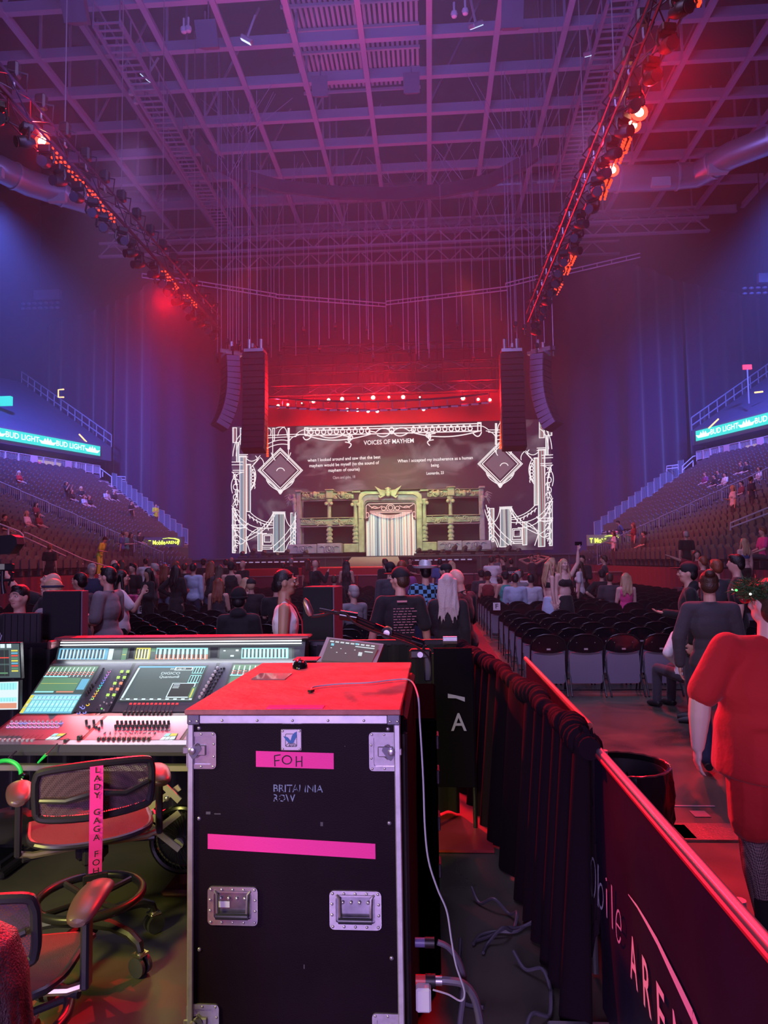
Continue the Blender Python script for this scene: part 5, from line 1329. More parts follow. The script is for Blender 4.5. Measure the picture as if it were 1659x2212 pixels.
# things on top of the case
def ontop(px, py): return AZ(px, py, CT)
c = ontop(648, 1442); ms = thing('computer_mouse', 'black computer mouse on the red-lit case top', 'mouse', c, .15)
MB().ell((0, 0, .0), (.033, .055, .036), n=20, m=12).obj('shell', BLACKG, ms); MB().ell((0, .02, .034), (.004, .012, .005), n=10, m=6).obj('scroll_wheel', CHF, ms)
c = ontop(655, 1428); tag(MB().box(c + V((.01, .04, .004)), (.11, .11, .005), rz=cang).obj('mouse_pad', mat('pad_purple', (.16, .05, .12), .7), smooth=False), 'small purple mat under the black mouse on the case', 'mouse pad')
c = ontop(588, 1462); tag(MB().box(c + V((0, 0, .002)), (.13, .14, .003), rz=cang).obj('plastic_sleeve', mat('sleeve', (.22, .12, .15), .15, coat=1), smooth=False), 'clear plastic label sleeve lying on the case top', 'label sleeve')
CBL = mat('cable_grey', (.42, .42, .5), .5); CBD = mat('cable_dark', (.10, .09, .12), .45)
P = [ontop(673, 1494) + V((0, 0, .006)), ontop(680, 1487) + V((0, 0, .006)), ontop(735, 1481) + V((0, 0, .006)), ontop(800, 1478) + V((0, 0, .006)), ontop(850, 1472) + V((0, 0, .006)), ontop(885, 1474) + V((0, 0, .008))]
P += [AY(902, 1500, 2.2), AY(907, 1560, 2.2), AY(914, 1680, 2.2), AY(918, 1790, 2.2), AY(926, 1860, 2.2), AY(945, 1920, 2.2), AY(965, 1968, 2.2), AY(975, 2030, 2.2), AY(985, 2085, 2.2), AY(1003, 2140, 2.2), AY(996, 2162, 2.2), AY(968, 2148, 2.2), AY(935, 2138, 2.2)]
def smooth_path(P, n=6):
    out = []
    for i in range(len(P) - 1):
        p0, p1, p2, p3 = P[max(i - 1, 0)], P[i], P[i + 1], P[min(i + 2, len(P) - 1)]
        for k in range(n):
            t = k / n; out.append(.5 * ((2 * p1) + (p2 - p0) * t + (2 * p0 - 5 * p1 + 4 * p2 - p3) * t * t + (3 * p1 - p0 - 3 * p2 + p3) * t ** 3))
    return out + [P[-1]]
cb = tag(MB().tube(smooth_path(P), .0028, 6).obj('thin_cable', CBL), 'thin grey cable from the case top hanging down its right side', 'cable')
MB().box(ontop(672, 1496) + V((0, 0, .006)), (.014, .02, .008), rz=-.5).obj('connector', BLACK, cb)
P = [AY(945, 2035, 2.3), AY(968, 2046, 2.3), AY(990, 2075, 2.3), AY(1002, 2115, 2.3), AY(1000, 2160, 2.3), AY(995, 2200, 2.3), AY(990, 2260, 2.3)]
tag(MB().tube(smooth_path(P), .009, 8).obj('power_cable', CBD), 'thick dark power cable curling down right of the case', 'cable', 'thick power cables')
P = [AY(938, 2118, 2.25), AY(965, 2118, 2.25), AY(1000, 2125, 2.25), AY(1022, 2150, 2.25), AY(1034, 2190, 2.25), AY(1040, 2240, 2.25), AY(1045, 2330, 2.25)]
tag(MB().tube(smooth_path(P), .012, 8).obj('power_cable', CBD), 'thickest grey power cable arching out of the red connector', 'cable', 'thick power cables')
# rack behind the right side of the case with connectors
rk = thing('equipment_rack', 'black equipment rack half hidden behind the right side of the flight case', 'rack', (.02, 3.05, 0), 0)
p = AY(905, 1440, 2.9)
MB().box((-.135, .62, .60), (.26, .9, 1.10), bev=.01).obj('rack_body', mat('rack_black', (.004, .003, .005), 1.0, spec=0.0), rk)
for z, m_ in ((1.05, 'a'), (.9, 'b'), (.7, 'c'), (.5, 'd')):
    MB().box((-.002, .2, z), (.012, .09, .06), bev=.004).obj('rack_hinge', cor, rk)
pc = AY(930, 2118, 2.25); q = thing('cable_connector', 'red and grey power connector at the lower right of the case', 'connector', pc)
for dx, l, r_, m_ in ((-.03, .03, .016, mat('connector_red', (.6, .05, .05), .4)), (0, .03, .019, BLACK), (.025, .02, .014, STEEL)):
    MB().tube([(dx - l / 2, 0, 0), (dx + l / 2, 0, 0)], r_, 12).obj('connector_section', m_, q)
pc = AY(928, 2036, 2.3); q = thing('cable_connector', 'blue-grey power connector above the red one', 'connector', pc)
for dx, l, r_, m_ in ((-.03, .03, .014, mat('connector_blue', (.12, .1, .25), .4)), (0, .03, .016, BLACK)): MB().tube([(dx - l / 2, 0, 0), (dx + l / 2, 0, 0)], r_, 12).obj('connector_section', m_, q)
pc = AY(915, 2155, 2.22); tag(MB().box(pc, (.045, .04, .07), bev=.006).obj('usb_charger', mat('charger_white', (.7, .68, .75), .4)), 'white cube charger plugged in at the lower right of the case', 'charger')
MB()
# floor cables
rd = random.Random(8)
for k in range(7):
    x, y = rd.uniform(.1, .42), rd.uniform(2.7, 3.6); P = [V((x, y, .012))]
    a = rd.uniform(0, 6)
    for q in range(8): a += rd.uniform(-.8, .8); x += .09 * math.cos(a); y += .09 * math.sin(a); x = min(max(x, .1), .5); P.append(V((x, y, .012 + .012 * k * (q % 2))))
    tag(MB().tube(smooth_path(P), .008, 6).obj('floor_cable', CBD), 'dark cable coiled on the red-lit floor between the rack and the drape', 'cable', 'cables on the floor right of the case')
# clamp and desk arm with microphone
cl = thing('desk_arm', 'black jointed microphone arm clamped to the case corner', 'microphone arm', AZ(905, 1425, CT + .0))
def ws(root, mb, name, m, smooth=True): return local(root, mb).obj(name, m, root, smooth=smooth)
Yc = 3.0
c = AY(908, 1412, Yc); ws(cl, MB().box(c, (.09, .05, .04), bev=.008).box(c + V((.03, 0, -.06)), (.03, .05, .1), bev=.005), 'clamp', BLACK)
ws(cl, MB().lathe([(0, 0), (.012, 0), (.012, .01), (0, .01)], n=12, M=Matrix.Translation(c + V((0, -.026, 0))) @ XZ), 'clamp_screw', STEEL)
J1, J2, J3, J4 = AY(918, 1393, Yc), AY(836, 1366, 3.0), AY(745, 1328, 2.95), AY(690, 1317, 2.95)
ws(cl, MB().tube([c + V((.01, 0, .02)), J1], .008, 8), 'post', BLACK)
for a, b, nm in ((J1, J2, 'lower_arm'), (J2, J3, 'upper_arm')):
    u = (b - a).normalized(); n_ = V((0, 0, 1)) * .012
    ws(cl, MB().tube([a + n_, b + n_], .005, 6).tube([a - n_, b - n_], .005, 6).tube([a, b], .007, 6), nm, CHF)
    ws(cl, MB().tube([a + u * .01, a + u * .06], .018, 10), 'arm_sleeve', BLACKG)
ws(cl, MB().tube([J2 + V((0, -.03, 0)), J2 + V((0, .03, 0))], .024, 14), 'elbow_knob', BLACKG); ws(cl, MB().tube([J2 + V((0, -.034, 0)), J2 + V((0, -.03, 0))], .013, 12), 'knob_cap', STEEL)
ws(cl, MB().tube([J3, J4], .008, 8), 'swivel', CHF); ws(cl, MB().tube([J3 - V((.02, 0, 0)), J3 + V((.05, 0, -.012))], .02, 10), 'swivel_collar', BLACKG)
mc = thing('microphone', 'slim talk microphone held upright on the black arm', 'microphone', AY(664, 1315, 2.95))
a, b = AY(658, 1292, 2.95), AY(672, 1330, 2.95)
ws(mc, MB().tube([a, a.lerp(b, .2), a.lerp(b, .8), b], [.004, .014, .016, .010], 12), 'capsule_grille', mat('mic_grille', (.35, .2, .22), .35, .7)); ws(mc, MB().tube([b, AY(680, 1331, 2.95), AY(700, 1328, 2.95), AY(722, 1320, 2.95)], .007, 8), 'microphone_cable', BLACK)
P = [AY(722, 1324, 2.95), AY(745, 1325, 2.93), AY(765, 1345, 2.9), AY(800, 1362, 2.9), AY(850, 1378, 2.9), AY(900, 1398, 2.9), AY(928, 1425, 2.9), AY(930, 1470, 2.9)]
tag(MB().tube(smooth_path(P), .0045, 6).obj('arm_cable', BLACK), 'black cable running along the microphone arm', 'cable')
# touch screen with red-lit bezel behind the case
ts = thing('control_screen', 'tilted touch screen with a red-lit bezel showing dark mixing software', 'screen', AY(760, 1420, 3.9))
A, B, C, D = AY(684, 1429, 3.75), AY(812, 1436, 3.75), AY(829, 1391, 3.95), AY(706, 1376, 3.95)
pn = Plane(A, B - A, D - A)
def quadp(pl, pts, lift): return [pl.hit(*p) + pl.n * lift for p in pts]
ws(ts, MB().add([p + pn.n * l for l in (0, -.025) for p in (A, B, C, D)], [(0, 1, 2, 3), (4, 7, 6, 5), (0, 4, 5, 1), (1, 5, 6, 2), (2, 6, 7, 3), (3, 7, 4, 0)]), 'bezel', mat('bezel', (.25, .2, .22), .3), False)
ws(ts, MB().add(quadp(pn, [(694, 1428), (802, 1434), (820, 1394), (712, 1380)], .003), [(0, 1, 2, 3)]), 'display', glow('screen_dark_ui', (.05, .055, .06), 1.2), False)
UIW = glow('ui_white', (.6, .7, .75), 1.0); UIC = glow('ui_cyan', (.15, .6, .75), 1.1); UIG = glow('ui_green', (.25, .75, .2), 1.0)
m = MB()
for k in range(9): m.add(quadp(pn, [(714 + k * 11, 1385 + k * 1.3), (722 + k * 11, 1386 + k * 1.3), (721 + k * 11, 1389 + k * 1.3), (713 + k * 11, 1388 + k * 1.3)], .005), [(3, 2, 1, 0)])
for (x, y) in ((714, 1400), (735, 1402), (726, 1410), (745, 1412), (765, 1405)): m.add(quadp(pn, [(x, y), (x + 3, y), (x + 3, y + 1.5), (x, y + 1.5)], .005), [(3, 2, 1, 0)])
m.add(quadp(pn, [(768, 1397), (810, 1402), (808, 1404), (767, 1399)], .005), [(3, 2, 1, 0)]); m.add(quadp(pn, [(775, 1410), (783, 1411), (781, 1419), (773, 1418)], .005), [(3, 2, 1, 0)]); m.add(quadp(pn, [(788, 1408), (806, 1410), (805, 1412), (787, 1410)], .005), [(3, 2, 1, 0)])
ws(ts, m, 'interface_marks', UIW, False)
m = MB(); m.add(quadp(pn, [(768, 1391), (775, 1392), (774, 1395), (767, 1394)], .006), [(3, 2, 1, 0)]); m.add(quadp(pn, [(716, 1391), (722, 1392), (721, 1397), (715, 1396)], .006), [(3, 2, 1, 0)]); ws(ts, m, 'interface_marks', UIC, False)
ws(ts, MB().tube([(A + B) / 2 + V((0, .03, 0)), ((A + B) / 2).xy.to_3d() + V((0, .25, 0.0))], .02, 8).box(((A + B) / 2).xy.to_3d() + V((0, .25, .02)), (.4, .3, .04)), 'stand', BLACK)
# dark black counter / masking behind, between console and drape
ctr = MB(); p0, p1 = AY(-250, 1385, 5.3), AY(985, 1385, 5.3)  # left part added behind the desk, unseen, to block red light
mk = thing('masked_barrier', 'low barrier hung with black cloth behind the mixing desk', 'barrier', ((p0.x + p1.x) / 2, 5.3, 0))
def fn(u, v): return (lerp(-(p1.x - p0.x) / 2, (p1.x - p0.x) / 2, u), .03 * math.sin(u * 200), .03 + v * 1.2)
MB().grid(fn, 220, 2).obj('cloth', BLACKC, mk); MB().box((0, .05, 1.235), (p1.x - p0.x, .06, .05), bev=.01).obj('top_rail', CHF, mk)
a = AY(972, 1383, 5.25); MB().tube([a - V((.05, 0, 0)) - mk.location, a + V((.05, 0, 0)) - mk.location], .03, 12).obj('pipe_end', STEEL, mk)

# ================================================================ pipe and drape, banner barrier on the right
DRP = mat('purple_black_velour', (.012, .005, .010), .95, spec=.15)
path = [(.235, 6.2), (.30, 5.9), (.438, 5.1), (.54, 4.15), (.60, 3.4), (.622, 2.93)]
def pathpt(u):
    f = u * (len(path) - 1); i = min(int(f), len(path) - 2); t = f - i
    return V((lerp(path[i][0], path[i + 1][0], t), lerp(path[i][1], path[i + 1][1], t), 0))
dr = thing('pipe_and_drape', 'long dark drape bunched over a rail to the right of the flight case', 'drape', (.5, 4.3, 0))
def fn(u, v):
    p = pathpt(u); am = .018 + .035 * (1 - v)
    p = p + V((-(am * math.sin(u * 95 + 2 * math.sin(u * 17)) + .02 + .06 * (1 - v)), 0, .01 + v * 1.10)); return p - V((.5, 4.3, 0))
MB().grid(fn, 260, 8).obj('hanging_cloth', DRP, dr)
m = MB(); n = 420; P = [pathpt(k / n) for k in range(n + 1)]; rr = []
for k, p in enumerate(P):
    u = k / n; rr.append(.050 + .005 * math.sin(u * 330 + 3 * math.sin(u * 20)) + .004 * math.sin(u * 170) + .008 * math.sin(u * 23)); p.z = 1.10 + .012 * math.sin(u * 31); p.x += .012 * math.sin(u * 60)
m.tube([p - V((.5, 4.3, 0)) for p in P], rr, 14); m.obj('bunched_top', DRP, dr)
def fn(u, v): return V((.60 + .045 * math.sin(v * 3) + .05 * u + .01 * math.sin(u * 30 + v * 9), 3.05 - .10 * u, 1.15 - v * (.95 - .3 * u) + .02 * math.sin(u * 20))) - V((.5, 4.3, 0))
MB().grid(fn, 24, 12).obj('folded_end', DRP, dr)
BX = .657
bn = thing('banner_barrier', 'crowd barrier wrapped in a dark purple banner with pink lettering at lower right', 'barrier', (BX, 2.0, 0))
BANM = mat('banner_vinyl', (.020, .010, .034), .42, noise=.15, nscale=3, bump=.12, bscale=12)
mb = MB()
def fn(u, v): return (-.012 + .004 * math.sin(u * 25 + v * 7), lerp(.98, -1.5, u), .08 + v * 1.0)
mb.grid(fn, 60, 10); mb.obj('banner', BANM, bn)
zt = 1.085
MB().tube([(0, .98, zt), (0, -1.5, zt)], .016, 10).obj('top_rail', STEEL, bn)
MB().box((-.008, -.26, zt - .012), (.024, 2.48, .02), bev=.006).obj('top_hem', mat('banner_hem_red_light', (.55, .04, .06), .3), bn)  # red light along the barrier edge put into the hem colour
for y in (.95, -.3, -1.45): MB().tube([(.02, y, zt), (.02, y, .03)], .016, 8).obj('post', STEEL, bn); MB().box((.02, y, .02), (.5, .05, .03), bev=.006).obj('foot', STEEL, bn)
BNT = mat('banner_print_pink', (.95, .60, .9), .5)
ML = Matrix.Translation((-.021, 0, 0)) @ Matrix(((0, 0, -1, 0), (-1, 0, 0, 0), (0, 1, 0, 0), (0, 0, 0, 1)))
def btext(ch, px, py, h, xs=1.0, m=BNT):
    p = AX(px, py, BX); return text_mb(ch, h, Matrix.Translation((-.021, p.y - 2.0, p.z)) @ Matrix(((0, 0, -1, 0), (-1, 0, 0, 0), (0, 1, 0, 0), (0, 0, 0, 1))), xs=xs).obj('letter', m, bn, smooth=False)
GREYT = mat('banner_print_grey', (.8, .75, .95), .5)
# old-face letters of the first word, drawn as strokes
def bstroke(lines, w, m=GREYT, name='letter'):
    mb = MB()
    for ln, ww in lines:
        P = [AX(px, py, BX - .02) for px, py in ln]; P = [V((-.020, p.y - 2.0, p.z)) for p in P]; N_ = len(P)
        for i in range(N_ - 1):
            a, b = P[i], P[i + 1]; d = (b - a)
            if d.length < 1e-5: continue
            n_ = V((0, -d.z, d.y)).normalized(); w0 = ww if not callable(ww) else ww(i / (N_ - 1)); w1 = ww if not callable(ww) else ww((i + 1) / (N_ - 1))
            mb.add([a - n_ * w0 / 2, a + n_ * w0 / 2, b + n_ * w1 / 2, b - n_ * w1 / 2], [(0, 1, 2, 3)])
    return mb.obj(name, m, bn, smooth=False)
W1 = .020; thin = .007
def oval(cx, cy, rx, ry, k=.62, n=20): return [(cx + rx * math.cos(2 * PI * i / n), cy + ry * math.sin(2 * PI * i / n) + k * rx * math.cos(2 * PI * i / n) * 1.5) for i in range(n + 1)]
bstroke([(oval(1281, 1896, 5.5, 42), .011), ], W1)
bstroke([([(1292, 1868), (1292, 1958)], .016), (oval(1298, 1936, 5, 26), .010)], W1)
bstroke([([(1310, 1920), (1311, 1982)], .014), ([(1309, 1896), (1310, 1903)], .016)], W1)
bstroke([([(1321, 1912), (1323, 2006)], .014)], W1)
bstroke([(oval(1336, 2001, 5.5, 34)[2:], .009), ([(1331, 1994), (1342, 2010)], .008)], W1)
zA, hA = .555, .150
def bchar(ch, y, w, m=BNT):
    t = text_mb(ch, 1.0, None); xs_ = [v[0] for v in t.v]; ys_ = [v[1] for v in t.v]; sx = w / (max(xs_) - min(xs_)); sy = hA / (max(ys_) - min(ys_)); cx, cy = (max(xs_) + min(xs_)) / 2, (max(ys_) + min(ys_)) / 2
    t.v = [(-.021, y - 2.0 - (a - cx) * sx, zA + (b - cy) * sy) for a, b, c in t.v]; t.obj('letter', m, bn, smooth=False)
def ypx(px): return AX(px, 2080, BX).y
for ch, px, py, w in (('A', 1368, 2075, .085), ('R', 1397, 2132, .08), ('E', 1428, 2192, .07), ('N', 1466, 2262, .08), ('A', 1512, 2345, .09)):
    p = AX(px, py, BX - .021); zA = p.z; bchar(ch, p.y, w)
bstroke([([(1357, 1932), (1376, 1958), (1396, 1992), (1420, 2035), (1446, 2090), (1470, 2140), (1496, 2195), (1520, 2260)], lambda t: .004 + .030 * min(1, t * 1.3))], .02, BNT, 'swoosh')
# barrier end-on behind, with banner letter A
ba = thing('banner_barrier', 'dark banner with a large pale letter A hanging beyond the rack', 'barrier', (.185, 5.0, 0))
a, b = AY(936, 1400, 5), AY(1026, 1700, 5); MB().box(((a.x + b.x) / 2 - .185, 0, (a.z + b.z) / 2), (b.x - a.x, .02, a.z - b.z)).obj('banner', mat('banner_black', (.005, .003, .007), .8, spec=.1), ba, smooth=False)
c = AY(991, 1562, 4.98); text_mb('A', .17, Matrix.Translation((c.x - .185, -.02, c.z)) @ XZ, xs=.9).obj('letter', mat('letter_grey', (.45, .42, .6), .6), ba, smooth=False)
c = AY(985, 1508, 4.98); MB().prism([(-.055, .03), (.06, .005), (.06, -.025), (-.0, -.002), (-.055, .0)], 0, .004, Matrix.Translation((c.x - .185, -.015, c.z)) @ XZ).obj('swoosh', mat('letter_grey', (.45, .42, .6), .6), ba, smooth=False)
for s in (a.x - .185, b.x - .185): MB().tube([(s, .03, 1.2), (s, .03, .02)], .015, 8).obj('post', CHF, ba)
tag(MB().box((.19, 5.6, .012), (.36, 1.9, .016)).obj('floor_sheet', mat('red_floor_light', (.55, .04, .05), .4), smooth=False), 'red floor mat seen below the lettered banner', 'mat')  # added sheet; red light on the floor put into its colour
# second barrier beyond the drape, its red-lit top edge showing
br = thing('crowd_barrier', 'barrier with a red-lit top rail showing beyond the bunched drape', 'barrier', (.70, 4.5, 0))
MB().tube([(0, .95, 1.1), (0, -1.2, 1.1)], .016, 8).obj('top_rail', mat('rail_red_light', (.6, .15, .12), .25), br); MB().box((.0, -.1, .6), (.015, 2.1, .96)).obj('banner', BANM, br, smooth=False)  # red light on the top rail put into its colour
for y in (.9, -1.15): MB().tube([(0, y, 1.1), (0, y, .01)], .015, 8).obj('post', STEEL, br)

# ================================================================ bin
bz = .80; c = AZ(1347, 1652, bz)
bi = thing('trash_can', 'black bin lined with a glossy plastic bag, its rim lit red', 'bin', (c.x, c.y, 0))
R0 = .228
MB().lathe([(.16, .0), (.17, .02), (.20, .74), (.205, .78), (.196, .78), (.165, .03), (0, .03)], n=36).obj('drum', mat('bin_plastic', (.02, .018, .025), .4), bi)
rd = random.Random(2)
m = MB(); nn = 72; prof = [(.10, .25), (.17, .4), (.195, .66), (.203, bz - .01), (.208, bz + .005), (R0, bz), (R0 + .002, bz - .05), (R0 + .004, bz - .14), (R0 - .004, bz - .24), (R0 - .012, bz - .30)]
vs = []
for i, (r_, z) in enumerate(prof):
    for k in range(nn):
        a = 2 * PI * k / nn; w_ = (.007 * math.sin(a * 17 + i * 1.7) + .006 * math.sin(a * 29 - i * 2.6) + .004 * math.sin(a * 11 + i * 3.1)) * (1 if i > 5 or i < 3 else .15); zz = z + (.02 * math.sin(a * 5) + .01 * math.sin(a * 13) if i == len(prof) - 1 else 0)
        vs.append(((r_ + w_) * math.cos(a), (r_ + w_) * math.sin(a), zz))
fs = [(i * nn + k, i * nn + (k + 1) % nn, (i + 1) * nn + (k + 1) % nn, (i + 1) * nn + k) for i in range(len(prof) - 1) for k in range(nn)]
nf = 4 * nn; MB().add(vs, fs[:nf]).obj('bag_inside', mat('bag_inside', (.003, .003, .005), .9, spec=.1), bi); m.add(vs, fs[nf:]); m.obj('bin_bag', mat('bin_liner', (.008, .007, .014), .24), bi)  # darker copy of the bag; shade inside put into its colour
m = MB(); m.tube([(R0 * .985 * math.cos(a), R0 * .985 * math.sin(a), bz + .004 + .002 * math.sin(a * 40)) for a in [2 * PI * k / 60 for k in range(60)]], .0055, 6, closed=True); m.obj('rolled_rim', mat('bag_rim_red_light', (.16, .05, .05), .12, coat=1), bi)  # red light on the black rim put into its colour
# floor plates and markings by the barrier
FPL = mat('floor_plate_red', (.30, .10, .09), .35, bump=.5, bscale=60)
for k, (x0, y0, x1, y1) in enumerate(((1441, 1783, 1478, 1812), (1480, 1780, 1580, 1815))):
    a, b = AZ(x0, y1, .01), AZ(x1, y0, .01); tag(MB().box(((a.x + b.x) / 2, (a.y + b.y) / 2, .008), (b.x - a.x, b.y - a.y, .014)).obj('floor_plate', FPL, smooth=False), 'lit textured floor plate beside the red-shirted person, %s from the left' % nth(k), 'floor plate')
tag(MB().box(AZ(1490, 1741, .004), (.36, .018, .004)).obj('floor_tape', mat('floor_tape', (.45, .3, .35), .5), smooth=False), 'pale tape line on the floor beside the bin', 'tape')
a = AZ(1512, 1758, .004); tag(MB().box(a, (.11, .12, .003)).obj('floor_sticker', mat('floor_sticker', (.32, .15, .18), .5), smooth=False), 'square sticker on the floor beyond the bin', 'sticker')
# steel tread mat on the floor under the walking person
tag(MB().box((1.62, 3.32, .006), (1.5, .9, .010)).obj('floor_sheet', mat('dark_red_mat', (.05, .025, .025), .45, bump=.4, bscale=40), smooth=False), 'dark red rubber mat on the floor under the walking person', 'mat')

# ================================================================ office chairs
FRM = mat('chair_plastic_black', (.02, .018, .026), .35); PADM = mat('armrest_pad', (.10, .05, .06), .38); CHR = mat('caster_chrome', (.7, .68, .6), .15, .95)
def mesh_fabric():
    m = bpy.data.materials.new('mesh_fabric'); m.use_nodes = True; nt = m.node_tree; b = nt.nodes['Principled BSDF']
    b.inputs['Base Color'].default_value = (.10, .05, .07, 1); b.inputs['Roughness'].default_value = .7
    tc = nt.nodes.new('ShaderNodeTexCoord'); mp = nt.nodes.new('ShaderNodeMapping'); mp.inputs['Scale'].default_value = (90, 90, 90); mp.inputs['Rotation'].default_value = (.3, 0, .78)
    ck = nt.nodes.new('ShaderNodeTexChecker'); ck.inputs['Scale'].default_value = 1.6
    nt.links.new(tc.outputs['Object'], mp.inputs[0]); nt.links.new(mp.outputs[0], ck.inputs[0])
    mr = nt.nodes.new('ShaderNodeMapRange'); mr.inputs[3].default_value = .55; mr.inputs[4].default_value = 1.0; nt.links.new(ck.outputs['Fac'], mr.inputs[0]); nt.links.new(mr.outputs[0], b.inputs['Alpha'])
    return m
MESHF = mesh_fabric(); SEATF = mat('seat_fabric', (.065, .022, .035), .75, bump=.8, bscale=350)
def office_chair(loc, rz, seat_z, ring, name_label):
    r = thing('office_chair', name_label, 'chair', (loc[0], loc[1], 0), rz)
    # base: five legs, casters
    for k in range(5):
        a = 2 * PI * k / 5 + .35; ca, sa = math.cos(a), math.sin(a)
        l = MB(); l.tube([(0.03 * ca, .03 * sa, .17), (.15 * ca, .15 * sa, .18), (.26 * ca, .26 * sa, .165), (.315 * ca, .315 * sa, .135), (.325 * ca, .325 * sa, .105)], [.03, .026, .022, .02, .018], 8); lo = l.obj('base_leg', FRM, r)
        w = MB(); cx, cy = .325 * ca, .325 * sa; t = (-sa, ca)
        w.tube([(cx + t[0] * .012, cy + t[1] * .012, .045), (cx + t[0] * .03, cy + t[1] * .03, .045)], .044, 16); w.tube([(cx - t[0] * .012, cy - t[1] * .012, .045), (cx - t[0] * .03, cy - t[1] * .03, .045)], .044, 16); w.obj('caster_wheel', mat('caster_rubber', (.05, .05, .055), .5), lo)
        f = MB(); f.tube([(cx, cy, .04), (cx, cy, .115)], .011, 8); f.box((cx, cy, .094), (.06, .06, .012), rz=a, bev=.004); f.tube([(cx, cy, .10), (cx, cy, .106)], .022, 12); f.obj('caster_fork', CHR, lo)
    MB().tube([(0, 0, .12), (0, 0, .24), (0, 0, .241), (0, 0, seat_z - .08)], [.036, .036, .022, .022], 14).obj('gas_column', FRM, r)
    if ring:
        m = MB(); m.tube([(.235 * math.cos(a), .235 * math.sin(a), .285) for a in [2 * PI * k / 40 for k in range(40)]], .02, 10, closed=True); rg = m.obj('foot_ring', FRM, r)
        for k in range(4): a = PI / 2 * k + .5; MB().tube([(.03 * math.cos(a), .03 * math.sin(a), .27), (.225 * math.cos(a), .225 * math.sin(a), .285)], .014, 8).obj('ring_spoke', FRM, rg)
    # mechanism
    MB().box((0, -.03, seat_z - .07), (.14, .22, .06), bev=.015).box((0, -.16, seat_z - .06), (.09, .12, .07), bev=.01).obj('tilt_mechanism', FRM, r)
    for s in (-1, 1):
        MB().tube([(s * .06, .02, seat_z - .08), (s * .2, .0, seat_z - .09), (s * .29, -.03, seat_z - .085)], [.007, .009, .014], 8).obj('lever', FRM, r)
    # seat
    def sf(u, v, dz=0):
        x = (u - .5) * 2; y = (v - .5) * 2; X = x * .265 * (1 - .12 * max(0, -y) ** 3); Y = y * .235 * (1 - .18 * x ** 4)
        z = seat_z + .018 * x * x - .045 * max(0, y - .3) ** 2 + .012 * (-y > .5) * (-y - .5); return (X, Y, z + dz)
    m = MB(); m.grid(lambda u, v: sf(u, v, .012), 16, 16); m.obj('seat_mesh', SEATF, r)
    m = MB(); m.grid(lambda u, v: (sf(u, v)[0] * (.97), sf(u, v)[1] * .97, sf(u, v)[2] - .03 * (1 - (2 * u - 1) ** 6) * (1 - (2 * v - 1) ** 6) - .002), 12, 12)
    bd = [sf(u, 0) for u in [k / 14 for k in range(15)]] + [sf(1, v) for v in [k / 10 for k in range(1, 11)]] + [sf(1 - u, 1) for u in [k / 14 for k in range(1, 15)]] + [sf(0, 1 - v) for v in [k / 10 for k in range(1, 10)]]
    m.tube(bd, .014, 8, closed=True); m.obj('seat_frame', FRM, r)
    # back
    zb, ztp = seat_z + .16, seat_z + .37; yb = -.27
    def bp(x, z): return (x, yb - .05 * (1 - (x / .25) ** 2) * .8 + .0 - .12 * (z - zb), z)
    o = [(-.235, zb + .03), (-.24, zb + .12), (-.235, ztp - .03), (-.20, ztp), (0, ztp + .012), (.20, ztp), (.235, ztp - .03), (.24, zb + .12), (.235, zb + .03), (.20, zb), (0, zb - .012), (-.20, zb)]
    oo = [];  n_ = len(o)
    for i in range(n_):
        for k in range(4): oo.append((lerp(o[i][0], o[(i + 1) % n_][0], k / 4), lerp(o[i][1], o[(i + 1) % n_][1], k / 4)))
    sq = smooth_path([V((x, 0, z)) for x, z in o + o[:1]], 5)[:-1]
    bf = MB().tube([bp(p.x, p.z) for p in sq], .017, 8, closed=True).obj('back_frame', FRM, r)
    m = MB(); m.grid(lambda u, v: bp((u - .5) * .46, zb + v * (ztp - zb)), 20, 8); m.obj('back_mesh', MESHF, r)
    m = MB(); m.tube([(-.22, yb - .045, zb + .09), (-.12, yb - .085, zb + .085), (0, yb - .10, zb + .11), (.12, yb - .085, zb + .085), (.22, yb - .045, zb + .11)], [.012, .014, .016, .014, .012], 8); m.obj('lumbar_bar', FRM, r)
    sp = MB(); sp.tube([(0, -.16, seat_z - .07), (0, -.30, seat_z - .04), (0, -.335, seat_z + .08), (0, yb - .085, zb + .15)], [.022, .024, .022, .016], 10); sp.obj('back_spine', FRM, r)
    for s in (-1, 1):
        ax = s * .31; m = MB(); m.box((ax, -.02, seat_z + .06), (.03, .055, .26), bev=.008); m.obj('arm_post', FRM, r)
        m = MB(); m.tube([(s * .05, -.02, seat_z - .07), (s * .25, -.02, seat_z - .075), (ax, -.02, seat_z - .06)], .016, 8); m.obj('arm_bracket', mat('arm_bracket_alu', (.5, .4, .3), .3, .8), r)
        m = MB(); m.grid(lambda u, v: (ax + .056 * math.cos(2 * PI * u) * math.sin(PI * v) ** .45, -.155 * math.cos(PI * v) + .03, seat_z + .215 + .028 * math.sin(2 * PI * u) * math.sin(PI * v) ** .4 - .02 * (math.cos(PI * v)) ** 2), 20, 16); m.obj('armrest', PADM, r)
    return r
ch1 = office_chair((-1.64, 3.40), .50, .60, True, 'raised mesh office chair with a vertical pink tape strip down its back')
ch2 = office_chair((-1.53, 2.48), .15, .46, True, 'mesh office chair at the lower left edge, its armrest in front')
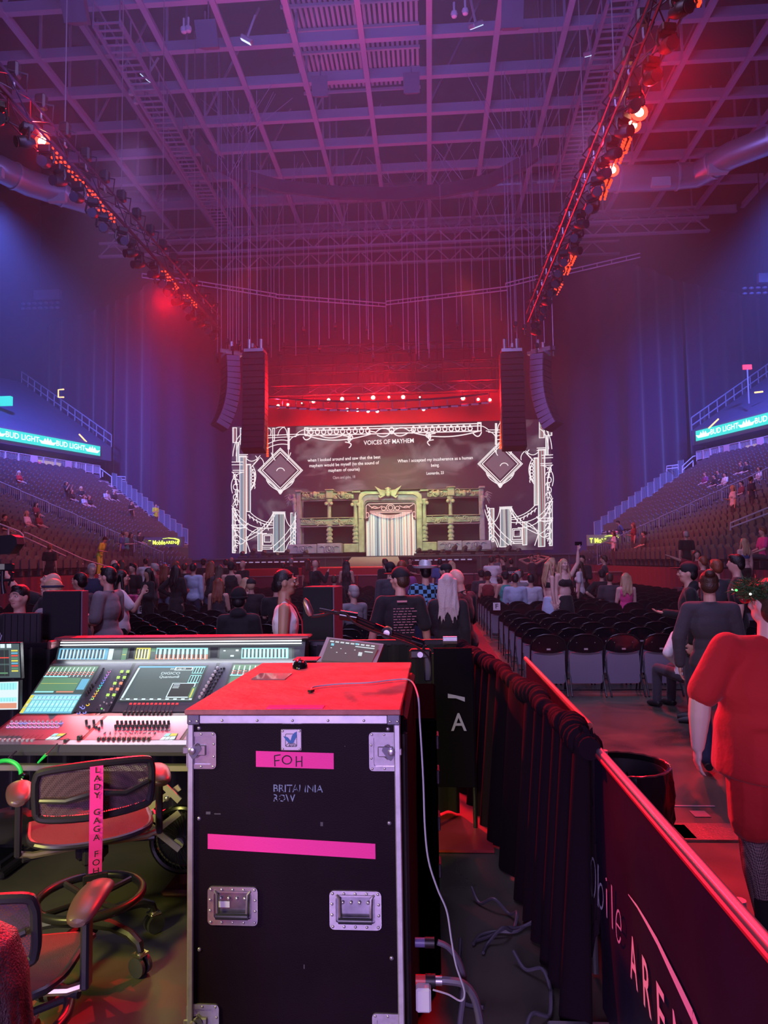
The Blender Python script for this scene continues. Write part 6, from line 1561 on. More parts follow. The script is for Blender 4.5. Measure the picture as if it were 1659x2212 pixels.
# pink tape on chair 1: from back top down to the mechanism
tp = MB(); seat_z = .60
TP = [(-.0, -.385, .985), (0, -.392, .90), (0, -.388, .80), (0, -.385, .70), (0, -.37, .60), (0, -.365, .53)]
m = MB()
for (a, b) in zip(TP, TP[1:]): m.add([(-.027, a[1], a[2]), (.027, a[1], a[2]), (.027, b[1], b[2]), (-.027, b[1], b[2])], [(0, 3, 2, 1)])
tpo = m.obj('tape_strip', TAPE, ch1, smooth=False)
letters = ['L', 'A', 'D', 'Y', ' ', 'G', 'A', 'G', 'A', ' ', 'F', 'O', 'H']
for k, ch in enumerate(letters):
    if ch == ' ': continue
    z = lerp(.97, .545, k / 12); text_mb(ch, .036, Matrix.Translation((.002, -.397 if z > .66 else -.39, z)) @ XZ, xs=1.1).obj('marker_letter', INK, tpo, smooth=False)
MB().box((0, -.375, .50), (.10, .01, .055), bev=.003).obj('maker_tag', BLACK, ch1)
text_mb('STEALTH', .017, Matrix.Translation((0, -.383, .497)) @ XZ).obj('tag_lettering', glow('tag_red', (.8, .04, .03), .8), ch1, smooth=False)

# ================================================================ mixing console
KX0, KX1 = -2.72, -.90
con = thing('mixing_console', 'wide grey mixing console with lit screens, coloured knobs and faders', 'mixing console', ((KX0 + KX1) / 2, 4.2, 0))
kx = (KX0 + KX1) / 2
def wc(mb, name, m, smooth=True): return local(con, mb).obj(name, m, con, smooth=smooth)
SURF = mat('console_surface', (.085, .085, .115), .38, .3, noise=.08, nscale=20); ALUF = mat('console_aluminium', (.32, .30, .38), .32, .8); CBK = mat('console_black', (.012, .012, .018), .35)
prof = [(4.13, .745), (4.15, .79), (4.24, .802), (4.55, .875), (4.60, .885), (5.0, 1.150), (5.05, 1.175), (5.11, 1.29), (5.24, 1.29), (5.24, .95), (4.9, .80), (4.3, .70)]
def extr(prof, x0, x1):
    n = len(prof); mb = MB(); mb.add([(x0, y, z) for y, z in prof] + [(x1, y, z) for y, z in prof], [tuple(range(n)), tuple(range(n, 2 * n))[::-1]] + [(i, n + i, n + (i + 1) % n, (i + 1) % n) for i in range(n)]); return mb
wc(extr(prof, KX0, KX1), 'chassis', CBK, False)
wc(extr([(4.12, .742), (4.11, .765), (4.14, .80), (4.22, .806), (4.235, .795), (4.24, .75)], KX0 - .005, KX1 + .005), 'armrest_front', ALUF)
def slopeq(y0, z0_, y1, z1, x0, x1, lift=.002):
    d = V((0, y1 - y0, z1 - z0_)).normalized(); n_ = V((0, -d.z, d.y)) * lift; return MB().add([V((x0, y0, z0_)) + n_, V((x1, y0, z0_)) + n_, V((x1, y1, z1)) + n_, V((x0, y1, z1)) + n_], [(0, 1, 2, 3)])
third = (KX1 - KX0) / 3
for k in range(3):
    a, b = KX0 + .02 + third * k, KX0 + third * (k + 1) - .004
    wc(slopeq(4.24, .802, 4.55, .875, a, b), 'fader_panel', ALUF if k else mat('console_panel', (.25, .23, .28), .35, .6), False); wc(slopeq(4.605, .889, 4.995, 1.147, a, b), 'screen_panel', SURF, False)
wc(MB().box((kx, 5.16, 1.31), (KX1 - KX0 + .06, .16, .022), bev=.008).box((KX0 - .01, 5.08, 1.28), (.03, .2, .06), bev=.01), 'top_hood', mat('hood_red', (.28, .10, .12), .3, .4))
LED = glow('console_led_white', (.85, .92, 1.0), 3.0)
wc(MB().box((kx, 5.085, 1.288), (KX1 - KX0 - .05, .012, .007)), 'light_strip', LED, False); wc(MB().box((kx, 5.080, 1.270), (KX1 - KX0 - .05, .012, .006)), 'light_strip', LED, False)
lamp('console_strip_glow', 'AREA', (kx, 5.05, 1.265), 5.0, (.9, .95, 1.0), (kx, 4.5, .85), KX1 - KX0 - .1, size_y=.02)
PS = Plane((KX0, 4.605, .889), (1, 0, 0), (0, .39, .258)); PM = Plane((KX0, 5.05, 1.178), (1, 0, 0), (0, .06, .115)); PFd = Plane((KX0, 4.24, .803), (1, 0, 0), (0, .31, .073))
def pq(pl, pts, lift): P = [pl.hit(*p) + pl.n * lift for p in pts]; return MB().add(P, [(0, 1, 2, 3)])
def grid_q(pl, tl, tr, br, bl, u0, v0, u1, v1, lift):
    def f(u, v):
        top = (lerp(tl[0], tr[0], u), lerp(tl[1], tr[1], u)); bot = (lerp(bl[0], br[0], u), lerp(bl[1], br[1], u)); return (lerp(top[0], bot[0], v), lerp(top[1], bot[1], v))
    return [pl.hit(*f(u0, v1)) + pl.n * lift, pl.hit(*f(u1, v1)) + pl.n * lift, pl.hit(*f(u1, v0)) + pl.n * lift, pl.hit(*f(u0, v0)) + pl.n * lift]
SCR = glow('console_screen', (.06, .10, .10), 1.2); SG = glow('scr_green', (.12, .30, .16), 1.0); SB = glow('scr_blue', (.12, .42, .62), 1.2); SC_ = glow('scr_cyan', (.35, .85, .85), 1.1); SO = glow('scr_salmon', (.85, .35, .22), .9); SY = glow('scr_yellow', (.8, .75, .12), 1.0); SW = glow('scr_white', (.7, .85, .9), 1.1); SR = glow('scr_red', (.9, .08, .05), 1.0); SD = glow('scr_dark', (.02, .03, .03), 1.0)
SCRM = [SCR, SG, SB, SC_, SO, SY, SW, SR, SD]
def scr(name, pl, quad, rects):
    mb = MB(); tl, tr, br, bl = quad; mb.cur = 8; mb.add(grid_q(pl, tl, tr, br, bl, -.03, -.04, 1.03, 1.04, .003), [(0, 1, 2, 3)])
    mb.cur = 0; mb.add(grid_q(pl, tl, tr, br, bl, 0, 0, 1, 1, .0045), [(0, 1, 2, 3)])
    for i, (u0, v0, u1, v1, c) in enumerate(rects): mb.cur = c; mb.add(grid_q(pl, tl, tr, br, bl, u0, v0, u1, v1, .0055 + .0001 * i), [(0, 1, 2, 3)])
    return wc(mb, name, SCRM, False)
r1 = [(0, 0, 1, .1, 1)] + [(k / 12 + .01, .02, k / 12 + .03, .22, 6) for k in range(12)] + [(k / 12 + .01, .12, k / 12 + .07, .14, 4) for k in range(12)] + [(k / 12 + .01, .165, k / 12 + .07, .18, 7) for k in range(12)] + [(0, .21, .5, .235, 3)] + [(.02, .25, .8, .52, 1), (.04, .365, .78, .372, 5), (.82, .27, .98, .5, 2)] + [(.02, .53, .4, .56, 3), (.45, .53, .8, .56, 4)] + [(.0, .60, 1, 1, 2), (0, .62, 1, .63, 6), (0, .7, 1, .71, 6)] + [(k / 12 + .008, .64, k / 12 + .07, .7, 3) for k in range(12)] + [(k / 12 + .008, .73, k / 12 + .075, .97, 3) for k in range(1, 12)] + [(.0, .7, .07, 1, 5), (.0, .62, .07, .69, 5)] + [(k / 12 + .03, .80, k / 12 + .055, .84, 6) for k in range(12)] + [(0, .88, 1, .89, 2)]
scr('touch_screen', PS, ((110, 1441), (213, 1441), (154, 1543), (43, 1543)), r1)
r2 = [(0, 0, 1, .05, 2), (.03, .06, .66, .94, 0), (.05, .08, .64, .92, 0), (.55, .03, .82, .13, 6), (.57, .05, .8, .11, 8), (.83, .02, .99, .22, 3)] + [(.84 + k * .04, .05, .865 + k * .04, .2, 8) for k in range(4)] + [(.83, .27, .99, .5, 3)] + [(.84 + k * .04, .29, .865 + k * .04, .48, 8) for k in range(4)] + [(.62, .5, .96, .93, 6), (.635, .52, .945, .9, 8)] + [(.65, .54 + k * .045, .74, .56 + k * .045, 6) for k in range(3)] + [(.93, .62, .99, .93, 1), (.95, .66, .97, .93, 5), (0, .95, 1, 1, 6)] + [(k * .11 + .02, .955, k * .11 + .08, .99, 8) for k in range(9)] + [(0, .06, .03, .94, 6)]
scr('touch_screen', PS, ((302, 1440), (446, 1440), (414, 1514), (259, 1514)), r2)
scr('touch_screen', PS, ((505, 1437), (640, 1437), (655, 1543), (470, 1543)), r1)
def ptext(pl, t, px, py, h, m, xs=1.0):
    p = pl.hit(px, py) + pl.n * .008; M = Matrix((pl.r, pl.u, pl.n)).transposed().to_4x4(); wc(text_mb(t, h, Matrix.Translation(p) @ M, xs=xs), 'lettering', m, False)
ptext(PS, 'DIGICO', 369, 1456.5, .034, SW, 1.15); ptext(PS, 'Quantum8', 366, 1464, .034, SW, .95); ptext(PS, '00:01:06:19', 385, 1447, .026, SW, .9)
meter = lambda a, b, c, n: [(lerp(a, b, (k + .1) / n), .1, lerp(a, b, (k + .5) / n), .8, 8) for k in range(n)] + [(lerp(a, b, (k + .62) / n), .1, lerp(a, b, (k + .9) / n), .9, 6) for k in range(n)]
scr('meter_screen', PM, ((130, 1401), (277, 1401), (272, 1428), (124, 1428)), [(0, 0, .72, .9, 2), (0, .9, .72, 1, 4)] + meter(.02, .68, 2, 12) + [(.73, .05, .8, .98, 6), (.81, .05, .92, 1, 0), (.93, 0, 1, 1, 1), (.94, .5, .99, .55, 5)])
scr('meter_screen', PM, ((296, 1400), (450, 1400), (449, 1428), (291, 1428)), [(0, 0, .2, 1, 5)] + meter(.01, .18, 2, 4) + [(.21, .05, .27, .3, 1), (.28, 0, 1, .5, 3), (.28, .52, 1, 1, 4)] + meter(.29, .98, 2, 11))
scr('meter_screen', PM, ((476, 1400), (631, 1400), (631, 1426), (474, 1426)), [(.3, 0, .95, 1, 3)] + meter(.31, .94, 2, 12) + [(0, 0, .28, 1, 0), (.05, .2, .08, .3, 6), (.15, .6, .2, .75, 6), (.22, .15, .26, .3, 6)])
ptext(Plane((KX0, 5.08, 1.2), (1, 0, 0), (0, .1, 1)), 'S', 646, 1412, .06, SW, .8)
# console writing, knobs, buttons, faders
KN = mat('knob_dark', (.05, .05, .06), .35); KNL = mat('knob_light', (.5, .48, .55), .35)
RBW = [(.5, .9, .2), (1, .3, .05), (1, .6, .05), (.7, .9, .1), (.1, .8, .5), (.05, .7, .8), (.1, .4, 1), (.3, .3, 1), (.5, .25, 1), (.7, .25, .9), (.95, .3, .7), (1, .2, .3)]
RBM = [glow('knob_glow_%s' % n, c, 1.3) for n, c in zip(('lime', 'orange', 'amber', 'yellow', 'mint', 'cyan', 'blue', 'indigo', 'violet', 'purple', 'pink', 'rose'), RBW)]
def knob(pl, px, py, r_=.009, h=.016, m=KN, ringm=None):
    M = Matrix((pl.r, pl.u, pl.n)).transposed().to_4x4(); T = Matrix.Translation(pl.hit(px, py) + pl.n * .002) @ M
    o = wc(MB().lathe([(r_ * 1.05, 0), (r_, h * .8), (r_ * .8, h), (0, h)], n=12, M=T), 'knob', m)
    if ringm: wc(MB().lathe([(r_ * 1.15, 0), (r_ * 1.6, 0), (r_ * 1.6, .003), (r_ * 1.15, .003)], n=14, M=T), 'knob_ring', ringm)
for k in range(11): knob(PS, lerp(200, 236, k / 10), lerp(1510, 1452, k / 10), .006, .007, KN, RBM[k])
for k in range(11):
    if k < 4: knob(PS, lerp(188, 205, k / 4), lerp(1503, 1478, k / 4), .010, .03, KN)
    knob(PS, lerp(207, 224, k / 10), lerp(1476, 1445, k / 10), .006, .01, KN)
    knob(PS, lerp(195, 240, k / 10), lerp(1513, 1448, k / 10), .004, .006, KNL)
for k, (px, py) in enumerate(((180, 1530), (183, 1540), (170, 1541), (176, 1527), (190, 1523))): knob(PS, px, py, .007, .01, KN, RBM[7 if k < 4 else 2])
for k in range(9): knob(PS, lerp(432, 470, k / 8), lerp(1508, 1445, k / 8), .010, .016, KNL); knob(PS, lerp(448, 484, k / 8), lerp(1508, 1445, k / 8), .008, .014, KN); knob(PS, lerp(440, 478, k / 8), lerp(1508, 1445, k / 8), .006, .01, KN)
m = MB(); mg = [SY, SO, SG, SR]; BTN = [glow('button_lime', (.5, .85, .12), 1.1), glow('button_orange', (.95, .3, .15), 1.0), glow('button_red', (1, .03, .04), 1.3), glow('button_green', (.2, .85, .2), 1.0)]
for j in range(5):
    for i in range(2):
        px, py = 263 - j * 7.5 + i * 13, 1452 + j * 12.6; c = BTN[1] if (j == 3 or (j == 2 and i == 1)) else BTN[0]
        wc(pq(PS, [(px - 4, py + 3), (px + 3, py + 3), (px + 5, py - 3), (px - 2, py - 3)], .006), 'button', c, False); knob(PS, px - 3, py + 6, .004, .006, KNL)
for k in range(12): px = 282 + k * 9.1; wc(pq(PS, [(px - 3, 1523.5), (px + 3, 1523.5), (px + 4, 1519.5), (px - 1, 1519.5)], .006), 'button', BTN[2], False)
for k in range(12):
    px = 268 + k * 9.1; wc(pq(PS, [(px + 1, 1545), (px + 2.2, 1545), (px + 10, 1526), (px + 9, 1526)], .004), 'fader_slot', CBK, False)
    p = PS.hit(px + 1, 1544); wc(MB().box(p + V((0, 0, .012)), (.014, .03, .022), bev=.003), 'fader_cap', KN)
for (px, py) in ((217, 1525), (220, 1532), (225, 1518), (231, 1521), (236, 1524), (241, 1519), (210, 1533), (218, 1540), (225, 1535), (208, 1545), (216, 1546)): knob(PS, px, py, .005, .008, KNL if px % 2 else BTN[3] if px == 220 else KN)
# lower surface rows
for k in range(12):
    px = lerp(22, 128, k / 11); knob(PFd, px + 4, 1563, .008, .02, KNL, RBM[(7 if k in (2, 3, 11) else 10)]); knob(PFd, px - 4, 1571, .008, .015, KNL, RBM[10])
for k in range(13):
    px = 250 + k * 9.2; knob(PFd, px + 4, 1564, .008, .022, KN); knob(PFd, px, 1572, .008, .02, KN); knob(PFd, px + 6, 1577, .004, .006, KNL)
for px, py in ((187, 1563), (203, 1563), (220, 1563), (193, 1571), (208, 1572), (214, 1575)): knob(PFd, px, py, .008, .025 if py == 1563 else .012, KN)
for k in range(11):
    px = 213 + k * 10.8; wc(pq(PFd, [(px - 12, 1609), (px - 11, 1609), (px + 16, 1588), (px + 15, 1588)], .004), 'fader_slot', CBK, False)
    p = PFd.hit(px + 1, 1600); wc(MB().box(p + V((0, 0, .012)), (.016, .032, .022), bev=.004), 'fader_cap', KN); knob(PFd, px + 14, 1583, .005, .006, KNL)
for k in range(8):
    px = -2 + k * 10.4; wc(pq(PFd, [(px - 4, 1609), (px - 3, 1609), (px + 24, 1588), (px + 23, 1588)], .004), 'fader_slot', CBK, False)
    p = PFd.hit(px, 1604); wc(MB().box(p + V((0, 0, .012)), (.018, .03, .022), bev=.004), 'fader_cap', KNL)
for (a, b, c, d) in (((118, 1586), (143, 1586), (108, 1608), (84, 1608)), ((360, 1586), (384, 1586), (372, 1607), (334, 1610))): scr('label_screen', PFd, (a, b, c, d), [(0, 0, .4, .25, 3), (.45, 0, 1, .25, 5), (0, .3, 1, .6, 6), (.1, .65, .9, .95, 6), (.3, .3, .33, 1, 8), (.6, .3, .63, 1, 8)])
for px, py in ((143, 1605), (172, 1597)): p = PFd.hit(px, py); wc(MB().box(p + V((0, 0, .012)), (.02, .04, .025), bev=.004), 'fader_cap', KN)
for k in range(10): knob(PFd, 225 + k * 12, 1585, .004, .005, KNL)
# console stand: frame bars and scissor legs
st_ = thing('console_stand', 'folding scissor stand in pale metal under the mixing console', 'stand', (kx, 4.6, 0))
SCM = mat('scissor_alu', (.7, .66, .58), .35, .6)
def wst(mb, name, m): return local(st_, mb).obj(name, m, st_)
wst(MB().box((kx, 4.28, .63), (1.76, .05, .035), bev=.004), 'front_bar', SCM)
for k, (a, b) in enumerate((((340, 1683), (388, 1730)), ((338, 1680), (300, 1690)), ((250, 1795), (388, 1700)), ((275, 1745), (388, 1835)), ((388, 1755), (320, 1808)), ((318, 1755), (345, 1775)), ((320, 1805), (275, 1757)), ((250, 1800), (290, 1775)))):
    wst(MB().beam(AY(*a, 3.94 + .02 * (k % 3)), AY(*b, 3.94 + .02 * (k % 3)), .010, .034), 'scissor_bar', SCM)
for px, py in ((326, 1756), (322, 1806), (250, 1797), (360, 1725)): wst(MB().ell(AY(px, py, 3.92), (.016, .012, .016)), 'pivot_bolt', STEEL)
for x in (KX0 + .15, KX1 - .15):
    wst(MB().box((x, 4.62, .33), (.05, .05, .62)), 'leg', CHF); wst(MB().box((x, 4.62, .03), (.06, .9, .04), bev=.01), 'foot', CHF)
# fan
fc = AY(378, 1822, 4.05); fc = V((fc.x, 4.05, fc.z)); fan = thing('floor_fan', 'round black floor fan beside the flight case', 'fan', (fc.x + .04, fc.y, 0))
z = .30; 
m = MB(); m.tube([(.17 * math.cos(a), 0, z + .17 * math.sin(a)) for a in [2 * PI * k / 36 for k in range(36)]], .02, 8, closed=True); m.obj('fan_rim', BLACKG, fan)
for k in range(40):
    a = 2 * PI * k / 40; MB().tube([(r_ * math.cos(a + r_ * 4), -.03 + .02 * (r_ / .17) ** 2, z + r_ * math.sin(a + r_ * 4)) for r_ in (.03, .07, .11, .15, .168)], .0022, 4).obj('grille_wire', FRM, fan)
MB().lathe([(0, 0), (.03, 0), (.03, .02), (0, .02)], n=16, M=Matrix.Translation((0, -.04, z)) @ XZ).obj('hub_badge', mat('badge_silver', (.6, .6, .7), .2, .8), fan)
for k in range(5): a = 2 * PI * k / 5; MB().add([(.03 * math.cos(a), .03, z + .03 * math.sin(a)), (.14 * math.cos(a + .3), .06, z + .14 * math.sin(a + .3)), (.15 * math.cos(a + .9), .02, z + .15 * math.sin(a + .9)), (.03 * math.cos(a + .8), .0, z + .03 * math.sin(a + .8))], [(0, 1, 2, 3)]).obj('fan_blade', FRM, fan)
MB().tube([(0, .02, z), (0, .17, z)], [.15, .09], 20).obj('motor_housing', FRM, fan)
MB().tube([(0, .05, .16), (0, .05, .03)], .03, 8).box((0, .05, .025), (.2, .22, .04), bev=.015).obj('fan_base', mat('fan_base_red', (.10, .02, .02), .4), fan)
# headphones hanging at left
hp = thing('headphones', 'headphones lit green hanging under the left end of the console', 'headphones', AY(12, 1680, 3.95))
HG = mat('green_light_plastic', (.03, .75, .12), .35); a0 = hp.location  # green light on headband and plug put into the base colour
m = MB(); m.tube([(-.09 * math.cos(t), 0, .075 * math.sin(t) + .02) for t in [PI * k / 14 for k in range(15)]], .012, 8); m.obj('headband', HG, hp)
for s in (-1, 1): MB().lathe([(0, 0), (.036, 0), (.04, .012), (.034, .03), (0, .032)], n=18, M=Matrix.Translation((s * .09, 0, -.01)) @ Matrix.Rotation(s * PI / 2, 4, 'Y')).obj('ear_cup', BLACKG, hp)
MB().tube([(0, .02, .1), (0, .1, .12)], .006, 6).obj('hook', CHF, hp)
gl = MB(); a, b = AY(82, 1648, 4.0), AY(100, 1630, 4.0); t_ = tag(MB().tube([a, b], [.006, .010], 8).obj('lamp_plug', HG), 'small green-lit plug under the console edge', 'plug'); MB().tube([b, b + V((.0, .12, .03))], .004, 6).obj('plug_lead', BLACK, t_)
lamp('green_headphone_light', 'POINT', AY(30, 1635, 3.85), .25, (.05, 1, .15), size=.03)
# left side screens
def mon(quad, Y, name_label, rects, m=SCR):
    A, B, C, D = [AY(*q, Y) for q in quad]; r = thing('monitor_screen', name_label, 'screen', ((A.x + B.x) / 2, Y, A.z)); 
    def f(u, v): t = D.lerp(C, u); b_ = A.lerp(B, u); return t.lerp(b_, v)
    mb = MB(); mb.add([f(0, 1), f(1, 1), f(1, 0), f(0, 0)] + [p + V((0, .03, 0)) for p in (f(0, 1), f(1, 1), f(1, 0), f(0, 0))], [(0, 1, 2, 3), (4, 7, 6, 5), (0, 4, 5, 1), (1, 5, 6, 2), (2, 6, 7, 3), (3, 7, 4, 0)])
    local(r, mb).obj('casing', CBK, r, smooth=False); mb = MB()
    for i, (u0, v0, u1, v1, c) in enumerate(rects): mb.cur = c; mb.add([p + V((0, -.003 - .0003 * i, 0)) for p in (f(u0, v1), f(u1, v1), f(u1, v0), f(u0, v0))], [(0, 1, 2, 3)])
    local(r, mb).obj('display', SCRM, r, smooth=False)
    local(r, MB().tube([(r.location.x, Y + .03, r.location.z + .05), (r.location.x, Y + .03, .02)], .018, 8).box((r.location.x, Y + .05, .02), (.3, .25, .03))).obj('stand', CBK, r)
    return r
mon([(-95, 1467), (47, 1466), (44, 1388), (-95, 1390)], 4.45, 'left screen above showing dark graphs with red and green traces', [(.02, .03, .985, .97, 0), (.05, .2, .82, .58, 8), (.05, .62, .82, .93, 8), (.05, .4, .82, .43, 7), (.3, .78, .6, .81, 5), (.6, .82, .8, .86, 1)] + [(.86, .2 + k * .07, .96, .24 + k * .07, (5, 2, 7, 1)[k % 4]) for k in range(9)] + [(.1 + k * .1, .03, .17 + k * .1, .14, 6) for k in range(8)] + [(.6 + k * .08, .2, .603 + k * .08, .9, 1) for k in range(3)])
mon([(-95, 1536), (42, 1534), (43, 1470), (-95, 1474)], 4.4, 'left screen below with pale bar displays', [(.02, .03, .98, .97, 6), (.05, .06, .96, .3, 3), (.05, .35, .96, .52, 6), (.05, .56, .96, .7, 3), (.05, .75, .96, .93, 4)] + [(.5 + k * .045, .08, .505 + k * .045, .3, 2) for k in range(10)] + [(.5 + k * .045, .58, .505 + k * .045, .7, 2) for k in range(10)])
# studio speakers on stands
SPB = mat('speaker_black', (.018, .015, .022), .7); SPS = mat('speaker_side_grey', (.16, .12, .17), .75)
def speaker(x0, y0, x1, y1, Y, dp, rz_, label):
    a, b = AY(x0, y0, Y), AY(x1, y1, Y); W_, H_ = b.x - a.x, a.z - b.z
    r = thing('studio_speaker', label, 'loudspeaker', ((a.x + b.x) / 2, Y, b.z), rz_)
    MB().box((0, dp / 2, H_ / 2), (W_, dp, H_), bev=.012).obj('cabinet', SPB, r)
    MB().box((0, -.004, H_ / 2), (W_ * .95, .012, H_ * .97)).obj('grille', mat('grille_black', (.012, .01, .016), .9, bump=.5, bscale=400), r)
    MB().box((W_ / 2, dp / 2, H_ / 2), (.012, dp * .98, H_ * .99), bev=.004).obj('side_panel', SPS, r)
    MB().tube([(0, .17, 0), (0, .17, -b.z + .03)], .03, 8).box((0, .17, -b.z + .015), (.4, .4, .03)).obj('stand', CBK, r)
    return r
speaker(92, 1277, 175, 1382, 5.7, .11, 0, 'black studio speaker standing behind the left end of the console')
speaker(652, 1268, 722, 1390, 5.9, .26, -.16, 'black studio speaker standing behind the right end of the console')
d = AY(45, 1360, 5.5); r = thing('rack_screen', 'dark grid-fronted panel left of the left studio speaker', 'panel', (d.x, 5.5, d.z - .15)); MB().box((0, .02, .15), (.32, .04, .26), bev=.01).obj('casing', SPB, r)
for k in range(6): MB().box((-.13 + k * .052, -.004, .15), (.003, .004, .24)).obj('grid_bar', CHF, r, smooth=False)
MB().tube([(0, .03, .02), (0, .03, -d.z + .16)], .02, 8).obj('stand', CBK, r)
# ================================================================ people
def vox(mb, name, m, vs, parent, sm=3, sub=False):
    me = bpy.data.meshes.new(name); me.from_pydata(mb.v, [], mb.f)
    o = bpy.data.objects.new(name, me); TMP.collection.objects.link(o)
    r = o.modifiers.new('r', 'REMESH'); r.mode = 'VOXEL'; r.voxel_size = vs
    s = o.modifiers.new('s', 'SMOOTH'); s.iterations = sm; s.factor = .5
    TMP.view_layers[0].update(); dg = TMP.view_layers[0].depsgraph; ev = o.evaluated_get(dg); me2 = bpy.data.meshes.new_from_object(ev)
    bpy.data.objects.remove(o); bpy.data.meshes.remove(me)
    me2.name = name; me2.materials.clear(); me2.materials.append(m); me2.polygons.foreach_set('use_smooth', [True] * len(me2.polygons))
    o = bpy.data.objects.new(name, me2); col.objects.link(o); o.parent = parent
    return o
def cap(mb, a, b, ra, rb=None, n=10):
    rb = ra if rb is None else rb; a, b = V(a), V(b)
    mb.tube([a, a.lerp(b, .5), b], [ra, (ra + rb) / 2, rb], n); mb.ell(a, ra, n=n, m=6); mb.ell(b, rb, n=n, m=6)
ARM = {'down': ((.10, -.06, -1), (.04, .14, -1)), 'fwd': ((.16, .12, -1), (-.28, 1, .18)), 'raise': ((.45, .35, 1), (.0, .1, 1)), 'phone': ((.12, .55, -.75), (-.15, .5, 1)), 'hips': ((.75, -.3, -.8), (-.8, .45, -.55)),
       'cross': ((.16, .3, -1), (-1, .55, .25)), 'out': ((1, .15, .30), (1, .2, .42)), 'head': ((.8, .1, .45), (-.9, -.15, .22)), 'lap': ((.12, .25, -1), (-.25, 1, -.35)), 'swing': ((.34, -.05, -1), (-.02, .16, -1)), 'wideswing': ((.60, -.02, -1), (.02, .16, -1)), 'reach': ((.35, .8, .25), (.2, .6, .9)), 'lean': ((.28, .10, -1), (.18, .42, -1))}
SKINS = {'light': (.62, .36, .29), 'tan': (.42, .23, .16), 'dark': (.16, .08, .05), 'pale': (.72, .47, .42)}
CLO = {'black': (.012, .010, .014), 'white': (.75, .73, .78), 'grey': (.22, .22, .25), 'lightblue': (.42, .52, .75), 'blue': (.06, .12, .35), 'navy': (.02, .025, .07), 'purple': (.22, .05, .20), 'red': (.46, .010, .016), 'pink': (.75, .06, .28), 'denim': (.12, .18, .32), 'jeanlight': (.40, .50, .70), 'teal': (.05, .35, .33), 'lime': (.55, .85, .05), 'plaid': (.10, .30, .50), 'brown': (.12, .07, .05), 'charcoal': (.05, .045, .06), 'green': (.05, .14, .05), 'darkred': (.22, .02, .03), 'stripe': (.45, .48, .60)}
HAIR = {'black': (.012, .008, .010), 'brown': (.06, .03, .02), 'red': (.22, .06, .03), 'blond': (.50, .33, .20), 'grey': (.35, .32, .32), 'silver': (.45, .38, .38)}
def plaid_mat():
    m = mat('shirt_plaid', CLO['plaid'], .85); nt = m.node_tree
    if len(nt.nodes) < 4:
        b = nt.nodes['Principled BSDF']; tc = nt.nodes.new('ShaderNodeTexCoord'); ck = nt.nodes.new('ShaderNodeTexChecker'); ck.inputs['Scale'].default_value = 17; mp = nt.nodes.new('ShaderNodeMapping'); mp.inputs['Rotation'].default_value = (0, 0, .1)
        ck.inputs['Color1'].default_value = (.15, .42, .70, 1); ck.inputs['Color2'].default_value = (.01, .012, .02, 1)
        nt.links.new(tc.outputs['Object'], mp.inputs[0]); nt.links.new(mp.outputs[0], ck.inputs[0]); nt.links.new(ck.outputs[0], b.inputs['Base Color'])
    return m
def cmat(c): return plaid_mat() if c == 'plaid' else mat('cloth_' + c, CLO[c], .85, sheen=.1, bump=.9, bscale=14)
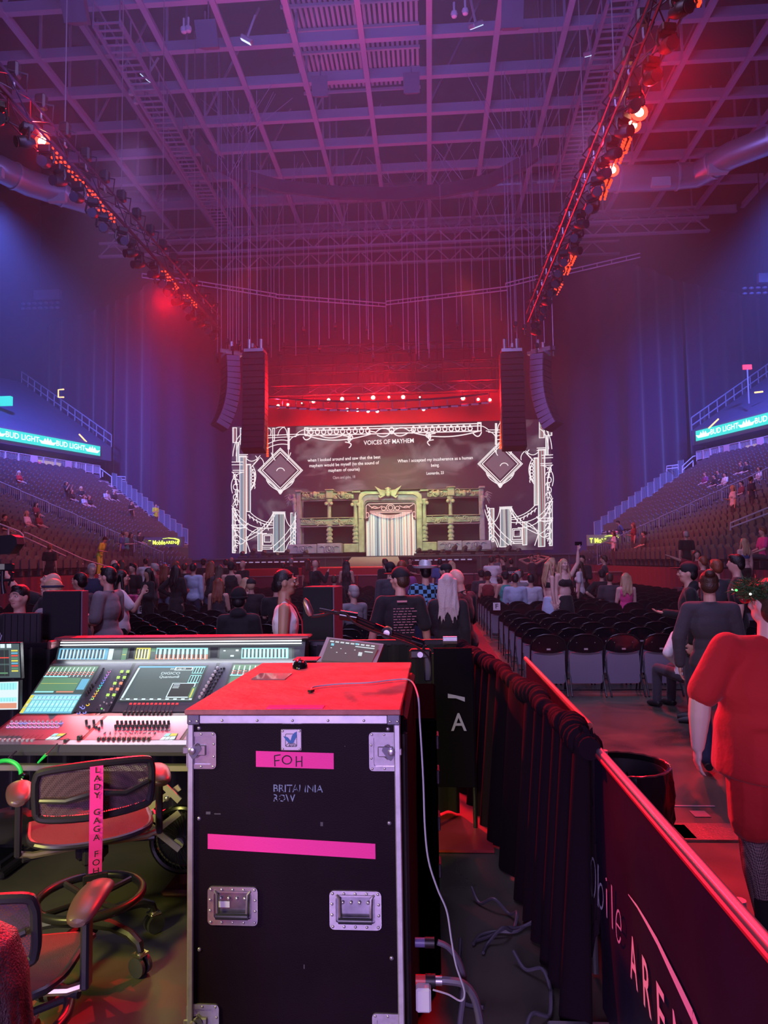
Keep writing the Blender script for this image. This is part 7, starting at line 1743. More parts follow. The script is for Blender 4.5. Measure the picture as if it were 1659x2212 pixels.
def person(label, loc, rz, s=1.0, top=('tee', 'black'), bot=('long', 'charcoal'), hair=('short', 'black'), arms=('down', 'down'), skin='light', fem=False, fat=1.0, lean=0.0, pitch=0.0, turn=0.0, legs='stand', det=0, group=None, beard=False, name='person'):
    R = thing(name, label, 'person', loc, rz, group)
    vs = (.021, .013, .0075)[det]
    sit = legs == 'sit'; dz = -.45 if sit else 0
    Z = lambda x, y, z: V((x, y, z + dz))
    hp = V((0, 0, .95 + dz)); U = Matrix.Translation(hp) @ Matrix.Rotation(-lean, 4, 'X') @ Matrix.Translation(-hp)
    up = lambda x, y, z: U @ Z(x, y, z)
    nk = up(0, .0, 1.50); Hd = U @ Matrix.Translation(Z(0, 0, 1.50)) @ Matrix.Rotation(turn, 4, 'Z') @ Matrix.Rotation(-pitch, 4, 'X') @ Matrix.Translation(-V((0, 0, 1.50)))
    hd = lambda x, y, z: Hd @ V((x, y, z))
    sc_ = Matrix.Scale(s, 4)
    def fin(mb): mb.v = [tuple(V(p) * s) for p in mb.v]; return mb
    ell = lambda mb, c, r, M=None: mb.ell(c, r, M, 14, 9)
    sw = (.155 if fem else .185) * (1 + .5 * max(0, fat - 1.3)); f = fat; belly = max(0, f - 1)
    def torso(mb, e, z0=.86, sl=True):
        ell(mb, (0, 0, .96 + dz), (.158 * f * (1.03 if fem else 1) + e, .11 * f + e, .12 + e))
        for c, r in (((0, .01 + belly * .08, 1.09), (.128 * f + e, .092 * f + e, .14)), ((0, 0, 1.27), ((.135 if fem else .155) * (f * .5 + .5) + e, .10 * (f * .5 + .5) + e, .17 + e)), ((0, -.01, 1.37), (sw * .85 + e, .082 + e, .085 + e))):
            mb.ell(c, r, U @ Matrix.Translation((0, 0, dz)), 14, 9)
        if f > 1.5: mb.ell((0, 0, 1.20), (.262 + e, .19 + e, .25), U, 16, 10); mb.ell((0, .01, 1.02), (.278 + e, .205 + e, .22), None, 16, 10); cap(mb, up(-sw * .8, 0, 1.38), up(sw * .8, 0, 1.38), .085 + e)
        if fem:
            for k in (-1, 1): mb.ell((k * .065, .085, 1.27), (.052 + e, .045 + e, .055 + e), U @ Matrix.Translation((0, 0, dz)), 10, 7)
        if sl: cap(mb, up(-sw + .02, -.01, 1.42), up(sw - .02, -.01, 1.42), .052 + e)
    # arms
    J = {}
    for k, pose in ((-1, arms[0]), (1, arms[1])):
        e_, w_ = ARM[pose]; S = up(k * sw, -.01, 1.42); U3 = U.to_3x3()
        E = S + (U3 @ V((e_[0] * k, e_[1], e_[2]))).normalized() * .285; Wd = (U3 @ V((w_[0] * k, w_[1], w_[2]))).normalized(); Wr = E + Wd * .245; J[k] = (S, E, Wr, Wd)
    # legs
    L = {}
    for k in (-1, 1):
        h_ = Z(k * .092 * (f * .5 + .5), 0, .92)
        if sit: kn, an = V((k * .11, .43, .50)), V((k * .11, .46, .09))
        elif legs == 'walk': kn, an = V((k * .10, .10 if k > 0 else -.01, .50)), V((k * .10, .22 if k > 0 else -.26, .09 if k > 0 else .14))
        elif legs == 'redwalk': kn, an = (V((-.13, .0, .49)), V((-.12, -.06, .085))) if k < 0 else (V((.12, .14, .50)), V((.12, .10, .09)))
        else: kn, an = V((k * .10, .02, .50)), V((k * .105, -.02, .085))
        L[k] = (h_, kn, an)
    th, kr, ca, ar_ = .078 * (f * .55 + .45), .052 * (f * .4 + .6), .050 * (f * .4 + .6), .036
    B = MB(); torso(B, 0)
    cap(B, up(0, -.012, 1.42), hd(0, -.008, 1.56), .056 * (f * .35 + .65), .050 * (f * .3 + .7))
    ell(B, (0, -.005, 1.645), (.074 * (f * .15 + .85), .092, .108), Hd); ell(B, (0, .028, 1.585), (.054 * (f * .3 + .7), .060, .058), Hd)
    if det > 0:
        ell(B, (0, .088, 1.672), (.052, .016, .012), Hd); ell(B, (0, .060, 1.555), (.022, .022, .018), Hd)
        B.tube([hd(0, .088, 1.665), hd(0, .112, 1.625), hd(0, .084, 1.612)], [.009, .014, .010], 8)
        for k in (-1, 1):
            ell(B, (k * .077, -.005, 1.635), (.011, .020, .031), Hd); ell(B, (k * .045, .062, 1.622), (.022, .022, .02), Hd); ell(B, (k * .013, .098, 1.617), (.009, .010, .008), Hd)
    else: ell(B, (0, .095, 1.63), (.014, .016, .022), Hd)
    for k in (-1, 1):
        S, E, Wr, Wd = J[k]; g = f * .45 + .55
        cap(B, S, E, .049 * g, .039 * g); cap(B, E, E.lerp(Wr, .35), .040 * g, .040 * g); cap(B, E.lerp(Wr, .35), Wr, .040 * g, .025 * g)
        # hand
        side = Wd.cross(V((0, 0, 1))); side = side.normalized() if side.length > .2 else V((1, 0, 0)); nrm = side.cross(Wd).normalized()
        if abs(Wd.z) > .6: side, nrm = V((0, 1, 0)) - Wd * Wd.y, None; side.normalize(); nrm = Wd.cross(side) * -k
        pc = Wr + Wd * .045
        Mh = Matrix((side, Wd, nrm)).transposed().to_4x4(); Mh.translation = pc
        B.ell((0, 0, 0), (.038, .050, .017), Mh, 10, 7)
        if det > 0:
            for q, ln in enumerate((.062, .072, .068, .052)):
                x = -.030 + q * .020; a = Mh @ V((x, .038, 0)); b = Mh @ V((x * 1.1, .038 + ln * .55, .012)); c = Mh @ V((x * 1.05, .038 + ln * .85, .030)); cap(B, a, b, .0095, .0088, 7); cap(B, b, c, .0088, .0075, 7)
            a, b, c = Mh @ V((.030 , -.02, .004)), Mh @ V((.055, .015, .014)), Mh @ V((.058, .045, .024)); cap(B, a, b, .012, .010, 7); cap(B, b, c, .010, .0085, 7)
        else: cap(B, pc + Wd * .03, pc + Wd * .10, .024, .014, 7)
        h_, kn, an = L[k]; cap(B, h_, kn, th, kr); cap(B, kn, kn.lerp(an, .35), kr * .95, ca * 1.08); cap(B, kn.lerp(an, .35), an, ca * 1.08, ar_)
        B.tube([an + V((0, -.05, -.045)), an + V((0, .02, -.035)), an + V((0, .13, -.055)), an + V((0, .17, -.06))], [.030, .038, .032, .02], 8)
    bo = vox(fin(B), 'body', mat('skin_' + skin, SKINS[skin], .5), vs, R, 3 if det else 2)
    # top
    st_, tc_ = top; T = MB(); e = .013 + .004 * (st_ in ('hoodie', 'jacket'))
    if st_ in ('crop', 'tube'):
        T.ell((0, .005, 1.27), (.158 * f, .125 * f, .10), U @ Matrix.Translation((0, 0, dz)), 14, 9)
        for k in (-1, 1): T.ell((k * .065, .085, 1.27), (.072, .062, .072), U @ Matrix.Translation((0, 0, dz)), 10, 7)
        if st_ == 'crop':
            for k in (-1, 1): cap(T, up(k * .07, .07, 1.33), up(k * .09, -.01, 1.47), .012)
    else:
        torso(T, e, sl=st_ != 'tank')
        if st_ == 'tank':
            for k in (-1, 1): cap(T, up(k * .10, .07, 1.32), up(k * .10, -.01, 1.45), .035); cap(T, up(k * .10, -.08, 1.32), up(k * .10, -.01, 1.45), .035)
        frac = {'tee': .72, 'tank': 0, 'long': 9, 'hoodie': 9, 'jacket': 9, 'wide': .86}[st_]
        hemz = .86 if st_ not in ('wide',) else .80
        if not sit:
            T.tube([Z(0, .01, 1.05), Z(0, .005, hemz + .02), Z(0, .005, hemz)], [.145 * f + e + .01, .158 * f + e + .014, .158 * f + e + .01], 16) if f > 1.25 else T.ell((0, 0, .93), (.165 * f + e, .118 * f + e, .11))
        for k in (-1, 1):
            S, E, Wr, Wd = J[k]; g = f * .45 + .55; q = .012 + (.014 if frac < 2 else .006)
            if frac == 0: continue
            cap(T, S, S.lerp(E, min(1, frac)), .051 * g + q * .7, .045 * g + q)
            if frac > 1: cap(T, E, E.lerp(Wr, .95), .042 * g + q, .030 * g + q)
        if st_ == 'hoodie': ell(T, (0, -.06, 1.50), (.10, .07, .06), Hd)
        if st_ in ('tee', 'wide', 'jacket'): T.tube([hd(.062 * math.cos(a), -.012 + .056 * math.sin(a), 1.478) for a in [2 * PI * i / 12 for i in range(12)]], .012, 6, closed=True)
    to = vox(fin(T), {'tee': 't_shirt', 'wide': 't_shirt', 'tank': 'tank_top', 'long': 'long_sleeve_top', 'hoodie': 'hooded_top', 'jacket': 'jacket', 'crop': 'crop_top', 'tube': 'tube_top'}[st_], cmat(tc_), vs * 1.1, R, 60 if f > 1.5 else (3, 6, 22)[det])
    # bottom
    st_, bc = bot; T = MB(); e = .011
    if st_ == 'skirt':
        T.ell((0, 0, .95 + dz), (.168, .125, .12)); T.tube([Z(0, 0, 1.02), Z(0, 0, .8), Z(0, 0, .62)], [.13, .175, .19], 18)
    else:
        T.ell((0, 0, .93 + dz), (.163 * f + e * .6, .113 * f + e * .6, .12)); fr_ = 1.0 if st_ == 'long' else 0
        for k in (-1, 1):
            h_, kn, an = L[k]
            if st_ == 'long': cap(T, h_, kn, th + e, kr + e + .006); cap(T, kn, an + V((0, 0, .0)), kr + e + .006, ar_ + e + .014)
            else: cap(T, h_, h_.lerp(kn, .55 if st_ == 'hot' else .80), th + e + .004, kr + e + .034)
    vox(fin(T), {'long': 'trousers', 'short': 'shorts', 'hot': 'shorts', 'skirt': 'skirt'}[st_], cmat(bc), vs * 1.1, R, 3)
    for k in (-1, 1):
        an = L[k][2]; T = MB(); T.tube([an + V((0, -.065, -.05)), an + V((0, 0, -.035)), an + V((0, .12, -.052)), an + V((0, .185, -.062))], [.032, .046, .040, .022], 10); T.ell(an + V((0, -.01, -.03)), (.043, .05, .05)); fin(T).obj('shoe', mat('shoe_black', (.02, .018, .02), .5), R)
    # hair and headwear
    hs, hc = hair; H = MB(); hm = mat('hair_' + hc, HAIR.get(hc, CLO.get(hc, (.02, .02, .02))), .45, bump=.5, bscale=90)
    if hs in ('short', 'crew', 'long', 'bun', 'cap', 'cowboy', 'bandana', 'beanie'):
        g = 1.0 if hs != 'crew' else .965
        ell(H, (0, -.016, 1.675), (.083 * g, .096 * g, .090 * g), Hd); ell(H, (0, -.045, 1.63), (.078 * g, .066 * g, .075 * g), Hd)
        if hs == 'short': ell(H, (0, .035, 1.735), (.055, .045, .028), Hd)
        if hs == 'long' or hc in ('blond',) and fem:
            for k in range(9):
                x = -.08 + k * .02; y0 = -.07 - .02 * math.cos(x * 18); w_ = .012 * math.sin(k * 2.3 + fat * 9); cap(H, hd(x, y0 + .02, 1.68), hd(x * 1.1 + w_, y0 - .012, 1.55), .026, .022, 7); cap(H, hd(x * 1.1 + w_, y0 - .012, 1.55), up(x * 1.2 - w_, -.115 - w_, 1.40), .022, .019, 7); cap(H, up(x * 1.2 - w_, -.115 - w_, 1.40), up(x * 1.3 + w_, -.125, 1.27 + .05 * math.sin(k * 5)), .019, .006, 7)
            for k in (-1, 1): cap(H, hd(k * .075, .0, 1.67), hd(k * .095, .01, 1.52), .022, .024); cap(H, hd(k * .095, .01, 1.52), up(k * .11, .05, 1.34), .024, .012)
        if hs == 'bun': ell(H, (0, -.09, 1.74), (.045, .045, .04), Hd)
        vox(fin(H), 'hair', hm, (.018, .009, .008)[det], R, 1)
    if hs == 'cap':
        T = MB(); ell(T, (0, -.012, 1.69), (.088, .101, .085), Hd); T.ell((0, .115, 1.70), (.07, .075, .008), Hd); fin(T).obj('cap', mat('cap_black', (.015, .013, .018), .8), R)
    if hs == 'beanie':
        T = MB(); ell(T, (0, -.012, 1.70), (.092, .106, .10), Hd); T.tube([hd(.09 * math.cos(a), -.012 + .103 * math.sin(a), 1.672) for a in [2 * PI * i / 20 for i in range(20)]], .016, 6, closed=True); fin(T).obj('beanie', mat('knit_black', (.015, .012, .016), .95, bump=1, bscale=200), R)
    if hs == 'cowboy':
        T = MB(); T.lathe([(.185, .045), (.17, .012), (.10, 0), (.092, .01), (.088, .09), (.07, .125), (.03, .115), (0, .105)], n=28, M=Hd @ Matrix.Translation((0, -.005, 1.69)), sy=1.15); fin(T).obj('cowboy_hat', mat('hat_silver', (.62, .68, .72), .4, .3, bump=.6, bscale=60), R)
    if hs == 'bandana':
        T = MB(); T.tube([hd(.081 * math.cos(a), -.012 + .097 * math.sin(a), 1.685) for a in [2 * PI * i / 24 for i in range(24)]], .013, 6, closed=True); fin(T).obj('headband', mat('bandana_navy', (.03, .03, .07), .8), R)
    if beard:
        T = MB(); ell(T, (0, .034, 1.572), (.054, .060, .045), Hd); fin(T).obj('beard', mat('beard_dark', (.05, .03, .025), .9), R)
    if det > 0:
        T = MB(); e_ = MB()
        for k in (-1, 1):
            ell(T, (k * .031, .083, 1.652), (.012, .008, .007), Hd); ell(e_, (k * .031, .0905, 1.652), (.0045, .003, .005), Hd); e_.tube([hd(k * .016, .104, 1.676), hd(k * .034, .102, 1.680), hd(k * .05, .088, 1.673)], .0035, 5)
        fin(T).obj('eyes', mat('eye_white', (.7, .66, .66), .2), R); fin(e_).obj('brows_and_pupils', mat('brow_dark', (.02, .012, .01), .6), R)
        T = MB(); T.tube([hd(-.022, .083, 1.590), hd(0, .094, 1.586), hd(.022, .083, 1.590)], [.003, .006, .003], 6); fin(T).obj('lips', mat('lips', (.45, .14, .14), .45), R)
    R['_j'] = 0
    del R['_j']
    R.scale = (1, 1, 1)
    return R, J, Hd, U, s
def stand_at(label, px, py, Y, face, **k):
    P = AY(px, py, Y); s = P.z / (1.32 if k.get('legs') == 'sit' else 1.765)
    if k.get('hair', ('', ''))[0] in ('cowboy',): s *= .96
    s = min(max(s, .86), 1.14)
    return person(label, (P.x, Y, 0), math.radians(face), s, **k)
def hlocal(R, J, k, s): return J[k][2] * s + J[k][3] * .06 * s
# ---- nearest people
R, J, Hd, U, s = stand_at('man in a white sleeveless shirt and red lanyard facing right behind the console', 616, 1228, 6.35, -78, top=('tank', 'white'), bot=('long', 'black'), hair=('crew', 'black'), arms=('down', 'down'), skin='tan', det=2, fat=1.16)
MB().tube([V(p) * s for p in [(-.05, .0, 1.50), (-.06, .09, 1.42), (-.03, .145, 1.30), (0, .15, 1.16), (.03, .145, 1.30), (.06, .09, 1.42), (.05, 0, 1.50)]], .006, 5).obj('lanyard', mat('lanyard_red', (.4, .02, .04), .6), R)
T = MB(); T.tube([Hd @ V((-.025, .095, 1.602)) * s, Hd @ V((0, .11, 1.607)) * s, Hd @ V((.025, .095, 1.602)) * s], .007 * s, 6); T.v = [tuple(Matrix.Scale(1, 4) @ V(v)) for v in T.v]
T.obj('moustache', mat('brow_dark', (.02, .012, .01), .6), R)
R, J, Hd, U, s = stand_at('smiling man in a grey t-shirt facing left beside the left speaker', 236, 1223, 8.3, 82, top=('wide', 'grey'), bot=('long', 'black'), hair=('short', 'black'), arms=('fwd', 'fwd'), fat=1.22, det=2, lean=.03)
stand_at('man with a moustache and cropped hair smiling between the left speaker and the grey-shirted man', 172, 1235, 8.9, 75, top=('tee', 'charcoal'), hair=('crew', 'black'), arms=('fwd', 'down'), det=1, fat=1.1)
R, J, Hd, U, s = stand_at('bald man with head thrown back raising an arm to hold up a camera', 96, 1231, 7.6, 118, top=('tee', 'black'), hair=('none', 'black'), arms=('down', 'reach'), fat=1.2, det=1, pitch=-.5, skin='light')
camh = None
stand_at('person with blond hair and a dark headband in profile behind the left speaker', 112, 1249, 6.7, 88, top=('tee', 'grey'), hair=('bandana', 'blond'), arms=('down', 'down'), det=1)
R, J, Hd, U, s = stand_at('person in a black t-shirt with white script on the chest at the left edge', 42, 1262, 6.35, 172, top=('tee', 'black'), hair=('short', 'black'), arms=('down', 'down'), det=1, fat=1.1)
text_mb('Prince', .105, Matrix.Translation(V((0, .158, 1.28)) * s) @ Matrix.Rotation(PI, 4, 'Z') @ Matrix.Rotation(PI / 2 + .1, 4, 'X'), shear=.35).obj('shirt_lettering', mat('print_lavender', (.5, .5, .7), .6), R, smooth=False)
stand_at('long-haired woman in a pale top holding up a phone behind the grey-shirted man', 263, 1230, 9.9, -65, top=('tee', 'white'), bot=('long', 'black'), hair=('long', 'black'), arms=('down', 'phone'), fem=True, det=1)
stand_at('seated person in a black hooded top and knitted hat with back turned', 516, 1272, 9.25, 5, top=('hoodie', 'black'), hair=('beanie', 'black'), arms=('lap', 'lap'), legs='sit', det=1, fat=1.15)
R, J, Hd, U, s = stand_at('man in a black t-shirt with a red and white back print leaning on the barrier', 863, 1225, 7.2, 12, top=('wide', 'black'), hair=('cap', 'brown'), arms=('lean', 'lean'), det=2, fat=1.08, turn=.7)
pr_ = MB(); rd = random.Random(3)
for k in range(10):
    z = 1.36 - k * .026; xx = -.09
    while xx < .10: w = rd.uniform(.015, .05); pr_.box((xx + w / 2, -.128 - .02 * (k > 1) * .3, z), (w, .004, .006)); xx += w + .012
pr_.box((0, -.118, 1.43), (.10, .004, .018)); pr_.v = [tuple(V(v) * s) for v in pr_.v]
pr_.obj('back_print', mat('print_pinkish', (.6, .25, .3), .6), R, smooth=False)
stand_at('woman with long wavy pale hair and a black long-sleeved top seen from behind', 966, 1237, 7.55, 2, top=('long', 'black'), bot=('long', 'black'), hair=('long', 'silver'), arms=('fwd', 'down'), fem=True, det=1, fat=1.15)
stand_at('shaven-headed man with bowed head in a black t-shirt beside the pale-haired woman', 1000, 1224, 7.95, 58, top=('wide', 'black'), bot=('long', 'black'), hair=('none', 'black'), arms=('fwd', 'fwd'), det=2, fat=1.15, pitch=.35, lean=.06)
stand_at('person in a pale cowboy hat and blue checked shirt seen from behind', 918, 1206, 10.4, 18, top=('long', 'plaid'), bot=('long', 'navy'), hair=('cowboy', 'black'), arms=('fwd', 'down'), det=1, fat=1.15)
stand_at('bearded man in a dark cap facing left behind the pale-haired woman', 962, 1217, 11.6, 62, top=('tee', 'black'), hair=('cap', 'brown'), arms=('down', 'down'), det=1, beard=True)
stand_at('person in a black leather jacket and cap walking away left of the back-print t-shirt', 842, 1214, 12.2, 15, top=('jacket', 'charcoal'), hair=('cap', 'black'), arms=('down', 'down'), det=1, legs='walk')
stand_at('red-haired man in a purple t-shirt behind the back-print t-shirt', 868, 1210, 12.9, -8, top=('tee', 'purple'), hair=('short', 'red'), arms=('fwd', 'fwd'), det=1)
stand_at('grey-haired person in a speckled grey sweater seated right of the right studio speaker', 763, 1262, 12.1, 40, top=('long', 'grey'), hair=('short', 'grey'), arms=('lap', 'lap'), legs='sit', det=1)
stand_at('person in a bright pink top leaning left of the right studio speaker', 668, 1254, 12.8, -60, top=('tee', 'pink'), hair=('short', 'red'), arms=('lap', 'lap'), legs='sit', det=1, lean=.5)
# selfie pair
stand_at('blonde woman in a black tube top and pale denim skirt facing right', 1186, 1212, 15.1, -75, top=('tube', 'black'), bot=('skirt', 'jeanlight'), hair=('long', 'blond'), arms=('down', 'down'), fem=True, det=1, skin='pale')
R, J, Hd, U, s = stand_at('blonde woman in a black crop top and long skirt holding a phone up high', 1218, 1206, 15.0, -160, top=('crop', 'black'), bot=('skirt', 'black'), hair=('long', 'blond'), arms=('raise', 'down'), fem=True, det=1, skin='pale')
hp_ = J[-1][2] * s + J[-1][3] * .12; wl = Matrix.Translation(R.location) @ R.rotation_euler.to_matrix().to_4x4() @ hp_
tag(MB().box(wl + V((0, -.02, .03)), (.15, .012, .075), rz=.2).obj('phone', BLACKG, smooth=False), 'phone held up in the raised hand of the blonde woman', 'phone')
stand_at('third blonde head behind the two women taking a picture', 1192, 1204, 16.0, -40, top=('tank', 'black'), hair=('short', 'blond'), fem=True, det=0)
# right-hand walkers
stand_at('man in a dark cap and hooded top in profile left of the dark-jacketed man', 1484, 1214, 8.3, 75, top=('hoodie', 'black'), hair=('cap', 'black'), arms=('down', 'fwd'), det=1)
R, J, Hd, U, s = stand_at('person in a dark jacket walking away just left of the red-shirted person', 1530, 1232, 6.5, -14, top=('jacket', 'charcoal'), bot=('long', 'navy'), hair=('bun', 'brown'), arms=('swing', 'fwd'), det=2, legs='walk', fat=1.12)
MB().box(V((.24, .05, 1.0)) * s, (.05, .10, .16), bev=.01).obj('yellow_pouch', mat('pouch', (.55, .6, .15), .6), R)
stand_at('person in a white lace top seated left of the dark-jacketed man', 1478, 1310, 8.7, 20, top=('long', 'white'), hair=('bun', 'brown'), arms=('hips', 'lap'), legs='sit', fem=True, det=0)
# the person in red
R, J, Hd, U, s = person('large person in a red t-shirt and red shorts walking away, wearing a green garland', (1.665, 3.66, 0), math.radians(4), .985, top=('wide', 'red'), bot=('short', 'red'), hair=('long', 'brown'), arms=('wideswing', 'wideswing'), skin='pale', fat=1.72, det=2, legs='redwalk', turn=.35, pitch=-.03)
for ch in list(R.children):
    if ch.name.startswith('hair'): bpy.data.objects.remove(ch)
T = MB(); T.ell((0, -.016, 1.675), (.087, .100, .094), Hd, 16, 10); T.ell((0, -.05, 1.61), (.088, .072, .085), Hd, 16, 10); T.v = [tuple(V(v) * s) for v in T.v]; vox(T, 'hair', mat('hair_brown', HAIR['brown'], .45, bump=.5, bscale=90), .008, R, 2)
g = MB(); rd = random.Random(12)
for k in range(1500):
    a = rd.uniform(0, 2 * PI); t = rd.uniform(0, 2 * PI); rr = rd.uniform(.2, 1) * .055
    c = V(((.112 + rr * math.cos(t)) * math.cos(a), -.01 + (.122 + rr * math.cos(t)) * math.sin(a), 1.705 + rr * math.sin(t) * .9))
    d = V((rd.gauss(0, 1) + math.cos(a), rd.gauss(0, 1) + math.sin(a), rd.gauss(.1, .8))).normalized() * rd.uniform(.025, .06); n_ = d.cross(V((rd.random(), rd.random(), rd.random()))).normalized() * .0035
    P = [Hd @ (c + q) * s for q in (n_, -n_, d)]; P.append(Hd @ (c + d * .3 + n_.cross(d).normalized() * .004) * s); g.add(P, [(0, 1, 2), (0, 3, 2), (1, 3, 2)])
go = g.obj('garland', mat('pine_green', (.035, .10, .035), .6), R, smooth=False); tag(go, 'bushy dark green garland crown')
for k in range(7): a = 2.2 + k * .55; MB().ell((Hd @ V((.165 * math.cos(a), -.01 + .175 * math.sin(a), 1.70 + .03 * math.sin(k * 3)))) * s, .006).obj('garland_bulb', glow('bulb_%s' % ('white', 'green')[k % 2], ((1, .8, .8), (.1, 1, .2))[k % 2], 2), R)
T = MB()
for k in (-1,): T.tube([Hd @ V((k * .079, y, 1.655)) * s for y in (-.02, .05, .085)], .004, 5); T.ell((Hd @ V((k * .05, .10, 1.65))) * s, (.028, .012, .02))
T.obj('glasses', mat('glasses_red', (.35, .02, .03), .2), R)
def net_mat():
    m = mat('fishnet', (.03, .015, .04), .8); nt = m.node_tree; b = nt.nodes['Principled BSDF']; tc = nt.nodes.new('ShaderNodeTexCoord'); mp = nt.nodes.new('ShaderNodeMapping'); mp.inputs['Rotation'].default_value = (.0, .78, .4); mp.inputs['Scale'].default_value = (150, 150, 150)
    ck = nt.nodes.new('ShaderNodeTexChecker'); ck.inputs['Scale'].default_value = 1; nt.links.new(tc.outputs['Object'], mp.inputs[0]); nt.links.new(mp.outputs[0], ck.inputs[0]); mr = nt.nodes.new('ShaderNodeMapRange'); mr.inputs[3].default_value = .35; mr.inputs[4].default_value = .8; nt.links.new(ck.outputs['Fac'], mr.inputs[0]); nt.links.new(mr.outputs[0], b.inputs['Alpha']); return m
for kn, an in (((-.13, .0, .49), (-.12, -.06, .085)), ((.12, .14, .50), (.12, .10, .09))):
    kn, an = V(kn) * s, V(an) * s; T = MB(); T.tube([kn + V((0, 0, .02)), kn.lerp(an, .18), kn.lerp(an, .35), kn.lerp(an, .7), an + V((0, 0, .05))], [.070, .071, .069, .050, .043], 18, caps=False); T.obj('fishnet_stocking', net_mat(), R)
    T = MB(); T.tube([an + V((0, 0, .15)), an + V((0, 0, .02)), an + V((0, -.01, -.05))], [.052, .047, .045], 14); T.obj('black_sock', mat('sock_black', (.012, .01, .015), .9), R)
# foreground hair at lower left
P = AY(28, 2030, 1.42)
R, J, Hd, U, s = person('seated person with long pinkish-brown hair at the bottom left corner, close to the lens', (P.x - .045, 1.36, .0), math.radians(10), .90, top=('tee', 'black'), hair=('none', 'black'), arms=('lap', 'lap'), legs='sit', fem=True, det=1)
T = MB(); rd = random.Random(6)
T.ell((0, -.016, 1.675), (.088, .102, .096), Hd, 16, 10)
for k in range(46):
    a = PI * (k / 45) * 1.25 + PI * .88; x, y = math.cos(a), math.sin(a); pts = [(x * .02, y * .02 - .01, 1.768), (x * .075, y * .085 - .012, 1.72), (x * .097, y * .108 - .012, 1.64), (x * .108 + rd.uniform(-.01, .01), y * .118 - .015, 1.52), (x * .125, y * .12 - .03, 1.40 + rd.uniform(-.02, .02)), (x * .13, y * .12 - .03, 1.27 + rd.uniform(-.03, .03))]
    T.tube([Hd @ V(p) for p in pts], [.01, .017, .019, .017, .014, .003], 6)
T.v = [tuple(V(v) * s) for v in T.v]; vox(T, 'long_hair', mat('hair_pinkbrown', (.085, .045, .055), .36, noise=.5, nscale=30, bump=.5, bscale=220), .005, R, 4)
dzs = .45 * s; rs = thing('stool', 'low black stool under the seated person at the bottom left', 'stool', (P.x, 1.40, 0)); MB().box((0, -.02, .36), (.36, .34, .06), bev=.02).obj('seat', BLACK, rs)
for a in (-1, 1):
    for b in (-1, 1): MB().tube([(a * .13, b * .12, .34), (a * .16, b * .15, .0)], .014, 6).obj('leg', CHF, rs)
# camera held up at left edge
cr = thing('video_camera', 'black video camera held up at the top left of the crowd, its top lit red', 'camera', AY(18, 1200, 6.2))
CMB = mat('camera_black', (.02, .018, .024), .35)
a = AY(0, 1182, 6.2)
MB().prism([(-.16, .0), (-.16, .10), (.06, .115), (.105, .095), (.115, .03), (.05, -.055), (-.02, -.06), (-.16, -.055)], -.06, .06, XZ @ Matrix.Translation((0, .07, 0))).obj('camera_body', CMB, cr)
MB().box((-.02, -.02, -.105), (.17, .05, .065), bev=.01).obj('monitor', CMB, cr); MB().box((-.05, -.05, -.10), (.09, .006, .05)).obj('monitor_display', glow('tiny_display', (.12, .1, .13), 1.0), cr)
MB().tube([(-.05, 0, -.13), (-.05, 0, -.24), (-.04, .01, -.34)], [.02, .016, .024], 10).obj('handle', CMB, cr); MB().tube([(.06, -.02, -.15), (.02, -.02, -.27)], .01, 6).obj('lever', CMB, cr); MB().tube([(-.11, 0, -.22), (.05, 0, -.22)], .014, 8).obj('cross_bar', CMB, cr)

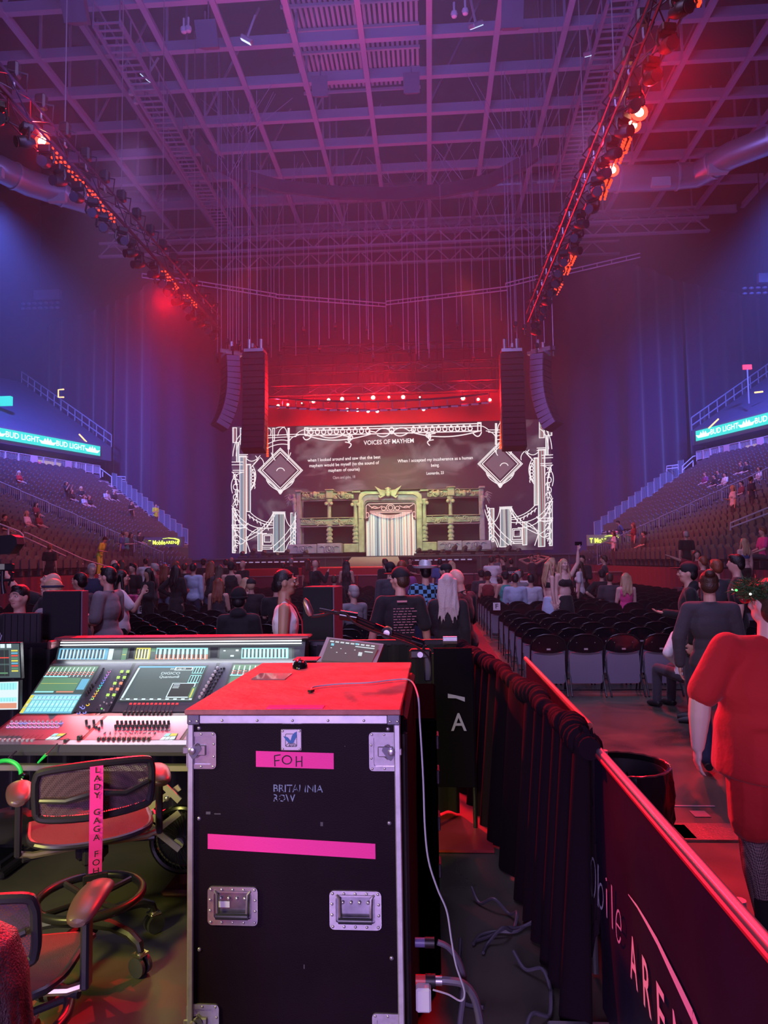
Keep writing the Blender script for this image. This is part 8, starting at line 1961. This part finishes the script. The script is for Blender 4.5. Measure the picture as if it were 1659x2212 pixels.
# ---- crowd on the floor: label, px, py(head top), Y, facing, top, bottom, hair, arms, extra
CR_ = [
 ('man in a light blue shirt seen from behind holding a phone, left chair block', 418, 1216, 17.5, -8, ('long', 'lightblue'), ('long', 'navy'), ('short', 'black'), ('phone', 'down'), {}),
 ('woman with very long auburn hair standing right of the light blue shirt', 456, 1211, 18.5, 0, ('tank', 'black'), ('long', 'denim'), ('long', 'red'), ('down', 'fwd'), {'fem': 1}),
 ('woman with dark hair in a charcoal jacket standing beside the auburn-haired woman', 474, 1219, 17.4, 10, ('jacket', 'charcoal'), ('long', 'denim'), ('long', 'brown'), ('fwd', 'fwd'), {'fem': 1}),
 ('man in a black vest and cap with bare arms standing behind the seated blondes', 500, 1213, 17.2, 0, ('tank', 'black'), ('long', 'black'), ('cap', 'black'), ('fwd', 'fwd'), {}),
 ('woman with long strawberry hair seated in the left chair block', 472, 1242, 15.6, 5, ('tank', 'charcoal'), ('long', 'black'), ('long', 'red'), ('lap', 'lap'), {'fem': 1, 'legs': 'sit'}),
 ('blonde woman in a pale top seated right of the strawberry-haired woman', 522, 1243, 16.0, -40, ('tank', 'stripe'), ('long', 'black'), ('long', 'blond'), ('lap', 'lap'), {'fem': 1, 'legs': 'sit', 'lean': .15}),
 ('man in a black t-shirt and cap seated beside the blonde in the pale top', 543, 1243, 14.7, 0, ('tee', 'black'), ('long', 'black'), ('cap', 'blond'), ('lap', 'lap'), {'legs': 'sit'}),
 ('bald guard in black with arms folded before the left end of the barricade', 524, 1210, 22, 150, ('long', 'black'), ('long', 'black'), ('none', 'black'), ('cross', 'cross'), {}),
 ('guard in black with white back lettering left of the bald guard', 488, 1207, 24, 0, ('tee', 'black'), ('long', 'black'), ('crew', 'black'), ('down', 'down'), {}),
 ('guard in black with white back lettering far left of the barricade', 440, 1207, 24.5, 0, ('tee', 'black'), ('long', 'black'), ('cap', 'black'), ('down', 'down'), {}),
 ('steward in black standing behind the barricade between two lettered guards', 500, 1203, 28, 180, ('tee', 'black'), ('long', 'black'), ('none', 'black'), ('cross', 'cross'), {}),
 ('bald man in black holding up a phone before the red stage edge', 681, 1209, 20, -50, ('long', 'black'), ('long', 'black'), ('none', 'black'), ('fwd', 'phone'), {'fat': 1.15}),
 ('woman with very long dark hair centred before the stage', 748, 1210, 21, 0, ('tank', 'black'), ('long', 'black'), ('long', 'black'), ('fwd', 'fwd'), {'fem': 1}),
 ('small dark-haired person seated in front of the long-haired woman at the stage centre', 722, 1241, 19, 0, ('tee', 'black'), ('long', 'black'), ('short', 'brown'), ('lap', 'lap'), {'legs': 'sit'}),
 ('guard with grey hair and white back lettering near the screen left corner', 629, 1205, 27, 0, ('tee', 'black'), ('long', 'black'), ('short', 'grey'), ('down', 'down'), {}),
 ('short dark-haired person looking over the bench left of centre', 612, 1215, 25, 0, ('tee', 'charcoal'), ('long', 'black'), ('short', 'brown'), ('fwd', 'fwd'), {}),
 ('auburn-haired person behind the bench beside the lettered guard', 664, 1207, 29, 20, ('tee', 'darkred'), ('long', 'black'), ('long', 'brown'), ('down', 'down'), {'fem': 1}),
 ('man in a black and white jacket left of the cowboy hat near the ramp', 831, 1206, 21, 40, ('jacket', 'black'), ('long', 'black'), ('short', 'brown'), ('down', 'down'), {}),
 ('man in a white t-shirt holding his hands to his face right of the stage', 1062, 1200, 22, -20, ('tee', 'white'), ('long', 'navy'), ('short', 'brown'), ('phone', 'phone'), {}),
 ('guard in black with white lettering right of the white t-shirt', 1104, 1206, 25, 0, ('tee', 'black'), ('long', 'black'), ('short', 'black'), ('down', 'down'), {}),
 ('young man in black facing left between the white t-shirt and the lettered guard', 1087, 1201, 24, 80, ('tee', 'black'), ('long', 'black'), ('short', 'brown'), ('fwd', 'fwd'), {}),
 ('worker with hands on head beside the right end of the stage', 1148, 1197, 29, 180, ('tank', 'charcoal'), ('long', 'black'), ('short', 'black'), ('head', 'head'), {}),
 ('worker with hands behind head at the far right stage corner', 1163, 1194, 29.5, 170, ('tank', 'navy'), ('long', 'black'), ('short', 'brown'), ('head', 'head'), {}),
 ('person in a red cap and red top seated near the front of the right block', 1053, 1235, 20.5, 0, ('tank', 'darkred'), ('long', 'black'), ('beanie', 'red'), ('lap', 'lap'), {'legs': 'sit'}),
 ('person in a teal sleeveless top and cap seated in the right block', 1090, 1229, 19.0, 25, ('tank', 'teal'), ('long', 'black'), ('cap', 'black'), ('lap', 'lap'), {'legs': 'sit'}),
 ('person in a denim-blue shirt seated left of the striped shirt', 1112, 1237, 17.3, 0, ('long', 'jeanlight'), ('long', 'black'), ('short', 'black'), ('lap', 'lap'), {'legs': 'sit'}),
 ('person in a white striped shirt seated behind the black tube top', 1146, 1238, 17.4, 0, ('long', 'stripe'), ('long', 'black'), ('short', 'black'), ('lap', 'lap'), {'legs': 'sit'}),
 ('person in a dark top and cap seated in the front row right of the aisle', 1039, 1230, 21.5, 10, ('tee', 'charcoal'), ('long', 'black'), ('cap', 'black'), ('lap', 'lap'), {'legs': 'sit'}),
 ('grey-haired person seated between the teal top and the striped shirt', 1118, 1230, 19.6, 0, ('tee', 'grey'), ('long', 'black'), ('short', 'grey'), ('lap', 'lap'), {'legs': 'sit'}),
 ('person in white seated behind the grey-haired person', 1124, 1223, 21, 0, ('tee', 'white'), ('long', 'black'), ('short', 'brown'), ('lap', 'lap'), {'legs': 'sit'}),
 ('woman with long hair in a white t-shirt standing right of the selfie pair', 1252, 1212, 19.5, 60, ('tee', 'white'), ('long', 'black'), ('long', 'brown'), ('down', 'down'), {'fem': 1}),
 ('man in a black jacket standing behind the woman in white', 1257, 1198, 21, 150, ('jacket', 'black'), ('long', 'black'), ('short', 'black'), ('cross', 'down'), {}),
 ('tall person in a dark coat walking left before the red skirted riser', 1304, 1199, 22, 70, ('jacket', 'charcoal'), ('long', 'black'), ('short', 'brown'), ('down', 'down'), {'legs': 'walk'}),
 ('person in a black t-shirt with a white print seated near the riser', 1299, 1223, 19.5, 0, ('tee', 'black'), ('long', 'black'), ('cap', 'black'), ('hips', 'lap'), {'legs': 'sit'}),
 ('brown-haired child seated right of the white-print t-shirt', 1316, 1236, 18, 0, ('tee', 'charcoal'), ('long', 'black'), ('short', 'brown'), ('lap', 'lap'), {'legs': 'sit'}),
 ('woman with strawberry blonde curls and bare shoulders seated alone in the right block', 1351, 1236, 17, 0, ('tank', 'pink'), ('long', 'black'), ('long', 'blond'), ('lap', 'lap'), {'legs': 'sit', 'fem': 1, 'skin': 'pale'}),
 ('grey-haired man in a dark team jacket just left of the grey t-shirt', 199, 1216, 13.5, -140, ('jacket', 'navy'), ('long', 'black'), ('short', 'silver'), ('down', 'down'), {}),
 ('man with a round balding head behind the dark-haired man near the grey t-shirt', 247, 1208, 16, 0, ('tee', 'charcoal'), ('long', 'black'), ('none', 'black'), ('down', 'down'), {}),
 ('dark curly-haired man behind the grey-shirted man', 250, 1216, 13.8, 0, ('tee', 'black'), ('long', 'black'), ('short', 'black'), ('down', 'down'), {}),
 ('young man in a black t-shirt facing the camera left of the pink top', 286, 1215, 17, 165, ('tee', 'black'), ('long', 'black'), ('short', 'black'), ('down', 'down'), {}),
 ('woman in black holding a bright pink garment among the left chairs', 320, 1226, 14.8, 140, ('long', 'black'), ('long', 'black'), ('long', 'black'), ('fwd', 'fwd'), {'fem': 1, 'skin': 'tan'}),
 ('grey-haired man with glasses behind the woman with the pink garment', 333, 1216, 17.6, 100, ('tee', 'charcoal'), ('long', 'black'), ('short', 'silver'), ('down', 'down'), {}),
 ('person in a white t-shirt holding up a phone beyond the left chairs', 314, 1206, 23, 40, ('tee', 'white'), ('long', 'black'), ('short', 'black'), ('phone', 'phone'), {}),
 ('red-haired woman with long hair standing among the left chairs', 355, 1218, 19, 10, ('tank', 'black'), ('long', 'denim'), ('long', 'red'), ('down', 'down'), {'fem': 1}),
 ('woman in a long black outfit with dark ponytail left of the light blue shirt', 381, 1219, 15.8, -10, ('long', 'black'), ('skirt', 'black'), ('long', 'black'), ('hips', 'fwd'), {'fem': 1}),
 ('woman with light brown hair holding up a phone behind the dark ponytail', 380, 1211, 21, 20, ('tee', 'brown'), ('long', 'black'), ('long', 'red'), ('phone', 'down'), {'fem': 1}),
 ('short-haired person in black between the ponytail and the light blue shirt', 399, 1216, 20, 0, ('tee', 'black'), ('long', 'black'), ('short', 'brown'), ('down', 'down'), {}),
 ('person seated low behind the white tank top with a dark top knot', 597, 1250, 13.4, 0, ('tee', 'black'), ('long', 'black'), ('bun', 'black'), ('lap', 'lap'), {'legs': 'sit'}),
 ('person with a brown ponytail left of the grey-shirted man, far back', 262, 1209, 22, 10, ('tee', 'black'), ('long', 'black'), ('long', 'brown'), ('down', 'down'), {'fem': 1}),
 ('small figure in a hat behind the ramp on the stage right of centre', 1075, 1199, 30, 180, ('tee', 'grey'), ('long', 'black'), ('cap', 'black'), ('down', 'down'), {}),
 ('fair-haired person behind the cowboy hat near the barricade', 975, 1211, 19, 0, ('tank', 'white'), ('long', 'black'), ('long', 'blond'), ('down', 'down'), {'fem': 1}),
 ('dark-haired person behind the cowboy hat to the right', 950, 1206, 23, 0, ('tee', 'blue'), ('long', 'black'), ('short', 'black'), ('down', 'down'), {}),
 ('person in black behind the barricade right of the ramp', 886, 1203, 28, 170, ('tee', 'black'), ('long', 'black'), ('short', 'black'), ('cross', 'cross'), {}),
 ('woman in a dark dress with an outstretched arm right of the red skirt', 1505, 1187, 21, 170, ('tee', 'darkred'), ('skirt', 'black'), ('long', 'brown'), ('down', 'out'), {'fem': 1}),
 ('grey-haired man in black seen from behind on the near right riser', 1481, 1147, 22.5, 5, ('tee', 'black'), ('long', 'black'), ('short', 'silver'), ('down', 'down'), {}),
 ('balding person right of the woman with the outstretched arm', 1517, 1200, 15, 30, ('tee', 'darkred'), ('long', 'black'), ('crew', 'red'), ('down', 'down'), {}),
 ('blonde woman in a blue strapless top seen from behind at the right', 1606, 1162, 19, 10, ('tube', 'blue'), ('long', 'black'), ('short', 'blond'), ('down', 'down'), {'fem': 1, 'skin': 'pale'}),
 ('dark-haired man facing left above the green garland', 1588, 1196, 9.5, 70, ('tee', 'black'), ('long', 'black'), ('short', 'black'), ('down', 'down'), {}),
 ('reddish-haired person in front of the dark-haired man above the garland', 1545, 1207, 10.5, 20, ('tee', 'charcoal'), ('long', 'black'), ('short', 'red'), ('down', 'down'), {}),
 ('man in a black polo seen from behind at the foot of the left stand', 108, 1175, 24, 5, ('tee', 'black'), ('long', 'black'), ('short', 'red'), ('down', 'down'), {}),
]
for (lb, px, py, Y, fc_, tp_, bt_, hr_, am_, ex) in CR_:
    ex = dict(ex); ex['fem'] = bool(ex.get('fem')); P = AY(px, py, Y)
    if P.z > 2.0:      # on a riser or step
        base = P.z - 1.72; R_ = person(lb, (P.x, Y, base), math.radians(fc_), .975, top=tp_, bot=bt_, hair=hr_, arms=am_, **ex)[0]
        tag(MB().box((P.x, Y, base / 2), (.7, .6, base - .01)).obj('riser_block', STEPC, smooth=False), 'dark riser block under the %s' % ' '.join(lb.split()[:8]), 'riser')
    else: R_ = stand_at(lb, px, py, Y, fc_, top=tp_, bot=bt_, hair=hr_, arms=am_, **ex)[0]
    if 'lettering' in lb or 'lettered guard' in lb and lb.startswith('guard'):
        text_mb('BEST', .12, Matrix.Translation((0, -.14, 1.32)) @ XZ).obj('back_lettering', mat('print_white', (.8, .8, .85), .5), R_, smooth=False)
    if 'pink garment' in lb: MB().box((0, .34, 1.1), (.42, .06, .2), bev=.03).obj('held_garment', cmat('pink'), R_)
# ---- people in the stands: snap to the terrace rows
def in_stand(label, px, py, sit, **k):
    best = None
    for sg in ((-1,) if px < 830 else (1,)):
        for j in range(NR):
            for i in range(90):
                t = lerp(.3, 1.93, i / 89); p = bank(sg, t, j + .3); p.z = 1.3 + .33 * j; h_ = 1.28 if sit else 1.7; q = proj(p + V((0, 0, h_)))
                if q is None: continue
                d_ = (q[0] - px) ** 2 + (q[1] - py) ** 2
                if best is None or d_ < best[0]: best = (d_, p, sg, t)
    _, p, sg, t = best; d = bank(sg, t, 0) - bank(sg, t, NR); rz = math.atan2(-d.x, d.y)
    if sit: p = p + V((0, 0, 0)) 
    person(label, p, rz + k.pop('rot', 0), .97, legs='sit' if sit else 'stand', **k)
ST = [
 ('woman in red sitting high in the left stand at the left end', 40, 1019, 1, 'red', 'silver', 1), ('woman in a dark dress standing with raised hands in the left stand', 145, 1037, 0, 'black', 'brown', 1), ('woman in a black strap top seated below the standing dark dress', 157, 1052, 1, 'black', 'red', 1),
 ('blonde woman in black seated right of the standing dark dress', 176, 1049, 1, 'black', 'blond', 1), ('woman in a white top seated lower in the left stand', 180, 1070, 1, 'lightblue', 'red', 1), ('woman in a black top seated beside the white top, left stand', 195, 1072, 1, 'black', 'red', 1),
 ('person in pale lilac seated near the left stair', 232, 1060, 1, 'stripe', 'brown', 0), ('person with a pale cap seated at the left stair', 245, 1057, 1, 'black', 'silver', 0), ('dark figure standing on the left stair halfway down', 284, 1081, 0, 'black', 'black', 0), ('steward in a yellow vest standing on the left stair', 335, 1091, 0, 'lime', 'black', 0),
 ('woman in dark red standing by the left aisle railing', 80, 1084, 1, 'darkred', 'black', 1), ('person in white leaning at the left aisle railing', 62, 1106, 1, 'white', 'blond', 1), ('person in red seated beside the white top at the railing', 80, 1100, 1, 'darkred', 'brown', 1), ('person in a black and white jacket seated at the far left', 12, 1104, 1, 'black', 'black', 0),
 ('person in a blue top standing low in the left stand with back turned', 260, 1147, 0, 'blue', 'brown', 0), ('person in a teal top standing beside the blue top in the left stand', 274, 1149, 0, 'teal', 'blond', 0), ('person in a dark top right of the teal top', 284, 1148, 0, 'charcoal', 'black', 1), ('person in black seated right of the dark top near the lime sign', 300, 1148, 1, 'black', 'black', 0),
 ('steward in full lime clothing and cap bending in the left stand', 216, 1176, 0, 'lime', 'lime', 0),
 ('person in purple seated highest in a group of four, right stand', 1525, 1020, 1, 'purple', 'red', 0), ('second of the group of four seated in the right stand', 1540, 1021, 1, 'black', 'black', 0), ('third of the group of four seated in the right stand', 1552, 1017, 1, 'charcoal', 'brown', 0), ('white-clothed fourth of the group in the right stand', 1564, 1018, 1, 'white', 'black', 0),
 ('person in dark clothes seated high in the right stand', 1598, 997, 1, 'charcoal', 'red', 0), ('person in black seated beside the one high in the right stand', 1611, 995, 1, 'black', 'black', 0), ('person in a white top reclining at the right end of the right stand', 1643, 1008, 1, 'white', 'brown', 1),
 ('man in a navy t-shirt standing with back turned in the right stand', 1618, 1033, 0, 'navy', 'brown', 0), ('blonde woman in white standing in the right stand', 1584, 1047, 0, 'white', 'blond', 1), ('person in dark red seated between the blonde and the navy t-shirt', 1602, 1042, 1, 'darkred', 'black', 0),
 ('person in a blue jacket bending by the right lime sign', 1344, 1125, 0, 'blue', 'black', 0), ('person in a white dress standing before the right lime sign', 1322, 1143, 0, 'white', 'brown', 1), ('person in dark red standing right of the blue jacket', 1370, 1132, 0, 'darkred', 'red', 1), ('person in black and white seated right of the dark red top', 1391, 1142, 1, 'charcoal', 'black', 0),
 ('person in a pink top seated at the right edge above the garland', 1645, 1160, 1, 'pink', 'red', 0)]
for (lb, px, py, si, c, hc, fe) in ST:
    lime = 'full lime' in lb
    in_stand(lb, px, py, bool(si), top=('tee', c), bot=('long', 'lime' if lime else 'charcoal'), hair=('cap' if lime else ('long' if fe else 'short'), 'black' if lime else hc), arms=('lap', 'lap') if si else (('phone', 'phone') if 'raised' in lb else ('down', 'fwd')), fem=bool(fe), rot=PI if 'back turned' in lb else 0, lean=.35 if 'bending' in lb else 0)

bpy.data.scenes.remove(TMP)
